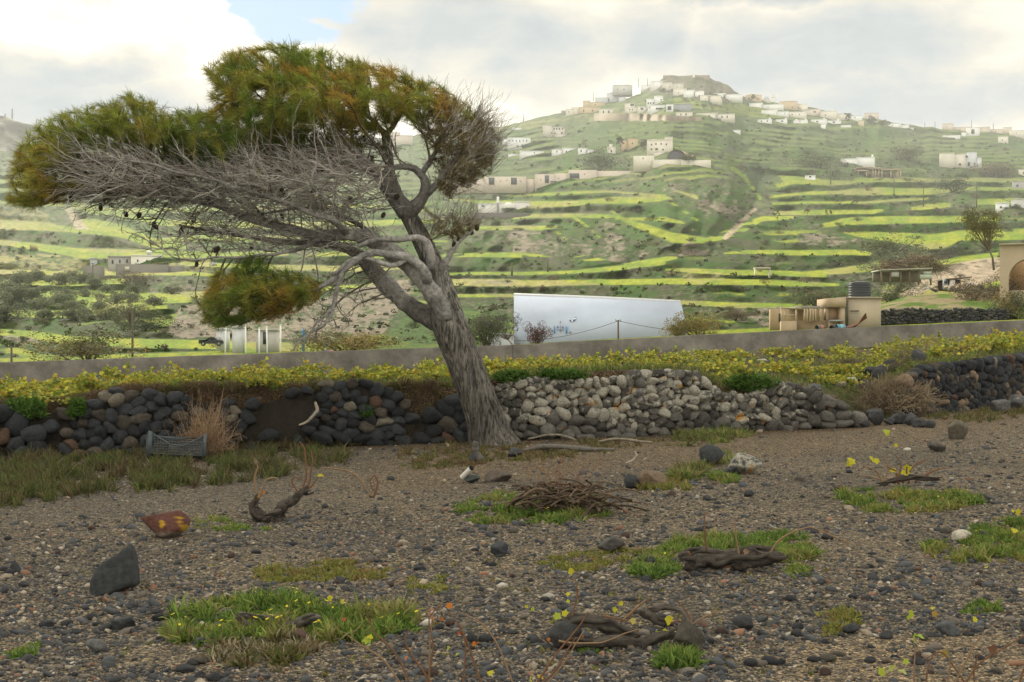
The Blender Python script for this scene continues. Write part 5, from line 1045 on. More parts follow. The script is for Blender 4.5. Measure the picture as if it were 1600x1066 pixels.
def stock(name, label, Y, parts, canes=(), leaves=(), cat='vine', colr=(0.058, 0.050, 0.042)):
    o = np.array([parts[0][0][0][0], 0, 0]) if False else None; p0 = vpos(parts[0][0][0][0], parts[0][0][0][1], Y); p0[2] = float(ground(p0[0], p0[1])); root = empty(name, p0); tag(root, label, cat)
    for k, (pl, w) in enumerate(parts):
        pts = [vpos(a, b, Y+(c if len(q) > 2 else 0))-p0 for q in pl for a, b, c in [(q[0], q[1], q[2] if len(q) > 2 else 0)]]
        q, ww = wob(pts, np.array(w)*Y/F*0.72, 10, k*7+int(p0[0]*10) % 50, 0.8); link('trunk', bark_tube(q, ww, np.array(colr)*(1.15+0.2*(k % 3)), k*13+3).mesh('vine_trunk', m_wood, True), root)
        for e in range(2):
            q2, w2 = wob(np.array(pts)+np.array([0, -0.6, 0.45])*np.mean(w)*Y/F*(1 if e else -0.7)*np.array([1, 1, 0.8]), np.array(w)*Y/F*0.26, 10, k*7+e+60, 3.0); link('side_stem', bark_tube(q2, w2, np.array(colr)*(1.5-0.4*e), k*5+e, 10).mesh('side_stem', m_wood, True), root)
    for k, pl in enumerate(canes):
        pts = [vpos(q[0], q[1], Y+(q[2] if len(q) > 2 else 0))-p0 for q in pl]; q, ww = wob(pts, np.linspace(1.9, 0.9, len(pts))*Y/F, 6, 31+k, 1.0)
        cc = (0.17, 0.090, 0.050) if k % 3 else (0.24, 0.16, 0.095)
        cn = link('cane', Geo().tube(q, ww, 5, cc).mesh('vine_cane', m_dry, True), root)
    r = np.random.default_rng(int(abs(p0[0])*100)+5)
    for k, (a, b, s, c) in enumerate(leaves):
        g = Geo(); leaf_geo(g, np.zeros(3), r.normal(size=3)*0.6+np.array([0, -1, 0.5]), s*Y/F, c, r); link('leaf', g.mesh('vine_leaf', m_leaf), root, vpos(a, b, Y)-p0)
    return root
Yv = gY(425, 815)
YY_ = (0.50, 0.46, 0.03); YG = (0.36, 0.42, 0.05); OR = (0.50, 0.17, 0.03)
stock('grapevine', 'short forked vine stump with curling canes and one yellow leaf', Yv, [([(418, 818), (404, 800), (396, 786), (402, 778)], [14, 13, 11, 6]), ([(430, 818), (438, 800), (452, 786), (470, 774), (484, 764)], [14, 13, 11, 9, 5]), ([(408, 812, -0.1), (426, 802, -0.1), (440, 798, -0.1)], [6, 7, 5])],
      [[(402, 780), (396, 750), (404, 730), (398, 715)], [(470, 774), (480, 740), (476, 700), (468, 690)], [(476, 770), (492, 755), (498, 744)], [(404, 782), (415, 750), (432, 745), (440, 760)], [(480, 765), (490, 720), (486, 704)], [(470, 774), (455, 752), (462, 744), (475, 752)], [(580, 775), (560, 745), (540, 735), (500, 730)], [(584, 778), (592, 755), (586, 740), (578, 752), (582, 765)]],
      [(500, 743, 7, YY_), (477, 766, 4, (0.4, 0.2, 0.04)), (404, 776, 5, (0.45, 0.25, 0.04)), (412, 770, 4, OR)])
Yv = gY(1140, 895)
stock('grapevine', 'thick dark lying vine trunk in front of a green weed patch', Yv, [([(1068, 884), (1100, 876), (1150, 874), (1190, 878), (1225, 868)], [14, 17, 16, 15, 10]), ([(1060, 870, 0.15), (1085, 862, 0.15), (1130, 866, 0.15), (1180, 858, 0.15), (1212, 862, 0.1)], [8, 10, 8, 10, 8]), ([(1168, 860, 0.05), (1190, 868, 0.0), (1205, 872, 0)], [6, 8, 6])],
      [[(1198, 874), (1212, 848), (1240, 830), (1266, 822), (1290, 834), (1330, 850)], [(1128, 887), (1160, 880), (1196, 881)], [(1075, 862), (1084, 880), (1092, 886)], [(1155, 868), (1150, 840), (1148, 815)], [(1103, 860), (1101, 820), (1102, 800)]], [(1320, 850, 5, (0.35, 0.2, 0.08)), (1166, 862, 6, (0.3, 0.2, 0.12))])
Yv = gY(430, 990)
stock('grapevine', 'grey forked vine log lying in weeds at the lower left', Yv, [([(368, 962), (390, 978), (420, 990), (445, 1000)], [5, 8, 8, 5]), ([(500, 962), (470, 972), (440, 984), (430, 996)], [6, 12, 12, 6]), ([(372, 960, 0.1), (410, 964, 0.1), (460, 968, 0.1)], [5, 6, 5])], [], [(515, 935, 6, YY_), (535, 940, 5, YY_), (580, 1000, 8, YG), (497, 1014, 6, YY_)], colr=(0.085, 0.075, 0.065))
Yv = gY(970, 1010)
stock('grapevine', 'coiled old vine bent into a hoop with a few yellow leaves', Yv, [([(862, 1000), (872, 978), (900, 970), (950, 976), (1000, 992)], [8, 12, 13, 14, 12]), ([(872, 1002, -0.05), (920, 1008, -0.05), (980, 1002, -0.05), (1030, 1000, -0.05), (1060, 988)], [7, 11, 12, 11, 8]), ([(1060, 988), (1078, 972, 0.1), (1070, 956, 0.25), (1040, 948, 0.35), (1010, 954, 0.35)], [8, 6, 5, 6, 7]), ([(998, 955, 0.35), (1020, 968, 0.35), (1050, 970, 0.3)], [8, 9, 6]), ([(1008, 1004, -0.1), (1008, 1022, -0.1), (1012, 1034, -0.1)], [5, 5, 8])],
      [[(872, 1001, -0.1), (900, 1006, -0.1), (940, 1005, -0.1), (975, 990, -0.1), (1000, 984, -0.1)], [(1058, 1000, -0.1), (1075, 988, -0.1), (1082, 968), (1060, 940), (1058, 938)], [(980, 966), (1000, 945), (1018, 934)], [(970, 972), (995, 950), (1008, 938)], [(940, 962), (975, 968), (990, 976)], [(890, 975), (904, 930), (900, 905)], [(1060, 990), (1100, 965), (1120, 955)], [(1044, 976), (1060, 970), (1074, 972)]],
      [(1046, 968, 9, YY_), (1028, 990, 7, YG), (1040, 988, 7, YY_), (968, 956, 7, YY_), (960, 952, 6, YY_), (990, 970, 7, (0.5, 0.42, 0.12)), (1000, 975, 6, (0.45, 0.36, 0.12)), (970, 942, 5, YY_), (893, 893, 7, YY_), (888, 928, 5, YY_), (888, 940, 4, YY_), (870, 962, 8, YG), (882, 958, 7, YY_), (908, 996, 6, OR), (902, 986, 5, YG), (822, 948, 4, YY_), (832, 952, 5, YG), (867, 1000, 7, (0.6, 0.36, 0.02)), (857, 999, 5, OR)], colr=(0.066, 0.057, 0.048))
Yv = gY(710, 1100)
stock('grapevine', 'spray of bare reddish vine canes rising from the bottom edge', Yv, [([(690, 1096), (720, 1084), (770, 1080), (830, 1086)], [6, 8, 8, 5])],
      [[(640, 1090), (600, 1030), (560, 1005), (540, 990)], [(650, 1090), (620, 1020), (585, 990), (575, 965)], [(660, 1100), (680, 1010), (668, 965), (690, 945)], [(670, 1090), (672, 1000), (676, 960)], [(720, 1090), (730, 1010), (722, 985)], [(760, 1090), (730, 1000), (710, 965), (700, 955)], [(810, 1090), (780, 1010), (755, 975), (715, 955)], [(690, 1090), (630, 1005), (640, 980)], [(830, 1080), (870, 1020), (905, 980), (920, 955)], [(840, 1085), (880, 1040), (912, 985)], [(820, 1090), (868, 1050), (890, 1010), (900, 995)]],
      [(768, 1050, 8, YY_), (702, 947, 7, OR), (675, 965, 6, (0.42, 0.18, 0.08)), (690, 968, 5, (0.35, 0.14, 0.06)), (718, 990, 5, (0.35, 0.08, 0.03)), (740, 1006, 5, OR), (745, 1004, 4, OR), (635, 1028, 5, OR), (720, 980, 4, (0.2, 0.06, 0.03)), (700, 1014, 6, YG), (715, 1022, 5, YG), (538, 968, 4, (0.4, 0.1, 0.04)), (830, 1062, 7, YY_), (845, 1058, 7, (0.55, 0.4, 0.06)), (573, 1000, 8, YG), (578, 996, 6, YY_)])
Yv = gY(1510, 1085)
stock('grapevine', 'bare brown vine canes with yellow-green leaves in the lower right corner', Yv, [([(1500, 1085), (1540, 1075), (1620, 1080)], [5, 6, 5])],
      [[(1485, 1080), (1510, 1030), (1530, 995), (1556, 975)], [(1520, 1085), (1490, 1040), (1470, 1015), (1445, 1030)], [(1500, 1080), (1530, 1035), (1580, 1005), (1620, 985)], [(1430, 1080), (1428, 1050), (1430, 1000)], [(1445, 1085), (1450, 1040), (1460, 1020)], [(1525, 1085), (1522, 1045), (1530, 1020)], [(1480, 1080), (1485, 1050), (1482, 1025)], [(1590, 1085), (1600, 1040), (1640, 1010)]],
      [(1422, 960, 10, YG), (1430, 998, 12, YG), (1436, 994, 9, (0.3, 0.42, 0.05)), (1416, 1034, 6, YG), (1378, 1050, 9, YG), (1394, 1044, 9, (0.45, 0.48, 0.15)), (1410, 1050, 8, (0.42, 0.46, 0.14)), (1552, 1015, 10, (0.16, 0.08, 0.05)), (1478, 1020, 8, (0.28, 0.22, 0.06)), (1457, 950, 5, YY_), (1524, 968, 6, YY_), (1541, 886, 5, YY_), (1460, 960, 6, (0.4, 0.26, 0.05)), (1590, 800, 6, YY_), (1585, 828, 8, YY_), (1582, 798, 4, YY_)])
Yv = gY(1400, 760)
stock('grapevine', 'low dry vine with pink-brown twigs and four yellow leaf clusters', Yv, [([(1370, 760), (1400, 750), (1430, 745), (1470, 750)], [4, 6, 6, 4])],
      [[(1380, 758), (1370, 735), (1350, 728)], [(1400, 755), (1410, 725), (1400, 712)], [(1410, 755), (1430, 725), (1450, 718)], [(1395, 757), (1360, 745), (1340, 742)], [(1420, 755), (1416, 735), (1420, 722)], [(1430, 752), (1460, 735), (1480, 732)], [(1380, 757), (1390, 730), (1380, 715)], [(1405, 756), (1400, 735), (1385, 728)]],
      [(1331, 720, 9, YY_), (1328, 724, 7, YY_), (1362, 717, 7, YY_), (1370, 720, 6, YY_), (1395, 735, 7, YY_), (1415, 738, 8, YY_), (1418, 732, 8, YY_), (1384, 675, 8, YG), (1388, 678, 6, YY_), (1400, 696, 4, YY_)])
# tangled roots
Yv = gY(880, 802); p0 = gpos(880, 802); root = empty('vine_root', p0); tag(root, 'tangled heap of brown vine roots on the green weed patch', 'vine roots'); g = Geo(); r = np.random.default_rng(801)
for k in range(170):
    a = vpos(r.uniform(822, 945), r.uniform(762, 800), Yv+r.uniform(-0.15, 0.25))-p0; L_ = r.uniform(0.1, 0.45); d = r.normal(size=3)*np.array([1, 0.6, 0.35]); d /= np.linalg.norm(d); b = a+d*L_; b[2] = a[2]+(b[2]-a[2])*0.5; m_ = (a+b)/2+np.array([0, 0, 0.03+r.uniform(0, 0.03)]); w = r.uniform(0.002, 0.014)
    for v in (a, b, m_): v[2] = max(v[2], 0.0)
    g.tube(wob([a, m_, b], [w, w, w*0.5], 8, k)[0], w, 5, np.array((0.10, 0.072, 0.05))*r.uniform(0.6, 1.7), cap=False)
link('roots', g.mesh('roots', m_wood, True), root)
g = Geo()
for k in range(34):
    a = vpos(r.uniform(830, 925), 790, Yv+0.1)-p0; g.tube([a, a+np.array([r.normal()*0.05, 0, 0.25]), a+np.array([r.normal()*0.10, 0, r.uniform(0.3, 0.6)])], 0.0022, 3, (0.24, 0.12, 0.06), cap=False)
link('dry_shoots', g.mesh('dry_shoots', m_dry), root)
# dry bushes
def drybush(px, row, wpx, hpx, Y, n, cols_, label, seed, rad=0.0024, lean=0.0, dense=1.0, name='dry_bush'):
    r = np.random.default_rng(seed); o = P(px, row, Y); g = Geo()
    for k in range(n):
        a = np.array([r.normal()*wpx*0.12, r.normal()*6, 0])*Y/F; d = r.normal(size=3)*np.array([0.8, 0.6, 0.35])+np.array([lean, 0, 1.0]); d /= np.linalg.norm(d); L_ = r.uniform(0.3, 1.0)*hpx*Y/F; pts = [a]
        for q in range(5): d = d+r.normal(size=3)*0.28; d /= np.linalg.norm(d); pts.append(pts[-1]+d*L_/5*np.array([wpx/hpx*0.8, 1, 1]))
        c = np.array(cols_[r.integers(len(cols_))])*r.uniform(0.6, 1.3); g.tube(pts, np.linspace(rad*1.4, rad*0.6, 6), 3, c, cap=False)
        for q in (2, 3, 4): e = r.normal(size=3); e /= np.linalg.norm(e); g.tube([pts[q], pts[q]+e*L_*0.16*dense], rad*0.7, 3, c, cap=False)
    return link(name, g.mesh(name, m_dry), None, o, 0, label, 'bush')
drybush(322, 712, 84, 118, 19.5, 420, [(0.34, 0.22, 0.13), (0.27, 0.17, 0.10), (0.40, 0.29, 0.18)], 'tan leafless tumbleweed leaning on the left bank next to the crate', 820, lean=-0.25)
drybush(1395, 642, 100, 66, 25.0, 1500, [(0.30, 0.235, 0.155), (0.23, 0.175, 0.115), (0.36, 0.285, 0.19)], 'dense dead brown bush spilling through the gap in the wall', 821, rad=0.005, lean=0.35, dense=1.5)
drybush(1452, 572, 130, 60, 29.5, 500, [(0.40, 0.34, 0.24), (0.32, 0.28, 0.18), (0.20, 0.20, 0.09)], 'pale feathery dry grass bush on the terrace behind the right wall', 822, rad=0.003)
drybush(478, 622, 60, 44, 21.6, 200, [(0.20, 0.16, 0.09), (0.13, 0.13, 0.06)], 'brown dry tuft on top of the left bank', 823)
drybush(1325, 568, 60, 18, 30, 160, [(0.22, 0.18, 0.12), (0.15, 0.14, 0.08)], 'low dry scrub on the terrace above the wall gap', 824)
# white stick on the bank, driftwood roots
def stick(pts, Y, w, col, label, name='fallen_branch'):
    o = P(*pts[0][:2], Y); q, ww = wob([P(a, b, Y)-o for a, b in pts], np.array(w)*Y/F, 8, len(pts), 0.5); return link(name, Geo().tube(q, ww, 7, col, jit=0.15).mesh(name, m_wood, True), None, o, 0, label, 'branch')
stick([(468, 664), (482, 658), (490, 650), (496, 640), (492, 628)], 20.45, [1.5, 2.4, 2.6, 2.8, 2], (0.36, 0.31, 0.25), 'pale curved dead branch standing against the brown bank')
stick([(825, 686), (850, 680), (875, 680), (892, 684), (905, 692)], gY(860, 688), [1.5, 2, 2, 2.2, 1.5], (0.22, 0.20, 0.16), 'thin grey root on the ground left of centre below the pale wall')
stick([(935, 690), (960, 686), (990, 688), (1020, 692)], gY(980, 694), [1.5, 2, 2.2, 1.5], (0.24, 0.21, 0.16), 'long bleached root lying below the pale wall')
stick([(978, 724), (990, 720), (996, 712), (992, 706)], gY(985, 726), [1.5, 2.5, 2.2, 1.2], (0.36, 0.32, 0.25), 'small bleached twig standing on the track')
stick([(815, 704), (850, 698), (900, 700), (960, 703)], gY(880, 706), [3, 4, 4, 2], (0.15, 0.14, 0.125), 'thick grey pine root running along the ground right of the trunk', 'tree_root')
stick([(744, 690), (743, 704), (748, 716), (755, 724)], gY(748, 722), [6, 6, 7, 4], (0.12, 0.11, 0.10), 'grey root crossing the ground in front of the trunk', 'tree_root')
# white irrigation pipe
p0 = gpos(733, 754); Yp = p0[1]; root = empty('irrigation_pipe', p0); tag(root, 'short white plastic pipe with black open end propped on a rod', 'pipe')
link('pipe', Geo().tube([P(722, 746, Yp)-p0, P(736, 732, Yp-0.08)-p0], 4.2*Yp/F, 14, (0.62, 0.60, 0.55), cap=False).mesh('pipe', mat_col('dirty_white_plastic', 0.5, 30, 0.15), True), root)
link('end_cap', Geo().tube([P(736, 732, Yp-0.08)-p0, P(737.2, 730.8, Yp-0.088)-p0], 4.0*Yp/F, 14, (0.012, 0.012, 0.012)).mesh('end_cap', m_dry, True), root)
link('rod', Geo().tube([(0, 0, -0.02), P(731, 740, Yp)-p0], 1.2*Yp/F, 6, (0.04, 0.045, 0.04)).mesh('rod', m_dry, True), root)
special(738, 754, 26, 12, (0.06, 0.07, 0.065), 0.1, 'small dark stone at the foot of the white pipe', 120)
# plastic crate
def crate():
    Yc_ = 18.9; o = P(274, 714, Yc_); root = empty('plastic_crate', o, 0.30); root.rotation_euler = (R(-10), R(4), 0.30); tag(root, 'broken grey-blue plastic harvest crate lying against the left stones', 'crate')
    mt = mat_col('crate_plastic', 0.5, 25, 0.2, fixed=(0.075, 0.092, 0.10)); W_, D_, H_ = 0.68, 0.42, 0.30
    def lattice(g, p, ex, ey, nx, ny, w=0.010, t=0.006):
        p, ex, ey = map(np.array, (p, ex, ey))
        for i in range(nx+1): g.tube([p+ex*i/nx, p+ex*i/nx+ey], w*0.62, 4, (1, 1, 1), cap=False)
        for j in range(ny+1): g.tube([p+ey*j/ny, p+ey*j/ny+ex], w*0.62, 4, (1, 1, 1), cap=False)
    g = Geo(); lattice(g, (-W_/2, D_/2, 0.02), (W_, 0, 0), (0, 0.03, H_-0.03), 18, 8); link('back_panel', g.mesh('panel', mt), root)
    g = Geo(); lattice(g, (W_/2, -D_/2, 0.02), (0, D_, 0), (0.03, 0, H_-0.03), 11, 8); link('side_panel', g.mesh('panel', mt), root)
    g = Geo(); lattice(g, (-W_/2, -D_/2, 0.02), (0, D_, 0), (-0.03, 0, H_-0.03), 11, 8); link('side_panel', g.mesh('panel', mt), root)
    g = Geo(); lattice(g, (0.04, -D_/2, 0.01), (W_/2-0.04, 0, 0), (0, -0.03, 0.17), 9, 5); link('front_panel', g.mesh('panel', mt), root)
    g = Geo(); lattice(g, (-W_/2, -D_/2, 0.012), (W_, 0, 0), (0, D_, 0), 16, 10); link('floor', g.mesh('panel', mt), root)
    g = Geo()
    c = [(-W_/2-0.03, -D_/2, H_), (-W_/2-0.03, D_/2+0.03, H_), (0.02, D_/2+0.03, H_-0.03), (W_/2+0.03, D_/2+0.03, H_), (W_/2+0.03, -D_/2, H_-0.01)]
    g.tube(c, 0.014, 6, (1, 1, 1)); g.tube([(-W_/2-0.03, -D_/2, H_), (-0.1, -D_/2-0.02, H_-0.16), (0.06, -D_/2-0.03, H_-0.18), (W_/2+0.03, -D_/2, H_-0.01)], 0.010, 6, (1, 1, 1)); link('rim', g.mesh('rim', mt), root)
    for sx in (-1, 1):
        for sy in (-1, 1): link('corner_post', Geo().box((sx*(W_/2+0.012), sy*(D_/2+0.008), H_/2), (0.045, 0.03, H_), (1, 1, 1)).mesh('post', mt), root)
crate()
# ------------------------------------------------------------------ buildings on the hillside
m_plaster = mat_col('plaster', 0.9, 1.1, 0.12, 0.01, 6, spec=0.2); m_glass = mat_col('dark_opening', 0.4, spec=0.4)
WHITE = (0.79, 0.80, 0.80); CREAM = (0.71, 0.67, 0.59); PINK = (0.64, 0.56, 0.49); OCHRE = (0.58, 0.46, 0.30); GREYB = (0.42, 0.44, 0.46); STONEC = (0.27, 0.23, 0.18)
DARK = (0.035, 0.037, 0.045); BLUE = (0.03, 0.12, 0.33)
def house(label, base, blocks, wins=(), col=WHITE, cat='house', D=None, depth=6.0, group=None, rz=0.0, parapet=True, name='house', wcol=DARK, extra=None):
    """blocks: (px0, px1, row_top[, dy, colour, row_base]); wins: (px, row, w_px, h_px[, block, colour])"""
    xs = [b[0] for b in blocks]+[b[1] for b in blocks]; cx = (min(xs)+max(xs))/2
    D = D or depth_at(cx, base); o = P(cx, base, D); root = empty(name, o, rz-math.atan((cx-800)/F)); tag(root, label, cat, group)
    for b in blocks:
        dy = b[3] if len(b) > 3 else 0; cc = b[4] if len(b) > 4 and b[4] else col; rb = b[5] if len(b) > 5 else base
        Y = D+dy; x0 = (b[0]-cx)/F*D; x1 = (b[1]-cx)/F*D; zt = (base-b[2])/F*D; zb = (base-rb)/F*D-2.5 if rb == base else (base-rb)/F*D
        w_ = link('wall', Geo().box(((x0+x1)/2, dy+depth/2, (zt+zb)/2), (x1-x0, depth, zt-zb), cc).mesh('wall', m_plaster), root)
        if parapet and (b[1]-b[0]) > 7:
            p = 0.25; g = Geo(); g.box(((x0+x1)/2, dy-0.03, zt+p/2), (x1-x0+0.06, 0.22, p), cc); g.box((x0+0.08, dy+depth/2+0.1, zt+p/2-0.003), (0.22, depth-0.03, p), cc); g.box((x1-0.08, dy+depth/2+0.1, zt+p/2-0.003), (0.22, depth-0.03, p), cc); link('parapet', g.mesh('parapet', m_plaster), root)
    for w in wins:
        dy = w[4] if len(w) > 4 and w[4] is not None else 0; cc = w[5] if len(w) > 5 else wcol
        x = (w[0]-cx)/F*D; z = (base-w[1])/F*D; ww = w[2]/F*D; hh = w[3]/F*D
        wd = link('window' if hh < ww*1.6 else 'door', Geo().box((x, dy-0.02, z), (ww, 0.10, hh), cc).mesh('window', m_glass), root)
        if ww*F/D > 3: link('sill', Geo().box((0, -0.10, -hh/2-0.05), (ww*1.15, 0.2, 0.10), np.array(col)*0.9).mesh('sill', m_plaster), wd, (x, dy-0.02, z))
    if extra: extra(root, D, cx, base)
    return root
def dome(px, rowb, wpx, hpx, col=WHITE, dy=3.0, name='dome'):
    def f(root, D, cx, base):
        V, T = ICO[3]; k = V[:, 2] > -0.12; W = V*np.array([wpx/2/F*D, wpx/2/F*D, hpx/F*D]); W[:, 2] = np.maximum(W[:, 2], -0.05)
        link(name, Geo().add(W+np.array([(px-cx)/F*D, dy, (base-rowb)/F*D]), T, None, col).mesh(name, m_plaster, True), root)
    return f
def archface(root, x0, x1, z0, z1, ax0, ax1, az1, dy, th, col, inner, spring=None, name='arched_wall'):
    """a wall with a round-headed opening cut through it"""
    n = 24; c = (ax0+ax1)/2; ra = (ax1-ax0)/2; sp = az1-ra if spring is None else spring; rv = az1-sp
    X_ = [c-ra*math.cos(math.pi*i/n) for i in range(n+1)]; Z_ = [sp+rv*math.sin(math.pi*i/n) for i in range(n+1)]; g = Geo()
    for y, fl in ((dy, 0), (dy+th, 1)):
        V = [(a, y, b) for a, b in zip(X_, Z_)]+[(a, y, z1) for a in X_]; Q = [(i, i+1, n+2+i, n+1+i) for i in range(n)]
        V += [(x0, y, z0), (ax0, y, z0), (ax0, y, z1), (x0, y, z1), (ax1, y, z0), (x1, y, z0), (x1, y, z1), (ax1, y, z1)]; k = 2*n+2; Q += [(k, k+1, k+2, k+3), (k+4, k+5, k+6, k+7)]; g.add(V, None, [q[::-1] for q in Q] if fl else Q, col)
    rim = [(ax0, z0)]+list(zip(X_, Z_))+[(ax1, z0)]; m = len(rim); g.add([(a, dy, b) for a, b in rim]+[(a, dy+th, b) for a, b in rim], None, [(i, m+i, m+i+1, i+1) for i in range(m-1)], inner)
    rim = [(x0, z0), (x0, z1), (x1, z1), (x1, z0)]; g.add([(a, dy, b) for a, b in rim]+[(a, dy+th, b) for a, b in rim], None, [(i, i+1, 5+i, 4+i) for i in range(3)], col)
    return link(name, g.mesh(name, m_plaster), root)

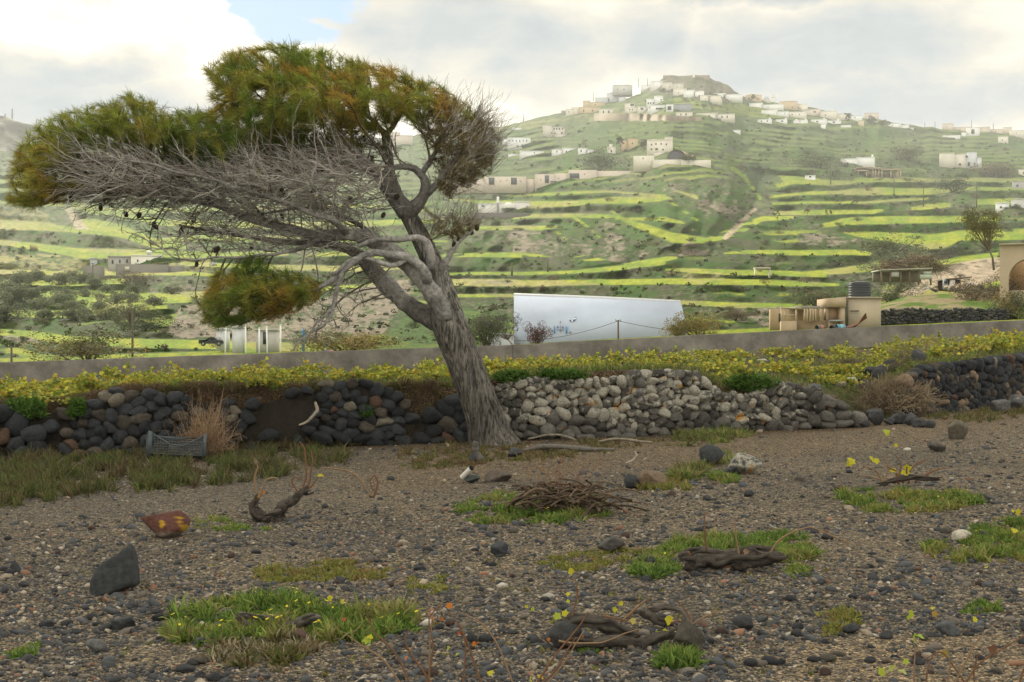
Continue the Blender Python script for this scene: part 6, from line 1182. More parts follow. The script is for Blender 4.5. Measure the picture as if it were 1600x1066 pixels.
# ---- village on the top, left to right
TOWN = [
 ('low ruined stone hut at the far left end of the village ridge', 178, [(877, 884, 173)], [], STONEC),
 ('first cream house at the left end of the village', 180, [(884, 896, 171), (893, 905, 168, 2)], [(889, 175, 1.5, 2)], CREAM),
 ('cream house with a pointed gable on the left shoulder of the village', 168, [(911, 922, 158), (916, 945, 160, 1)], [(930, 164, 1.5, 2)], OCHRE),
 ('wide ochre terrace house below the pointed gable', 177, [(905, 938, 168)], [(912, 173, 2, 3), (926, 173, 2, 3)], OCHRE),
 ('cream house with two brown doors in the lower village row', 178, [(936, 958, 171)], [(943, 175, 2, 4), (951, 175, 2.5, 4)], CREAM),
 ('long low bluish-white house on the upper left slope', 159, [(930, 950, 153)], [], (0.58, 0.61, 0.66)),
 ('bluish-white two-storey cube house on the upper left slope', 159, [(948, 968, 146), (953, 964, 144.5, 1)], [(951, 156, 2, 5)], (0.58, 0.61, 0.66)),
 ('small bluish-white annex beside the cube house', 158, [(967, 978, 152)], [], (0.58, 0.61, 0.66)),
 ('broad greyish-white flat-roofed house standing out on the left skyline', 144, [(957, 988, 134), (959, 984, 132.5, 2)], [(965, 140, 1.5, 2), (975, 140, 1.5, 2)], (0.54, 0.54, 0.52)),
 ('white house with open veranda in the lower row', 176, [(976, 992, 162), (978, 995, 169, -2)], [(988, 164, 6, 3), (984, 172, 1.5, 2.5, -2), (988, 172, 1.5, 2.5, -2)], CREAM),
 ('small cream house right of the veranda house', 176, [(996, 1010, 167)], [(1003, 170, 4, 3)], CREAM),
 ('white villa with a stepped gable and arched windows in the middle of the village', 164, [(1010, 1022, 155), (1022, 1036, 150, 1), (1036, 1042, 157)], [(1013, 161, 2, 2.5), (1016.5, 161, 2, 2.5), (1021, 161, 2, 2.5), (1034, 161, 2, 2.5), (1038, 161, 2, 2.5), (1033, 156, 2, 2)], WHITE),
 ('white house with a dark glazed front under the stepped villa', 176, [(1012, 1040, 165)], [(1032, 170, 14, 3), (1015, 168, 1.5, 2)], WHITE),
 ('narrow white house with tall dark windows', 175, [(1041, 1052, 164)], [(1046, 169, 6, 6)], WHITE),
 ('grey-blue barn-like building in the village', 174, [(1053, 1081, 163)], [], (0.30, 0.32, 0.35)),
 ('cream vaulted building in front of the grey-blue barn', 182, [(1056, 1082, 176)], [(1064, 179, 1.5, 3), (1072, 179, 2, 3.5)], CREAM),
 ('white house block at the left foot of the castle rock', 140, [(1001, 1017, 133)], [], WHITE),
 ('tall white house front under the castle rock', 141, [(1016, 1034, 127), (1020, 1036, 128, -1)], [(1024, 133, 1, 2)], WHITE),
 ('cream-white stepped houses at the foot of the castle rock', 142, [(1034, 1050, 129), (1050, 1068, 131)], [(1046, 136, 1, 2), (1058, 136, 1, 2)], (0.60, 0.57, 0.50)),
 ('cream house below the stepped white row', 149, [(1052, 1073, 139)], [(1060, 145, 1, 2)], CREAM),
 ('long white house descending right below the castle rock', 151, [(1068, 1086, 141), (1084, 1100, 143)], [(1095, 150, 7, 2)], WHITE),
 ('cream house under the long white terrace', 159, [(1094, 1110, 149), (1106, 1128, 150)], [(1127, 153, 1, 3)], CREAM),
 ('white terrace houses running right along the castle slope', 155, [(1110, 1134, 146), (1130, 1160, 148)], [(1132, 152, 1.5, 2)], WHITE),
 ('flat-roofed cream house with a row of dark arches below the green orchard', 186, [(1088, 1122, 177), (1118, 1148, 179)], [(1096, 182, 2, 3), (1108, 182, 3, 4), (1128, 183, 2, 3), (1136, 183, 2, 3)], CREAM),
 ('ochre house on the skyline left of the church dome', 158, [(1165, 1190, 149), (1170, 1182, 147.5, 1)], [], OCHRE),
 ('long white building stepping down right below the church dome', 170, [(1171, 1192, 161), (1190, 1224, 164)], [(1200, 168, 1, 2)], WHITE),
 ('small white house right under the long white building', 180, [(1190, 1215, 172), (1213, 1232, 175)], [(1226, 178, 1, 2)], WHITE),
 ('large cream mansion on the skyline right of the bell tower', 171, [(1218, 1246, 159), (1224, 1240, 158, 1)], [(1238, 168, 1.5, 2), (1247, 169, 1.5, 2)], OCHRE),
 ('cream-grey house beside the large mansion', 173, [(1244, 1262, 163)], [(1250, 169, 1.5, 2)], CREAM),
 ('pinkish house with a low gable right of the mansion', 181, [(1258, 1282, 171)], [(1273, 175, 4, 2)], PINK),
 ('beige house row below the pinkish gable', 184, [(1232, 1260, 175)], [(1238, 179, 1.5, 2), (1249, 179, 1.5, 2)], CREAM),
 ('beige flat-roofed house on the right skyline with a chimney', 186, [(1282, 1308, 174), (1299, 1302, 171, 1)], [(1290, 180, 1.5, 2)], CREAM),
 ('pale house at the right end of the crowded village', 188, [(1304, 1325, 178)], [], CREAM),
 ('bright white farmhouse with chimneys, leftmost of the lower white row', 192, [(1184, 1206, 187), (1201, 1204, 184, 1)], [(1190, 189.5, 2, 2), (1199, 189.5, 2, 2)], WHITE),
 ('bright white farmhouse, second of the lower white row', 192, [(1212, 1230, 187), (1226, 1229, 184.5, 1)], [(1222, 189.5, 3, 2)], WHITE),
 ('bright white farmhouse with two chimneys, third of the lower white row', 193, [(1240, 1262, 188), (1243, 1246, 186, 1), (1257, 1260, 185.5, 1)], [(1250, 190, 1.5, 2)], WHITE),
 ('bright white farmhouse, fourth of the lower white row', 193, [(1267, 1292, 187), (1286, 1289, 184.5, 1)], [(1277, 190, 3, 2)], WHITE),
 ('bright white farmhouse, rightmost of the lower white row', 194, [(1293, 1314, 189), (1308, 1311, 185.5, 1)], [(1303, 191, 4, 2)], WHITE),
 ('long low white shed wall on the slope under the white row', 199, [(1314, 1330, 196)], [], WHITE),
 ('tiny white cube hut below the white row', 201, [(1283, 1290, 195)], [], WHITE),
 ('white house beside the round dark tree on the right ridge', 189, [(1325, 1347, 181)], [(1336, 184, 1.5, 1.5)], WHITE),
 ('brownish block house on the ridge right of the round dark tree', 187, [(1350, 1373, 177)], [(1360, 181, 1.5, 2)], PINK),
 ('small yellowish house under the right ridge', 197, [(1341, 1350, 189)], [], (0.6, 0.52, 0.36)),
 ('white house with a sloping garden wall on the right ridge', 200, [(1388, 1408, 193), (1406, 1420, 196), (1418, 1427, 201)], [(1395, 196, 1, 2)], WHITE),
 ('beige twin-roofed house on the far right ridge', 203, [(1472, 1490, 194), (1476, 1486, 193, 1)], [(1480, 198, 1, 1.5)], PINK),
 ('long beige ridge house', 205, [(1490, 1516, 199)], [(1500, 202, 1, 2)], PINK),
 ('cream house with a dark garage door on the far right ridge', 213, [(1510, 1530, 200), (1503, 1512, 207)], [(1520, 206, 5, 7)], WHITE),
 ('wide beige house on the right skyline', 207, [(1517, 1546, 199), (1530, 1545, 201, -1)], [(1538, 204, 1, 2)], PINK),
 ('flat beige house near the right end of the skyline', 209, [(1548, 1580, 202), (1567, 1580, 200, -0.5)], [(1556, 205, 1, 2), (1573, 205, 1, 2)], PINK),
 ('long thin white wall-like greenhouse on the slope below the right ridge', 215, [(1473, 1500, 212)], [], WHITE),
 ('beige cottage on the slope at the right edge under the ridge', 224, [(1560, 1575, 214)], [(1566, 219, 1.5, 2)], CREAM),
 ('cream cottage at the far right edge of the ridge', 214, [(1578, 1600, 204)], [(1588, 208, 1, 2)], CREAM),
 ('long white wall-like greenhouse in the green slope under the village', 206, [(1140, 1157, 204)], [], WHITE),
]
for lab, base, blocks, wins, col in TOWN:
    house(lab, base, blocks, wins, col, depth=9.0)
house('church with a round grey dome on the village skyline', 160, [(1192, 1203, 155)], [], (0.50, 0.47, 0.42), 'church', extra=dome(1197.5, 155, 9, 6, (0.42, 0.47, 0.52)), name='church', parapet=False)
bt = empty('bell_tower', P(1208, 161, depth_at(1208, 161))); tag(bt, 'slender openwork bell tower on the village skyline right of the dome', 'bell tower'); s_ = depth_at(1208, 161)/F
for sx in (-3, 3): link('pillar', Geo().box((sx*s_, 0, 3.5*s_), (1.6*s_, 1.6*s_, 9*s_), CREAM).mesh('pillar', m_plaster), bt)
link('arch', Geo().box((0, 0, 8.7*s_), (7.6*s_, 1.7*s_, 1.3*s_), CREAM).mesh('arch', m_plaster), bt)
for sx in (-1.5, 1.5): link('pillar', Geo().box((sx*s_, 0, 10.8*s_), (0.9*s_, 1.2*s_, 2.9*s_), CREAM).mesh('pillar', m_plaster), bt)
link('top', Geo().box((0, 0, 12.7*s_), (4.2*s_, 1.3*s_, 0.9*s_), CREAM).mesh('top', m_plaster), bt)
# castle ruins on the crag
for (a, b, t_, bs, lab) in [(1036, 1050, 117.6, 121, 'ruined castle wall on the left part of the rocky summit'), (1058, 1080, 118.6, 121, 'low ruined castle wall along the middle of the rocky summit'), (1082, 1086, 115.5, 121, 'tiny chapel on the rocky summit'), (1094, 1109, 117.6, 124, 'square ruined castle tower on the right of the rocky summit')]:
    house(lab, bs, [(a, b, t_)], [], STONEC if 'chapel' not in lab else CREAM, 'ruin', depth=14, parapet=False, name='castle_ruin')
D_ = depth_at(1000, 188); o = P(1010, 190, D_); u_ = np.linspace(928, 1096, 30); g = Geo()
Dv = np.array([depth_at(a, 189) for a in u_]); tp_ = np.interp(u_, [928, 1000, 1096], [177, 177.5, 183]); V = np.concatenate([np.stack([(u_-800)/F*Dv, Dv, EYE+(533-190)/F*Dv-1], 1), np.stack([(u_-800)/F*Dv, Dv, EYE+(533-tp_)/F*Dv], 1), np.stack([(u_-800)/F*Dv, Dv+2, EYE+(533-tp_)/F*Dv], 1)])-o
i = np.arange(29); g.add(V, None, np.concatenate([np.stack([i, i+1, i+31, i+30], 1), np.stack([i+30, i+31, i+61, i+60], 1)]), (0.30, 0.25, 0.185)); link('retaining_wall', g.mesh('retaining_wall', m_plaster), None, o, 0, 'long brown retaining wall under the left half of the village', 'wall')
# ---- scattered houses below
house('white house with blue shutters on the slope left of the village', 230, [(793, 829, 215.5), (785, 794, 217, 2, None, 226)], [(796+k*5.4, 220, 1.6, 2.6, 0, BLUE) for k in range(6)]+[(816+k*4.4, 227, 1.8, 3.4, 0, BLUE) for k in range(3)], WHITE, rz=0.0)
house('cream two-storey house with columns on the upper left slope', 214, [(848, 863, 196), (862, 882, 198.5, 1), (868, 886, 211, -3)], [(866, 201, 2, 3, 1), (870, 201, 2, 3, 1), (874, 201, 2, 3, 1), (879, 201, 1.6, 3, 1), (862, 208, 2, 2, 0), (867, 208, 2, 2, 1), (878, 208, 3, 3, 1)], (0.60, 0.57, 0.50))
house('ochre box house left of the cream villa with arches', 235, [(981, 997, 217), (969, 982, 219, 2)], [(988, 224, 1.5, 2.5)], OCHRE, extra=None)
house('small cream chapel with a gable bell arch', 240, [(949, 962, 230), (952, 957, 225, 1)], [(955, 236, 2, 4)], CREAM, 'chapel', name='chapel')
house('cream villa with battlement-like roof and arched windows', 240, [(1011, 1051, 219), (1039, 1051, 214.5, 1), (1018, 1024, 217, 1), (1022, 1046, 240, -5, None, 252)], [(1018, 226, 2, 2.5), (1025, 225, 2, 2.5), (1033, 225, 2, 2.5), (1041, 226, 2, 3), (1018, 233, 2.4, 2.6), (1026, 233, 4, 3), (1036, 234, 2, 2.5), (1036, 247, 3, 2.4, -5)], CREAM)
D_ = depth_at(1065, 248); root = empty('vaulted_barn', P(1066, 250, D_)); tag(root, 'low barn with a curved brown vault roof right of the cream villa', 'barn'); sc_ = D_/F
th = np.linspace(0, math.pi, 17); V = np.concatenate([np.stack([(-9+15*-np.cos(th))*sc_, th*0, (2+14*np.sin(th))*sc_], 1), np.stack([(14+18*-np.cos(th))*sc_, th*0+12, (2+13*np.sin(th))*sc_], 1)]); i = np.arange(16)
link('roof', Geo().add(V, None, np.stack([i, i+17, i+18, i+1], 1), (0.42, 0.33, 0.22)).mesh('roof', m_plaster, True), root)
V = np.stack([(-9+14*-np.cos(th))*sc_, th*0+0.5, (1+13*np.sin(th))*sc_], 1); link('doorway', Geo().add(np.concatenate([V, [[-9*sc_, 0.5, 0]]]), [(17, k+1, k) for k in range(16)], None, (0.07, 0.07, 0.08)).mesh('doorway', m_glass), root)
house('low cream garden walls and terrace in front of the cream villa', 257, [(990, 1022, 243), (1020, 1068, 250, -1), (1064, 1110, 252, -2)], [(1005, 247, 1.5, 2), (1085, 256, 2, 2)], CREAM, 'house', parapet=False)
for lab, base, bl, w in [('row of small white houses on the left slope', 240, [(862, 880, 234), (878, 901, 232)], [(870, 237, 2, 2), (885, 237, 2, 3), (893, 237, 2, 3)]), ('white house with arcades right of the small white row', 240, [(903, 918, 232), (915, 931, 235)], [(908, 236, 2, 3), (922, 238, 2, 2)]),
                         ('long low cream wall house left of the small white row', 243, [(812, 850, 236.5)], [(835, 239, 1.5, 2)]), ('short white wall far left on the slope below the blue-shuttered house', 244, [(794, 812, 241)], []), ('tiny pale shed near the left crest of the hill', 203, [(801, 815, 200)], []),
                         ('pinkish block building seen through the pine branches', 226, [(606, 645, 212), (612, 625, 207, 2)], []), ('pale cottage left of the blue-shuttered house, half behind the pine', 224, [(750, 775, 216)], [(760, 220, 2, 2)])]:
    house(lab, base, bl, w, WHITE if 'pinkish' not in lab else PINK, depth=7)
house('long pink-beige stepped complex with tall dark gates across the left slope', 292, [(690, 729, 283, 1), (728, 758, 279), (757, 822, 276), (821, 838, 279, 2), (836, 868, 272.5), (867, 890, 271), (889, 932, 266.5, -1), (930, 985, 267.5, 0, None, 292), (983, 1006, 270, 1)],
      [(733, 287, 8, 11), (768, 283, 9, 11), (803, 283, 9, 11), (854.5, 280, 6.5, 12), (897.5, 275.5, 15, 8, -1), (782, 283, 1.2, 2), (792, 282, 1.2, 2), (813, 283, 1.2, 2), (845, 281, 1.2, 2), (873, 279, 1.2, 2), (913, 273, 1.2, 2, -1), (865, 284, 10, 2)], PINK, 'building', parapet=False, wcol=(0.09, 0.10, 0.115), name='stepped_building')
house('white chapel complex with a small bell tower and an arched gable', 333, [(747, 776, 319, 0), (773, 788, 317, 1), (803, 828, 316, 0), (776, 780, 309, 1)], [(755, 322, 4, 2.4, 0, BLUE)], (0.70, 0.69, 0.66), 'chapel', name='chapel',
      extra=lambda r_, D, cx, b: (dome(795, 326, 22, 10, (0.70, 0.69, 0.66), 0.5, 'vault')(r_, D, cx, b), dome(778, 309, 4.4, 3, WHITE, 2.2, 'cupola')(r_, D, cx, b)))
house('grey dry stone terrace wall under the white chapel', 341, [(735, 829, 332.5)], [], (0.15, 0.145, 0.135), 'wall', depth=1.0, parapet=False, name='terrace_wall')
house('white modern house with stepped cubes and dark shrubs on the right slope', 262, [(1469, 1492, 239), (1490, 1512, 241, 0.5, CREAM), (1510, 1525, 239, 0, (0.62, 0.64, 0.68)), (1524, 1532, 248, 0, (0.62, 0.64, 0.68))], [(1510, 245, 3, 3, -0.1), (1500, 257, 3, 3), (1513, 257, 3, 6), (1522, 257, 1.5, 4)], (0.66, 0.63, 0.55))  # cream left cubes, bluish right ones: sun and shade painted on white walls
house('low white house with a chimney above the concrete skeleton', 258, [(1314, 1340, 248), (1338, 1366, 246.5, 0.5), (1361, 1364, 242, 1)], [(1325, 254, 2, 2)], WHITE)
D_ = depth_at(1370, 277); root = empty('concrete_skeleton', P(1370, 277, D_)); tag(root, 'unfinished beige concrete house skeleton of slabs and columns', 'unfinished house'); sc_ = D_/F
CC = (0.46, 0.37, 0.28)
for a, b, z0, z1 in [(-38, -14, 9, 11), (-14, 6, 13, 15), (6, 38, 11, 13), (-30, -6, 14.5, 16)]: link('slab', Geo().box(((a+b)/2*sc_, 4, (z0+z1)/2*sc_), ((b-a)*sc_, 9, (z1-z0)*sc_), CC).mesh('slab', m_plaster), root)
for a, h in [(-36.5, 9), (-29, 9), (-16, 9), (-6, 13), (-2, 13), (3, 13), (8, 11), (22, 11), (33, 11), (37, 11)]:
    for dy in (0.1, 7.6): link('column', Geo().box((a*sc_, dy, h/2*sc_-0.8), (1.6*sc_, 0.4, h*sc_+1.6), CC).mesh('column', m_plaster), root)
link('back_wall', Geo().box((0, 8.3, 4*sc_), (70*sc_, 0.3, 9*sc_), (0.20, 0.165, 0.125)).mesh('back_wall', m_plaster), root)
for lab, base, bl, c in [('small white shed roof on the right edge of the valley', 281, [(1258, 1274, 275)], WHITE), ('white flat house cut by the right picture edge', 328, [(1581, 1625, 312)], (0.55, 0.55, 0.54)), ('white shed left of the house cut by the right edge', 329, [(1556, 1576, 318)], WHITE), ('grey-white hut on the right edge above the white house', 295, [(1582, 1610, 284)], (0.4, 0.4, 0.4)), ('small pale hut on the far right slope', 275, [(1592, 1606, 265)], CREAM)]:
    house(lab, base, bl, [(bl[0][0]+8, base-5, 3, 3)], c, 'house', depth=5)
# bench-like goal on the terrace
D_ = depth_at(1192, 431); root = empty('stone_shelter', P(1192, 431, D_)); tag(root, 'small pale open-fronted shelter on the edge of a green terrace', 'shelter'); sc_ = D_/F
link('roof', Geo().box((0, 0.5, 12*sc_), (24*sc_, 1.2, 1.8*sc_), (0.62, 0.57, 0.46)).mesh('roof', m_plaster), root)
for sx in (-11, 11): link('post', Geo().box((sx*sc_, 0.3, 4*sc_), (1.6*sc_, 0.5, 15*sc_), (0.62, 0.57, 0.46)).mesh('post', m_plaster), root)
# left house
house('low white farmhouse with small dark windows on a terrace wall at the left', 414, [(205, 254, 400), (170, 206, 401.5, 1.5, (0.36, 0.35, 0.33))], [(215, 407.5, 2, 4), (229, 408.5, 2.4, 5), (199, 407.5, 2.5, 5, 1.5), (188, 408, 2, 5, 1.5), (177, 409, 2.5, 6, 1.5)], (0.80, 0.78, 0.70))
root = house('grey terrace wall with a pale gap below the white farmhouse', 427, [(182, 262, 413), (260, 286, 415, 0.5), (133, 165, 416, 1)], [(199, 420, 7, 6, 0, (0.6, 0.56, 0.46))], (0.22, 0.21, 0.185), 'wall', depth=0.6, parapet=False, name='terrace_wall')  # gap drawn as a pale panel on the wall face
house('small white water box left of the farmhouse', 414, [(141, 152, 405)], [], (0.42, 0.45, 0.47), 'tank', depth=1.5, name='water_box')
D_ = depth_at(212, 414); o = P(233, 394, D_+2); o[2] = P(233, 399.2, D_)[2]; root = empty('rooftop_tank', o); tag(root, 'small white water tank on the farmhouse roof', 'tank'); g = Geo(); g.tube([(-0.45, 0, 0.75), (0.45, 0, 0.75)], 0.32, 14, WHITE); link('tank', g.mesh('tank', m_plaster, True), root); link('frame', Geo().box((0, 0, 0.21), (0.8, 0.5, 0.42), (0.2, 0.2, 0.2)).mesh('frame', m_plaster), root)
# ------------------------------------------------------------------ vehicles
def car(px, row, wpx, D, label, col, rz, pickup=False):
    o = P(px, row, D); root = empty('parked_car', o, rz); L_ = wpx/F*D; tag(root, label, 'car'); W_ = L_*0.40 if not pickup else L_*0.36; H_ = L_*0.36
    prof = [(-.5, .10), (-.5, .26), (-.46, .30), (-.25, .32), (-.14, .42), (.30, .43), (.44, .30), (.5, .27), (.5, .10)] if not pickup else [(-.5, .12), (-.5, .30), (-.06, .30), (-.04, .43), (.14, .43), (.24, .31), (.48, .27), (.5, .12)]
    n = len(prof); V = []
    for s in (-1, 1):
        for x, z in prof: V.append((x*L_, s*W_/2*(0.86 if z > .4 else 1), z*L_*0.86))
    g = Geo(); g.add(V, None, [(i, i+1, n+i+1, n+i) for i in range(n-1)]+[(n-1, 0, n, 2*n-1)], col)
    g.add(V, [(0, i+1, i) for i in range(1, n-1)]+[(n, n+i, n+i+1) for i in range(1, n-1)], None, col); mp = mat_col('car_paint', 0.35, spec=0.5)
    link('body', g.mesh('body', mp), root)
    for s in (-1, 1):
        z0 = .405*L_*0.86; link('side_window', Geo().box((.07*L_ if not pickup else .06*L_, s*(W_/2*0.95), z0-.04*L_), (.34*L_ if not pickup else .15*L_, 0.04, .075*L_), (0.02, 0.025, 0.03)).mesh('glass', m_glass), root)
        for x in (-.32, .31):
            wh = link('wheel', Geo().tube([(x*L_, s*W_/2*1.02, .09*L_), (x*L_, s*W_/2*0.78, .09*L_)], .088*L_, 16, (0.02, 0.02, 0.02)).mesh('wheel', m_glass), root)
            link('rim', Geo().tube([(x*L_, s*W_/2*1.04, .09*L_), (x*L_, s*W_/2*1.0, .09*L_)], .05*L_, 12, (0.3, 0.3, 0.3)).mesh('rim', m_glass), wh)
    for s in (-1, 1): link('headlight', Geo().box((.495*L_, s*W_*0.36, .22*L_), (0.05, W_*0.2, .04*L_), (0.6, 0.6, 0.6)).mesh('headlight', m_glass), root)
    link('windscreen', Geo().box((.365*L_, 0, .315*L_), (.012*L_, W_*0.78, .12*L_), (0.03, 0.04, 0.05), M=Matrix.Rotation(R(-48), 3, 'Y')).mesh('glass', m_glass), root)
    return root
car(333, 416, 17, depth_at(333, 416), 'light grey car parked on the terrace right of the white farmhouse', (0.40, 0.41, 0.42), R(-60))
DL = 54.5
car(330, 541, 38, 57.5, 'black pickup truck parked left of the white panels, under the pine clump', (0.025, 0.028, 0.032), R(10), True)
# ------------------------------------------------------------------ compound under the pine clump
def gb(px, row, D): return P(px, row, D)
m_pw = mat_col('white_paint', 0.6, 8, 0.10, spec=0.3)
def panel(px0, px1, rt, rb, D, label, col=(0.62, 0.64, 0.68), name='white_cabin', cat='cabin', th=1.4, door=None):
    o = P((px0+px1)/2, rb, D); W_ = (px1-px0)/F*D; H_ = (rb-rt)/F*D; root = empty(name, o, 0.05); tag(root, label, cat)
    link('wall', Geo().box((0, th/2, H_/2-0.2), (W_, th, H_+0.4), col).mesh('wall', m_pw), root); link('roof', Geo().box((0, th/2, H_+0.04), (W_+0.12, th+0.12, 0.07), np.array(col)*0.95).mesh('roof', m_pw), root)
    if door: a, b = door; link('door', Geo().box((((a+b)/2-(px0+px1)/2)/F*D, -0.02, H_*0.46), ((b-a)/F*D, 0.06, H_*0.9), (0.05, 0.055, 0.06)).mesh('door', m_glass), root)
panel(338, 351, 516, 531, DL+3, 'small white cabin partly behind the first white post'); panel(363, 379, 513, 537, DL, 'upright bluish-white panel cabin between two white posts', th=0.5); panel(400, 430, 517, 538, DL, 'white cabin with a dark grey doorway below the pine clump', (0.50, 0.49, 0.47), door=(411, 418))
for px, rt, rb, ln in [(352, 511, 540, 0.02), (385, 509, 541, -0.05), (405, 513, 538, 0), (418, 511, 540, -0.05), (438, 508, 538, 0.02)]:
    o = P(px, rb, DL-1.5); h = (rb-rt)/F*(DL-1.5); root = empty('white_post', o); tag(root, {352: 'leftmost thin white post in front of the small white cabin', 385: 'leaning thin white post between the panel cabin and the doorway cabin', 405: 'short white post at the left corner of the doorway cabin', 418: 'leaning white post in front of the dark doorway', 438: 'rightmost thin white post near the hanging dead branch'}[px], 'post')
    link('post', Geo().tube([(0, 0, -0.6), (ln*h, 0, h)], 0.028, 8, WHITE).mesh('post', m_pw, True), root); link('cap', Geo().tube([(ln*h, 0, h), (ln*h, 0, h+0.04)], 0.036, 8, WHITE).mesh('cap', m_pw), root)
root = empty('blue_pump', P(474, 540, DL)); tag(root, 'bright blue pump stand with a spout, seen behind the hanging dead branch', 'pump'); s_ = DL/F
link('column', Geo().tube([(0, 0, -0.5), (0, 0, 12*s_), (0.2*s_, 0, 26*s_)], [2.6*s_, 2.4*s_, 1.5*s_], 12, (0.06, 0.22, 0.42)).mesh('column', m_pw, True), root); link('spout', Geo().tube([(0, 0, 15*s_), (6*s_, 0, 15*s_), (9*s_, 0, 10*s_)], 1.2*s_, 8, (0.06, 0.22, 0.42)).mesh('spout', m_pw, True), root); link('handle', Geo().tube([(0, 0, 24*s_), (-5*s_, 0, 20*s_)], 0.8*s_, 8, (0.05, 0.18, 0.36)).mesh('handle', m_pw, True), root)
for px, c, lab in [(507, (0.07, 0.07, 0.14), 'dark violet round drum peeking over the concrete wall'), (516, (0.30, 0.14, 0.11), 'reddish round drum peeking over the concrete wall')]:
    o = P(px, 553, 46.0); root = empty('plastic_drum', o); tag(root, lab, 'drum'); link('barrel', Geo().tube([(0, -0.15, 0.0), (0, 0.25, 0.02)], 0.115, 18, c).mesh('barrel', m_pw, True), root); link('opening', Geo().tube([(0, -0.156, 0), (0, -0.15, 0)], 0.07, 14, (0.02, 0.02, 0.02)).mesh('opening', m_pw), root)
# ------------------------------------------------------------------ the big white sloping slab with its painted marks
DS = 54.0; m_slab = mat_col('whitewashed_slab', 0.95, 0.5, 0.13, 0.006, 3, fixed=(0.46, 0.52, 0.63))
def sp_(px, row, off=0.0):
    off = off*5
    t_ = (545-row)/80; Y = DS+t_*2.2-off; return P(px, row, Y)
cor = [(803, 552), (1078, 532), (1064, 473), (940, 467), (803, 462)]; O = sp_(930, 545)
g = Geo(); Vf = np.array([sp_(*c) for c in cor])-O; Vb = Vf+np.array([0, 0.5, 0]); n = 5
g.add(np.concatenate([Vf, Vb]), [(0, 1, 2), (0, 2, 3), (0, 3, 4), (5, 7, 6), (5, 8, 7), (5, 9, 8)], [(i, i+5, (i+1) % 5+5, (i+1) % 5) for i in range(5)], (1, 1, 1))
slab = empty('rain_catchment', O); tag(slab, 'huge plain bluish-white sloping slab below the terraces, with small blue marks painted on it', 'slab'); link('slab', g.mesh('slab', m_slab), slab)
g = Geo(); e = (np.array([sp_(803, 461.4), sp_(940, 466.4), sp_(1064, 472.4)])-O); g.tube(e+np.array([0, 0.2, 0]), 0.09, 6, (0.60, 0.62, 0.64)); link('coping', g.mesh('coping', m_pw), slab)
def mark(poly, col, name='painted_mark'):
    V = np.array([sp_(a, b, 0.02) for a, b in poly])-O; Vb = V+np.array([0, 0.03, 0]); n = len(poly); T = [(0, i, i+1) for i in range(1, n-1)]+[(n, n+i+1, n+i) for i in range(1, n-1)]
    link(name, Geo().add(np.concatenate([V, Vb]), T, [(i, i+n, (i+1) % n+n, (i+1) % n) for i in range(n)], col).mesh(name, m_pw), slab)
BM = (0.08, 0.25, 0.50); DM = (0.11, 0.14, 0.20)
for a in (866.2, 885): mark([(a-1, 521), (a+1.2, 521), (a+1.2, 510), (a-1, 510)], BM)
for a, b, h in ((871.5, 512.5, 4.5), (879.5, 513, 5), (875.5, 504, 2.6)): mark([(a-1.1, b), (a+1.1, b), (a, b-h)], DM)
mark([(875.2, 520), (875.8, 520), (875.8, 508), (875.2, 508)], DM); mark([(870, 515.8), (881, 515.8), (881, 515.2), (870, 515.2)], DM); mark([(890, 520.5), (891.8, 520.5), (891.8, 518.4), (890, 518.4)], (0.10, 0.09, 0.09))
# wavy little flag: blue and white
mark([(890, 502), (893, 501), (893, 499.4), (890, 500.5)], (0.06, 0.10, 0.22)); mark([(893, 503), (895, 502.5), (895, 499.5), (893, 500)], (0.85, 0.87, 0.9)); mark([(895.4, 501.5), (899, 500.4), (899, 499), (895.4, 500)], (0.07, 0.12, 0.26)); mark([(895.4, 500), (899.6, 498.4), (899.6, 496.6), (896, 497.8)], (0.88, 0.9, 0.92)); mark([(897, 497.2), (900.2, 495.6), (900.2, 494.6), (898, 495.8)], (0.07, 0.12, 0.26))
# low white hut left of slab
panel(764, 803, 524, 548, 52, 'low white hut at the left foot of the big white slab', (0.60, 0.62, 0.66), 'white_hut', 'hut', 3.0)
# ------------------------------------------------------------------ ruin with black water tank
DR = 54.0
def bx(root, name, px0, px1, rt, rb, dy, dep, col, mat=None):
    x0, x1 = (px0-1290)/F*DR, (px1-1290)/F*DR; z0, z1 = (516-rb)/F*DR, (516-rt)/F*DR
    return link(name, Geo().box(((x0+x1)/2, dy+dep/2, (z0+z1)/2), (x1-x0, dep, z1-z0), col).mesh(name, mat or m_plaster), root)
TAN = (0.44, 0.345, 0.235)
ruin = empty('farm_shed', P(1290, 516, DR)); tag(ruin, 'beige half-ruined farm building with an open frame and a plastered block, behind the concrete wall', 'farm building')
bx(ruin, 'low_wall', 1221, 1245, 502, 530, 0, 0.3, TAN); bx(ruin, 'low_wall', 1245, 1300, 501, 530, 0.3, 0.3, (0.30, 0.225, 0.14)); bx(ruin, 'back_wall', 1222, 1300, 481, 520, 2.4, 0.3, (0.40, 0.30, 0.19))
bx(ruin, 'dark_doorway', 1235, 1239, 488, 503, 2.36, 0.03, (0.03, 0.03, 0.03), m_glass)
bx(ruin, 'beam', 1221, 1252, 480.5, 482.3, 0.0, 0.18, (0.50, 0.42, 0.30)); bx(ruin, 'beam', 1250, 1300, 480, 481.4, 0.3, 0.18, (0.34, 0.30, 0.24))
for a in (1222, 1227, 1245, 1258, 1262, 1267, 1271, 1275, 1283): bx(ruin, 'post', a-0.9, a+0.9, 482.3, 502, 0.05, 0.12, (0.50, 0.41, 0.28))
for a in (1288, 1296): bx(ruin, 'post', a-2.2, a+2.2, 482, 505, 0.32, 0.3, TAN)
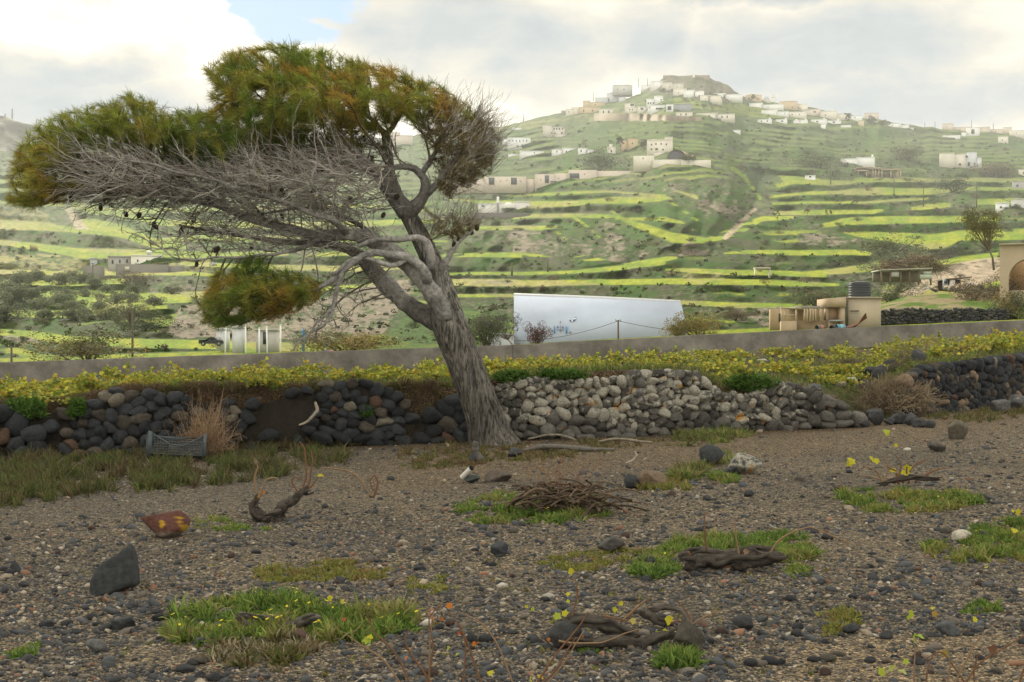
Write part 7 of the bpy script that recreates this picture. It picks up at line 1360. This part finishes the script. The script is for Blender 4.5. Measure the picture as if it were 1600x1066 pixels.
bx(ruin, 'crossbar', 1221, 1244, 491.5, 492.7, -0.02, 0.06, (0.5, 0.42, 0.3)); bx(ruin, 'tin_roof', 1252, 1284, 478, 480, 0.3, 2.2, (0.33, 0.33, 0.34))
bx(ruin, 'side_wall', 1295, 1321, 466, 480, -0.1, 2.2, TAN); bx(ruin, 'recess_wall', 1297, 1315, 480, 500, 0.35, 1.6, (0.40, 0.28, 0.18)); bx(ruin, 'pillar', 1313, 1320, 480, 516, -0.05, 1.5, TAN); bx(ruin, 'ledge', 1296, 1316, 500, 502.5, -0.25, 0.6, (0.34, 0.34, 0.35)); bx(ruin, 'plinth', 1296, 1314, 502.5, 520, 0.0, 1.5, (0.36, 0.28, 0.19))
bx(ruin, 'block_wall', 1320, 1378, 465, 520, 0.15, 3.6, (0.49, 0.42, 0.32)); bx(ruin, 'wall_gap', 1319, 1326, 470, 514, 0.08, 0.1, (0.10, 0.10, 0.07)); bx(ruin, 'iron_bar', 1330, 1343, 485, 486.2, 0.08, 0.05, (0.12, 0.1, 0.08), m_glass); bx(ruin, 'coping', 1318.6, 1379.5, 464, 465.8, 0.05, 3.8, (0.46, 0.40, 0.31))
for k in range(3): bx(ruin, 'fence_wire', 1326, 1344, 490+k*4, 490.6+k*4, -0.1, 0.02, (0.25, 0.24, 0.22), m_glass)
s_ = DR/F; o = P(1343.5, 464.5, DR+1.9); o[2] = P(1343, 464.0, DR)[2]+0.012; tank = empty('water_tank', o); tag(tank, 'black ribbed plastic water tank on the roof of the beige farm building', 'water tank')
m_blk = mat_col('black_plastic', 0.45, 3, 0.15, spec=0.4)
rw_ = 17.5*s_*1.02; hh_ = 24.5*s_; zz_ = np.linspace(0, hh_, 40); rr_ = rw_*(1+0.018*np.sign(np.sin(zz_/hh_*2*math.pi*6))); g = Geo().tube(np.stack([zz_*0, zz_*0, zz_], 1), rr_, 40, (0.035, 0.042, 0.048)); link('tank', g.mesh('tank', m_blk, True), tank)
link('shoulder', Geo().tube([(0, 0, hh_), (0, 0, hh_+1.5*s_), (0, 0, hh_+2.4*s_)], [rw_*0.98, rw_*0.72, rw_*0.3], 40, (0.06, 0.065, 0.07)).mesh('shoulder', m_blk, True), tank); link('lid', Geo().tube([(0, 0, hh_+2.2*s_), (0, 0, hh_+3.2*s_)], rw_*0.28, 24, (0.05, 0.05, 0.05)).mesh('lid', m_blk), tank); link('pipe', Geo().tube([(-rw_*0.8, 0, hh_), (-rw_*0.8, 0, hh_+2.6*s_), (-rw_*0.6, 0, hh_+3*s_)], 0.03, 6, (0.12, 0.06, 0.05)).mesh('pipe', m_blk), tank)
def barrel(px, row, r, L_, lab, c, band, rz=0.3, D=DR-3.0):
    o = P(px, row, D); root = empty('barrel', o, rz); tag(root, lab, 'barrel'); s = D/F; Rr = r*s
    xs_ = np.linspace(0, L_*s, 14); g = Geo().tube(np.stack([xs_, xs_*0, xs_*0+Rr], 1), Rr*(1+0.04*(np.arange(14) % 5 == 2)), 20, c, cap=False); link('drum', g.mesh('drum', m_pw, True), root)
    link('band', Geo().tube([(L_*s*0.35, 0, Rr), (L_*s*0.7, 0, Rr)], Rr*1.05, 20, band, cap=False).mesh('band', m_pw, True), root); link('inside', Geo().tube([(L_*s*0.3, 0, Rr), (L_*s*0.32, 0, Rr)], Rr*0.97, 20, (0.012, 0.012, 0.012)).mesh('inside', m_pw), root)
barrel(1276, 517, 4.4, 15, 'grey and orange oil barrel lying open towards the left, leftmost of three', (0.11, 0.12, 0.12), (0.40, 0.15, 0.06), 0.5); barrel(1299, 517, 4.3, 5, 'short dark barrel between the orange and the blue ones', (0.05, 0.06, 0.05), (0.08, 0.09, 0.07), 0.7); barrel(1307, 515.5, 4.2, 14, 'blue oil barrel lying open towards the left, rightmost of three', (0.12, 0.30, 0.42), (0.25, 0.45, 0.55), 0.3)
o = P(1335, 510, DR-2.5); s = (DR-2.5)/F; root = empty('rusty_sheet', o); tag(root, 'bent rusty metal sheet leaning against the grass right of the barrels', 'scrap metal')
V = np.array([(-20, 0, -2), (-3, 0, -1), (6, 0, 4), (14, 0, 16), (18, 0, 21), (25, 0.5, 13), (16, 0.6, 6), (8, 0.6, -1), (-2, 0.5, -6), (-18, 0.4, -6)], float)*np.array([s, 1, s]); n = len(V); c_ = V.mean(0)+np.array([0, -0.15, 0]); g = Geo(); g.add(np.concatenate([V, [c_]]), [(n, i, (i+1) % n) for i in range(n)], None, (0.17, 0.075, 0.05)); g.add(np.concatenate([V+np.array([0, 0.05, 0]), [c_+np.array([0, .05, 0])]]), [(n, (i+1) % n, i) for i in range(n)], None, (0.12, 0.05, 0.035)); link('sheet', g.mesh('sheet', m_plaster), root)
link('rolled_end', Geo().tube([(-22*s, -0.1, -3*s), (-14*s, 0.1, -2*s)], 3.6*s, 16, (0.10, 0.06, 0.05), cap=False).mesh('roll', m_plaster, True), root)
# arched building at right edge
DA = 60.0; root = empty('arched_building', P(1615, 470, DA), R(-20.5)); tag(root, 'tall beige building with a big round arch, cut by the right picture edge', 'building'); s = DA/F; AC = (0.50, 0.41, 0.30)
archface(root, -50*s, 60*s, -0.5, 88*s, -37*s, 27*s, 66*s, 0, 0.9, AC, (0.44, 0.33, 0.21))
link('back_wall', Geo().box((5*s, 5.5, 40*s), (110*s, 0.3, 100*s), (0.40, 0.27, 0.14)).mesh('back_wall', m_plaster), root); link('side_wall', Geo().box((-50*s+0.15, 3.2, 42*s), (0.3, 4.5, 90*s), AC).mesh('side_wall', m_plaster), root); link('lower_wall', Geo().box((-6*s, 0.5, 5*s), (62*s, 0.3, 24*s), (0.46, 0.38, 0.28)).mesh('lower_wall', m_plaster), root); link('coping', Geo().box((5*s, 0.4, 88.8*s), (112*s, 1.2, 1.4*s), (0.52, 0.44, 0.33)).mesh('coping', m_plaster), root)
# long shed and junk shack
D_ = 78.0; s = D_/F; root = empty('animal_shed', P(1415, 437, D_)); tag(root, 'long low shed with a thin tin roof under the brushwood fence', 'shed')
link('roof', Geo().box((0, 0.8, 16*s), (80*s, 2.2, 1.4*s), (0.52, 0.50, 0.45), M=Matrix.Rotation(R(-2), 3, 'Y')).mesh('roof', m_plaster), root); link('back_wall', Geo().box((0, 1.8, 7*s), (76*s, 0.2, 18*s), (0.22, 0.195, 0.16)).mesh('back_wall', m_plaster), root)
for a, w, h, z, c in [(-17, 12, 8, 8, (0.50, 0.50, 0.48)), (30, 18, 7, 4, (0.46, 0.52, 0.42)), (33, 12, 5, 10, (0.48, 0.52, 0.45))]: link('panel', Geo().box((a*s, -0.1-0.05*(h % 2), z*s), (w*s, 0.06, h*s), c).mesh('panel', m_pw), root)
for a in (-38, -24, -8, 6, 20, 39): link('post', Geo().tube([(a*s, -0.05, -0.3), (a*s, -0.05, 15.5*s)], 0.05, 6, (0.20, 0.16, 0.12)).mesh('post', m_dry), root)
D_ = 68.0; s = D_/F; root = empty('junk_shack', P(1485, 452, D_)); tag(root, 'patched-up shack of white and blue panels with scrap around it', 'shack')
for a, w, z, h, c, dy in [(-8, 7, 8, 17, (0.42, 0.47, 0.50), 0), (2, 8, 7, 15, (0.66, 0.64, 0.62), -0.1), (12, 12, 4, 7, (0.40, 0.37, 0.33), -0.15), (20, 18, 5, 8, (0.36, 0.34, 0.31), 0.2)]: link('panel', Geo().box((a*s, dy, z*s), (w*s, 0.08, h*s), c).mesh('panel', m_pw), root)
link('window', Geo().box((-8*s, -0.06, 11*s), (4.5*s, 0.06, 4.5*s), (0.05, 0.09, 0.11)).mesh('window', m_glass), root); link('roof', Geo().box((12*s, 0.7, 17*s), (40*s, 1.8, 1.6*s), (0.13, 0.115, 0.09), M=Matrix.Rotation(R(-5), 3, 'Y')).mesh('roof', m_plaster), root); link('back_wall', Geo().box((12*s, 1.4, 8*s), (36*s, 0.1, 18*s), (0.10, 0.06, 0.045)).mesh('back_wall', m_plaster), root)
r = np.random.default_rng(900)
for k in range(16):
    px, row = r.uniform(1445, 1535), 0; row = 448+(1535-px)*0.10+r.uniform(-3, 5); p = P(px, row, 67.0-r.random()*2); w = r.uniform(3, 9)*s; g = Geo().box((0, 0, 0.1), (w*1.6, w, 0.10), [(0.45, 0.43, 0.40), (0.25, 0.2, 0.15), (0.10, 0.10, 0.10), (0.5, 0.42, 0.32)][k % 4], M=Matrix.Rotation(r.uniform(-.5, .5), 3, 'Y') @ Matrix.Rotation(r.uniform(-.7, .7), 3, 'X')); link('scrap_board', g.mesh('scrap_board', m_plaster), None, p, r.uniform(0, 3), 'scrap board lying on the slope around the patched-up shack', 'board', 'scrap boards around the shack')
# far dark dry stone wall right, below the arched building
def rowwall(px0, px1, top, bot, Dd, cell, label, seed):
    r = np.random.default_rng(seed); g = Geo(); s = Dd/F; o = P((px0+px1)/2, (np.mean([b for a, b in bot])), Dd); W0, T0 = ICO[2]; a = px0
    while a < px1:
        t_ = interp(a, top); b_ = interp(a, bot); z = b_
        while z > t_+cell*0.3:
            w = cell*r.uniform(0.6, 1.25); W = W0*(1+r.uniform(-0.2, 0.2, (len(W0), 1)))*np.array([w*0.62, w*0.6, w*0.52])*s; c = np.array([(0.040, 0.043, 0.05), (0.06, 0.06, 0.062), (0.09, 0.085, 0.075)][r.integers(3)])*r.uniform(0.7, 1.4)
            g.add(W+P(a+r.uniform(-.2, .2)*cell, z-cell*0.5, Dd+r.uniform(-0.05, 0.05))-o, T0, None, (*c, 0.0)); z -= w*0.85
        a += cell*0.92
    root = empty('stone_wall', o); tag(root, label, 'stone wall'); link('stones', g.mesh('stones', m_stone), root)
    g = Geo(); aa = np.linspace(px0, px1, 12); V = np.concatenate([np.array([P(q, interp(q, bot)+3, Dd+0.15) for q in aa]), np.array([P(q, interp(q, top)+2, Dd+0.15) for q in aa])])-o; i = np.arange(11); g.add(V, None, np.stack([i, i+1, i+13, i+12], 1), (0.03, 0.03, 0.028)); link('core', g.mesh('core', m_earth), root)
rowwall(1363, 1578, [(1363, 487), (1400, 483), (1480, 484), (1560, 482), (1578, 488)], [(1363, 508), (1578, 503)], 56.0, 4.6, 'far dark dry stone wall below the grassy bank near the arched building', 910)
# grassy bank behind that wall
u_ = np.linspace(1340, 1760, 60); s2 = np.linspace(0, 1, 24)[:, None]; rt = np.interp(u_, [1340, 1370, 1420, 1500, 1600, 1760], [500, 478, 462, 458, 456, 450]); rb = np.interp(u_, [1340, 1363, 1400, 1480, 1560, 1600, 1760], [508, 490, 484, 485, 484, 500, 496]); rw2 = rb*(1-s2)+rt*s2+(fbm(u_/14, s2*5, 915, 3)-0.5)*3*(s2 > 0)
D2 = 56.4+s2*9+0*u_; V = np.stack([(u_-800)/F*D2, D2, EYE+(533-rw2)/F*D2], -1); nb_ = fbm(u_[None]/22, s2*5, 916, 4)
cb = np.array((0.085, 0.15, 0.018))+(np.array((0.24, 0.20, 0.11))-np.array((0.085, 0.15, 0.018)))*sstep(0.45, 0.58, nb_)[..., None]; link('grassy_bank', mesh_np('grassy_bank', V.reshape(-1, 3), gridfaces(*V.shape[:2]), cb.reshape(-1, 3), True, m_hill), kind='structure')
# ------------------------------------------------------------------ trees and shrubs on the hillside
m_bushleaf = mat_col('bush_leaf', 0.8, spec=0.15, translucent=0.2)
def leafcloud(g, centers, radii, n, size, cols_, r, flat=1.0):
    m = len(centers); idx = r.integers(0, m, n); q = r.normal(size=(n, 3)); q /= np.linalg.norm(q, axis=1)[:, None]; q *= r.uniform(0.55, 1.0, (n, 1))**0.5
    c = np.asarray(centers)[idx]+q*np.asarray(radii)[idx][:, None]*np.array([1, 1, flat]); a = r.normal(size=(n, 3)); a /= np.linalg.norm(a, axis=1)[:, None]; b = np.cross(a, r.normal(size=(n, 3))); b /= np.linalg.norm(b, axis=1)[:, None]; s = size*r.uniform(0.5, 1.4, (n, 1))
    V = np.stack([c-a*s, c+b*s*0.5, c+a*s, c-b*s*0.5], 1).reshape(-1, 3); o = np.arange(n)*4; cols_ = np.asarray(cols_); cl = cols_[r.integers(0, len(cols_), m)][idx]*r.uniform(0.65, 1.35, (n, 1))
    g.add(V, None, np.stack([o, o+1, o+2, o+3], 1), np.repeat(cl, 4, 0))
def shrub_proto(seed, cols_, n=420, lumps=14, size=0.06, h=0.8, stems=True, name='shrub'):
    r = np.random.default_rng(seed); c = r.normal(size=(lumps, 3))*np.array([0.28, 0.28, 0.16])+np.array([0, 0, 0.42*h]); c[:, 2] = np.abs(c[:, 2]); rad = r.uniform(0.15, 0.26, lumps); root = empty(name); g = Geo(); leafcloud(g, c, rad, n, size, cols_, r, 0.9); link('crown', g.mesh('crown', m_bushleaf), root)
    g = Geo()
    for q in c[:9]: g.tube([(0, 0, -0.1), q*0.5+np.array([0, 0, 0.02]), q], [0.022, 0.014, 0.006], 4, (0.12, 0.10, 0.075), cap=False)
    link('stem', g.mesh('stem', m_dry), root); return root
def place(root, px, row, wpx, hpx, D=None, first=False, rz=None, **kw):
    D = D or depth_at(px, row); o = root if first else copy_tree(root); o.location = P(px, row, D); o.rotation_euler = (0, 0, random.uniform(0, 6.28) if rz is None else rz); o.scale = (wpx/F*D, wpx/F*D, hpx/F*D); tag(o, **kw); return o
GR = [(0.085, 0.105, 0.045), (0.12, 0.13, 0.065), (0.07, 0.095, 0.035), (0.15, 0.14, 0.09)]; OLV = [(0.16, 0.18, 0.11), (0.21, 0.225, 0.15), (0.12, 0.145, 0.08)]; BRN = [(0.15, 0.115, 0.075), (0.12, 0.10, 0.065), (0.18, 0.145, 0.10)]
YEL = [(0.25, 0.20, 0.07), (0.20, 0.17, 0.06), (0.30, 0.23, 0.09), (0.14, 0.14, 0.04)]; DGR = [(0.035, 0.055, 0.022), (0.05, 0.07, 0.03), (0.07, 0.085, 0.035)]; RED = [(0.11, 0.055, 0.045), (0.14, 0.07, 0.055), (0.08, 0.05, 0.035)]
prot = [(shrub_proto(930, GR, 1100, 18, 0.035), 'g'), (shrub_proto(931, GR, 1100, 18, 0.035), 'g'), (shrub_proto(932, BRN, 1000, 18, 0.035), 'b'), (shrub_proto(933, BRN, 1000, 18, 0.035), 'b'), (shrub_proto(934, DGR, 1100, 18, 0.035), 'd')]
used = set()
def scatter_shrub(k, px, row, w, h, **kw):
    f = k not in used; used.add(k); return place(prot[k][0], px, row, w, h, first=f, **kw)
labs = {'g': ('grey-green shrub dotting the terraced hillside', 'grey-green shrubs on the hillside'), 'b': ('brownish leafless shrub dotting the terraced hillside', 'brownish shrubs on the hillside'), 'd': ('dark green shrub dotting the terraced hillside', 'dark green shrubs on the hillside')}
r = np.random.default_rng(940); n_ = 0
while n_ < 270:
    px = r.uniform(-60, 1660); t_ = r.random(); rs = float(interp(px, WALLTOP)); rt_ = float(interp(px, HTOP)); row = rs-6-t_*(rs-rt_-16)
    if 800 < px < 1085 and row > 455: continue
    if fbm(px/70, row/22, 941, 2) < 0.44 or (120 < px < 300 and 395 < row < 440): continue
    if 40 < px < 330 and row < 330 : continue
    w = r.uniform(7, 20)*(1.15-0.5*t_); k = int(r.choice([0, 0, 1, 1, 2, 3, 4])); lab, grp = labs[prot[k][1]]
    scatter_shrub(k, px, row, w, w*r.uniform(0.45, 0.9), label=lab, cat='shrub', group=grp); n_ += 1
# olive grove at the left
op = [shrub_proto(950+k, OLV, 3600, 20, 0.034, 0.9, name='olive_tree') for k in range(3)]; r = np.random.default_rng(951)
OL = [(20, 445, 40), (55, 440, 36), (90, 446, 40), (120, 443, 34), (150, 448, 30), (20, 478, 60), (8, 500, 50), (45, 470, 40), (70, 482, 36), (90, 478, 40), (68, 500, 34), (110, 488, 36), (118, 500, 34), (135, 496, 30), (62, 458, 24), (180, 475, 36), (170, 458, 26), (205, 472, 30), (215, 458, 28), (240, 478, 30), (155, 484, 26), (135, 464, 26), (270, 460, 26), (5, 462, 40), (100, 464, 28)]
for i, (a, b, w) in enumerate(OL): place(op[i % 3], a+r.uniform(-3, 3), b, w, w*0.72, first=i < 3, label='silvery grey-green olive tree in the grove at the left', cat='olive tree', group='olive trees in the left grove')
for i, (a, b, w, h, lab) in enumerate([(205, 503, 60, 36, 'large dark grey bush in the middle of the left slope'), (225, 518, 70, 28, 'dark spreading bush below the large dark grey one'), (165, 500, 40, 24, 'grey bush on the slope left of the large dark one'), (205, 446, 46, 24, 'grey-brown bush on the bank below the farmhouse'), (1400, 432, 80, 46, 'big mounded cactus thicket above the long low shed'), (1385, 408, 70, 40, 'grey-green thicket climbing the slope above the long low shed'), (1400, 458, 60, 34, 'grey-green prickly thicket left of the dirt road'), (1395, 478, 46, 26, 'dark green bush at the end of the dirt road'), (935, 268, 46, 34, 'dark tree group right above the pink-beige complex'), (1490, 300, 40, 26, 'dark bush on the right slope'), (1555, 275, 60, 24, 'brown spreading tree right of the white modern house'), (1420, 250, 44, 28, 'rounded grey-green tree left of the white modern house'), (1280, 262, 60, 24, 'grey thicket left of the low white house')]):
    o = shrub_proto(970+i, [GR, DGR, GR, BRN, OLV, GR, OLV, DGR, DGR, DGR, BRN, GR, GR][i], 4500, 30, 0.020, 0.9, name='bush'); place(o, a, b, w*1.15, h*1.15, first=True, label=lab, cat='bush')
for i, (a, b, w, h, D, cols_, lab) in enumerate([(140, 572, 120, 54, 50, YEL[1:]+GR, 'wide olive-brown shrub behind the left part of the concrete wall'), (545, 556, 130, 44, 50, YEL, 'golden-leaved shrub behind the concrete wall, left of the trunk'), (1092, 530, 62, 50, 51, YEL, 'golden-brown shrub at the right end of the big white slab'), (1060, 532, 34, 30, 51, YEL, 'thin yellow shrub overlapping the right corner of the slab'), (841, 542, 34, 40, 49.5, RED, 'reddish-brown shrub in front of the lower left of the slab'), (1150, 500, 40, 18, 66, BRN, 'brown scrub right of the slab'), (1275, 485, 60, 40, 68, BRN+GR, 'tall brown brush behind the roof of the farm building'), (1580, 508, 70, 60, 57, GR+YEL[:1], 'leafy shrub in front of the big arch'), (1545, 480, 70, 56, 62, BRN, 'brown bramble left of the arched building'), (760, 545, 60, 60, 51, GR, 'grey scrub between the trunk and the slab')]):
    o = shrub_proto(990+i, cols_, 5500, 34, 0.020, 0.95, name='shrub'); place(o, a, b, w*1.05, h*1.15, D=D, first=True, label=lab, cat='shrub')
# big tree with trunk, generic builder
def tree(px, row, wpx, hpx, D, cols_, label, seed, trunk_h=0.42, lean=0.0, n=3000, lumps=40, size=0.016, name='broadleaf_tree', trunk=0.03, open_=1.0):
    r = np.random.default_rng(seed); root = empty(name, P(px, row, D)); tag(root, label, 'tree'); g = Geo(); W_, H_ = wpx/F*D, hpx/F*D; c = r.normal(size=(lumps, 3)); c /= np.linalg.norm(c, axis=1)[:, None]; c *= r.uniform(0.3, 1, (lumps, 1)); c = c*np.array([W_*0.40, W_*0.36, H_*(1-trunk_h)*0.42])+np.array([lean*W_, 0, H_*(trunk_h+(1-trunk_h)*0.5)]); rad = r.uniform(0.06, 0.13, lumps)*W_*open_
    leafcloud(g, c, rad, n, size*W_, cols_, r, 0.8); link('crown', g.mesh('crown', m_bushleaf), root); g = Geo(); top = np.array([lean*W_*0.4, 0, H_*trunk_h*0.75])
    g.tube([(0, 0, -0.3), top*0.5+np.array([0.02*W_, 0, 0]), top], [trunk*W_, trunk*W_*0.8, trunk*W_*0.6], 8, (0.17, 0.14, 0.11))
    for q in c[::2]: m_ = (top*0.5+q*0.5)+r.normal(size=3)*0.03*W_; g.tube([top*0.9, m_, q], [trunk*W_*0.45, trunk*W_*0.25, trunk*W_*0.08], 5, (0.17, 0.14, 0.11), cap=False)
    link('trunk', g.mesh('trunk', m_dry, True), root); return root
tree(1553, 414, 92, 94, 80, [(0.13, 0.12, 0.035), (0.17, 0.15, 0.05), (0.09, 0.10, 0.03), (0.11, 0.11, 0.04)], 'spreading olive-gold tree with a thin leaning trunk on the right slope', 1001, 0.34, -0.22, 11000, 70, 0.0095, 'eucalyptus_tree', 0.022)
tree(1325, 190, 20, 16, depth_at(1325, 188), DGR, 'round dark tree on the village skyline', 1002, 0.1, n=1200, lumps=12, size=0.03); tree(1362, 200, 26, 20, depth_at(1362, 198), DGR, 'dark bluish tree below the brownish ridge house', 1003, 0.1, n=1200, lumps=12, size=0.03)
tree(1176, 162, 22, 14, depth_at(1176, 163), DGR, 'dark round tree left of the church dome', 1004, 0.1, n=900, lumps=10, size=0.03); tree(1380, 197, 30, 12, depth_at(1380, 198), GR, 'low tree group on the ridge right of the brownish house', 1005, 0.05, n=900, lumps=10, size=0.03)
tree(1006, 236, 28, 22, depth_at(1006, 238), GR, 'grey-green tree between the ochre box and the cream villa', 1006, 0.2, n=1200, lumps=12, size=0.03); tree(1075, 258, 34, 20, depth_at(1075, 258), GR, 'bushy tree in front of the vaulted barn', 1007, 0.1, n=1200, lumps=14, size=0.03)
tree(970, 234, 24, 24, depth_at(970, 240), GR, 'bare grey tree left of the ochre box house', 1008, 0.2, n=900, lumps=14, size=0.04); tree(5, 248, 14, 12, depth_at(5, 246), BRN, 'small bare tree on the skyline at the left edge', 1009, 0.1, n=200, lumps=8, size=0.03)
tree(803, 546, 100, 62, 50.5, [(0.13, 0.125, 0.105), (0.10, 0.10, 0.08)], 'airy grey tree with hanging twigs in front of the left end of the slab', 1010, 0.35, -0.25, 3500, 40, 0.008, 'bare_tree', 0.012, 0.8)
for k, (a, b) in enumerate([(1295, 340), (1262, 338), (1215, 345), (1335, 325), (1310, 330), (1060, 402), (960, 400), (1050, 430)]): tree(a, b, 16, 18, depth_at(a, b), GR+YEL[:1], 'small bushy tree on a green terrace of the valley', 1020+k, 0.2, n=900, lumps=10, size=0.03).__setitem__('group', 'small trees on the valley terraces')
# ------------------------------------------------------------------ poles, wires, masts
def pole(px, rt, rb, D, label, w=0.13, arms=1, name='utility_pole', lean=0.0, col=(0.12, 0.10, 0.08)):
    o = P(px, rb, D); h = (rb-rt)/F*D; root = empty(name, o); tag(root, label, 'pole'); link('post', Geo().tube([(0, 0, -0.6), (lean*h, 0, h)], [w, w*0.7], 8, col).mesh('post', m_dry, True), root)
    if arms: link('crossarm', Geo().box((lean*h, 0, h*0.95), (w*5, w*0.6, w*0.5), col).mesh('crossarm', m_dry), root); [link('insulator', Geo().tube([(lean*h+sx*w*2.2, 0, h*0.95+w*0.4), (lean*h+sx*w*2.2, 0, h*0.95+w*1.6)], w*0.4, 6, (0.3, 0.3, 0.3)).mesh('insulator', m_dry), root) for sx in (-1, 1)]
    return o+np.array([lean*h, 0, h*0.95])
a1 = pole(966, 500, 531, 51, 'wooden pole standing in front of the big white slab', 0.04); a2 = pole(207, 481, 562, 54, 'tall thin pole behind the left part of the concrete wall', 0.05, 0); a3 = pole(145, 411, 440, depth_at(145, 440), 'rusty pole near the water box left of the farmhouse', 0.12)
a4 = pole(18, 541, 566, 52, 'short pole with a crossarm at the left edge behind the concrete wall', 0.05, 1); a5 = pole(1526, 292, 324, depth_at(1526, 324), 'dark pole with crossarm and wires above the olive-gold tree', 0.22)
for a, b, c, l in [(1397, 276, 304, 'thin pole on the bright terrace under the concrete skeleton'), (1443, 282, 322, 'thin pale pole right of the skeleton terraces'), (1407, 230, 258, 'dark pole right above the low white house chimney'), (1298, 258, 287, 'dark pole left of the concrete skeleton'), (800, 410, 430, 'left thin fence pole on the terrace above the slab'), (856, 405, 424, 'middle thin fence pole on the terrace above the slab'), (773, 183, 200, 'left of the paired masts on the left crest of the hill'), (778, 184, 199, 'right of the paired masts on the left crest of the hill'), (784, 183, 196, 'thin single mast on the left crest of the hill'), (818, 178, 190, 'lone thin mast where the hill crest rises'), (927, 144, 157, 'antenna on the roofs of the left village'), (998, 122, 136, 'thin antenna left of the castle rock'), (1012, 122, 133, 'second thin antenna left of the castle rock'), (1461, 190, 201, 'antenna on the right ridge'), (1518, 187, 199, 'antenna above the beige right ridge houses'), (1552, 192, 202, 'antenna pair near the right end of the ridge'), (1445, 191, 200, 'short antenna on the low part of the right ridge')]:
    pole(a, b, c, depth_at(a, min(c+1, 9999)), l, 0.16 if c > 250 else 0.28, 1 if 220 < c < 400 else 0, 'utility_pole' if c > 210 else 'antenna_mast')
for a, b, c, l in [(8, 178, 186, 'short mast on the far left ridge'), (19, 170, 186, 'tall lattice mast on the far left ridge'), (57, 187, 198, 'thin mast on the far left ridge, right of the tall one')]: pole(a, b, c, 2420, l, 1.6, 0, 'antenna_mast')
def wire(p, q, sag, label):
    t_ = np.linspace(0, 1, 20)[:, None]; pts = p*(1-t_)+q*t_; pts[:, 2] -= sag*4*(t_*(1-t_))[:, 0]; link('power_line', Geo().tube(pts-p, 0.008*max(1, p[1]/60), 4, (0.06, 0.06, 0.06)).mesh('power_line', m_dry), None, p, 0, label, 'wire')
wire(a1, P(700, 520, 55), 0.5, 'thin wire running left from the pole in front of the slab'); wire(a1, P(1260, 512, 55), 0.35, 'thin wire running right from the pole in front of the slab')
wire(a5, P(1330, 322, a5[1]-10), 1.5, 'thin wire running left from the dark pole on the right slope'); wire(a5, P(1640, 330, a5[1]-20), 1.0, 'thin wire running right from the dark pole on the right slope')
# brushwood fence
D_ = 82.0; r = np.random.default_rng(1100); g = Geo(); o = P(1430, 424, D_)
for k in range(520):
    a = r.uniform(1375, 1480); top_ = np.interp(a, [1375, 1420, 1450, 1480], [418, 400, 402, 414]); p0 = P(a, r.uniform(top_, 425), D_+r.uniform(-.4, .4))-o; d = r.normal(size=3)*np.array([1, 0.3, 0.35]); d /= np.linalg.norm(d); L_ = r.uniform(0.3, 0.9); g.tube([p0, p0+d*L_*0.5+np.array([0, 0, .04]), p0+d*L_], 0.014, 3, np.array((0.22, 0.17, 0.12))*r.uniform(0.4, 1.5), cap=False)
link('brushwood_pile', g.mesh('brushwood_pile', m_dry), None, o, 0, 'long heap of brown brushwood and cactus above the tin-roofed shed', 'brushwood')
bpy.context.view_layer.update()
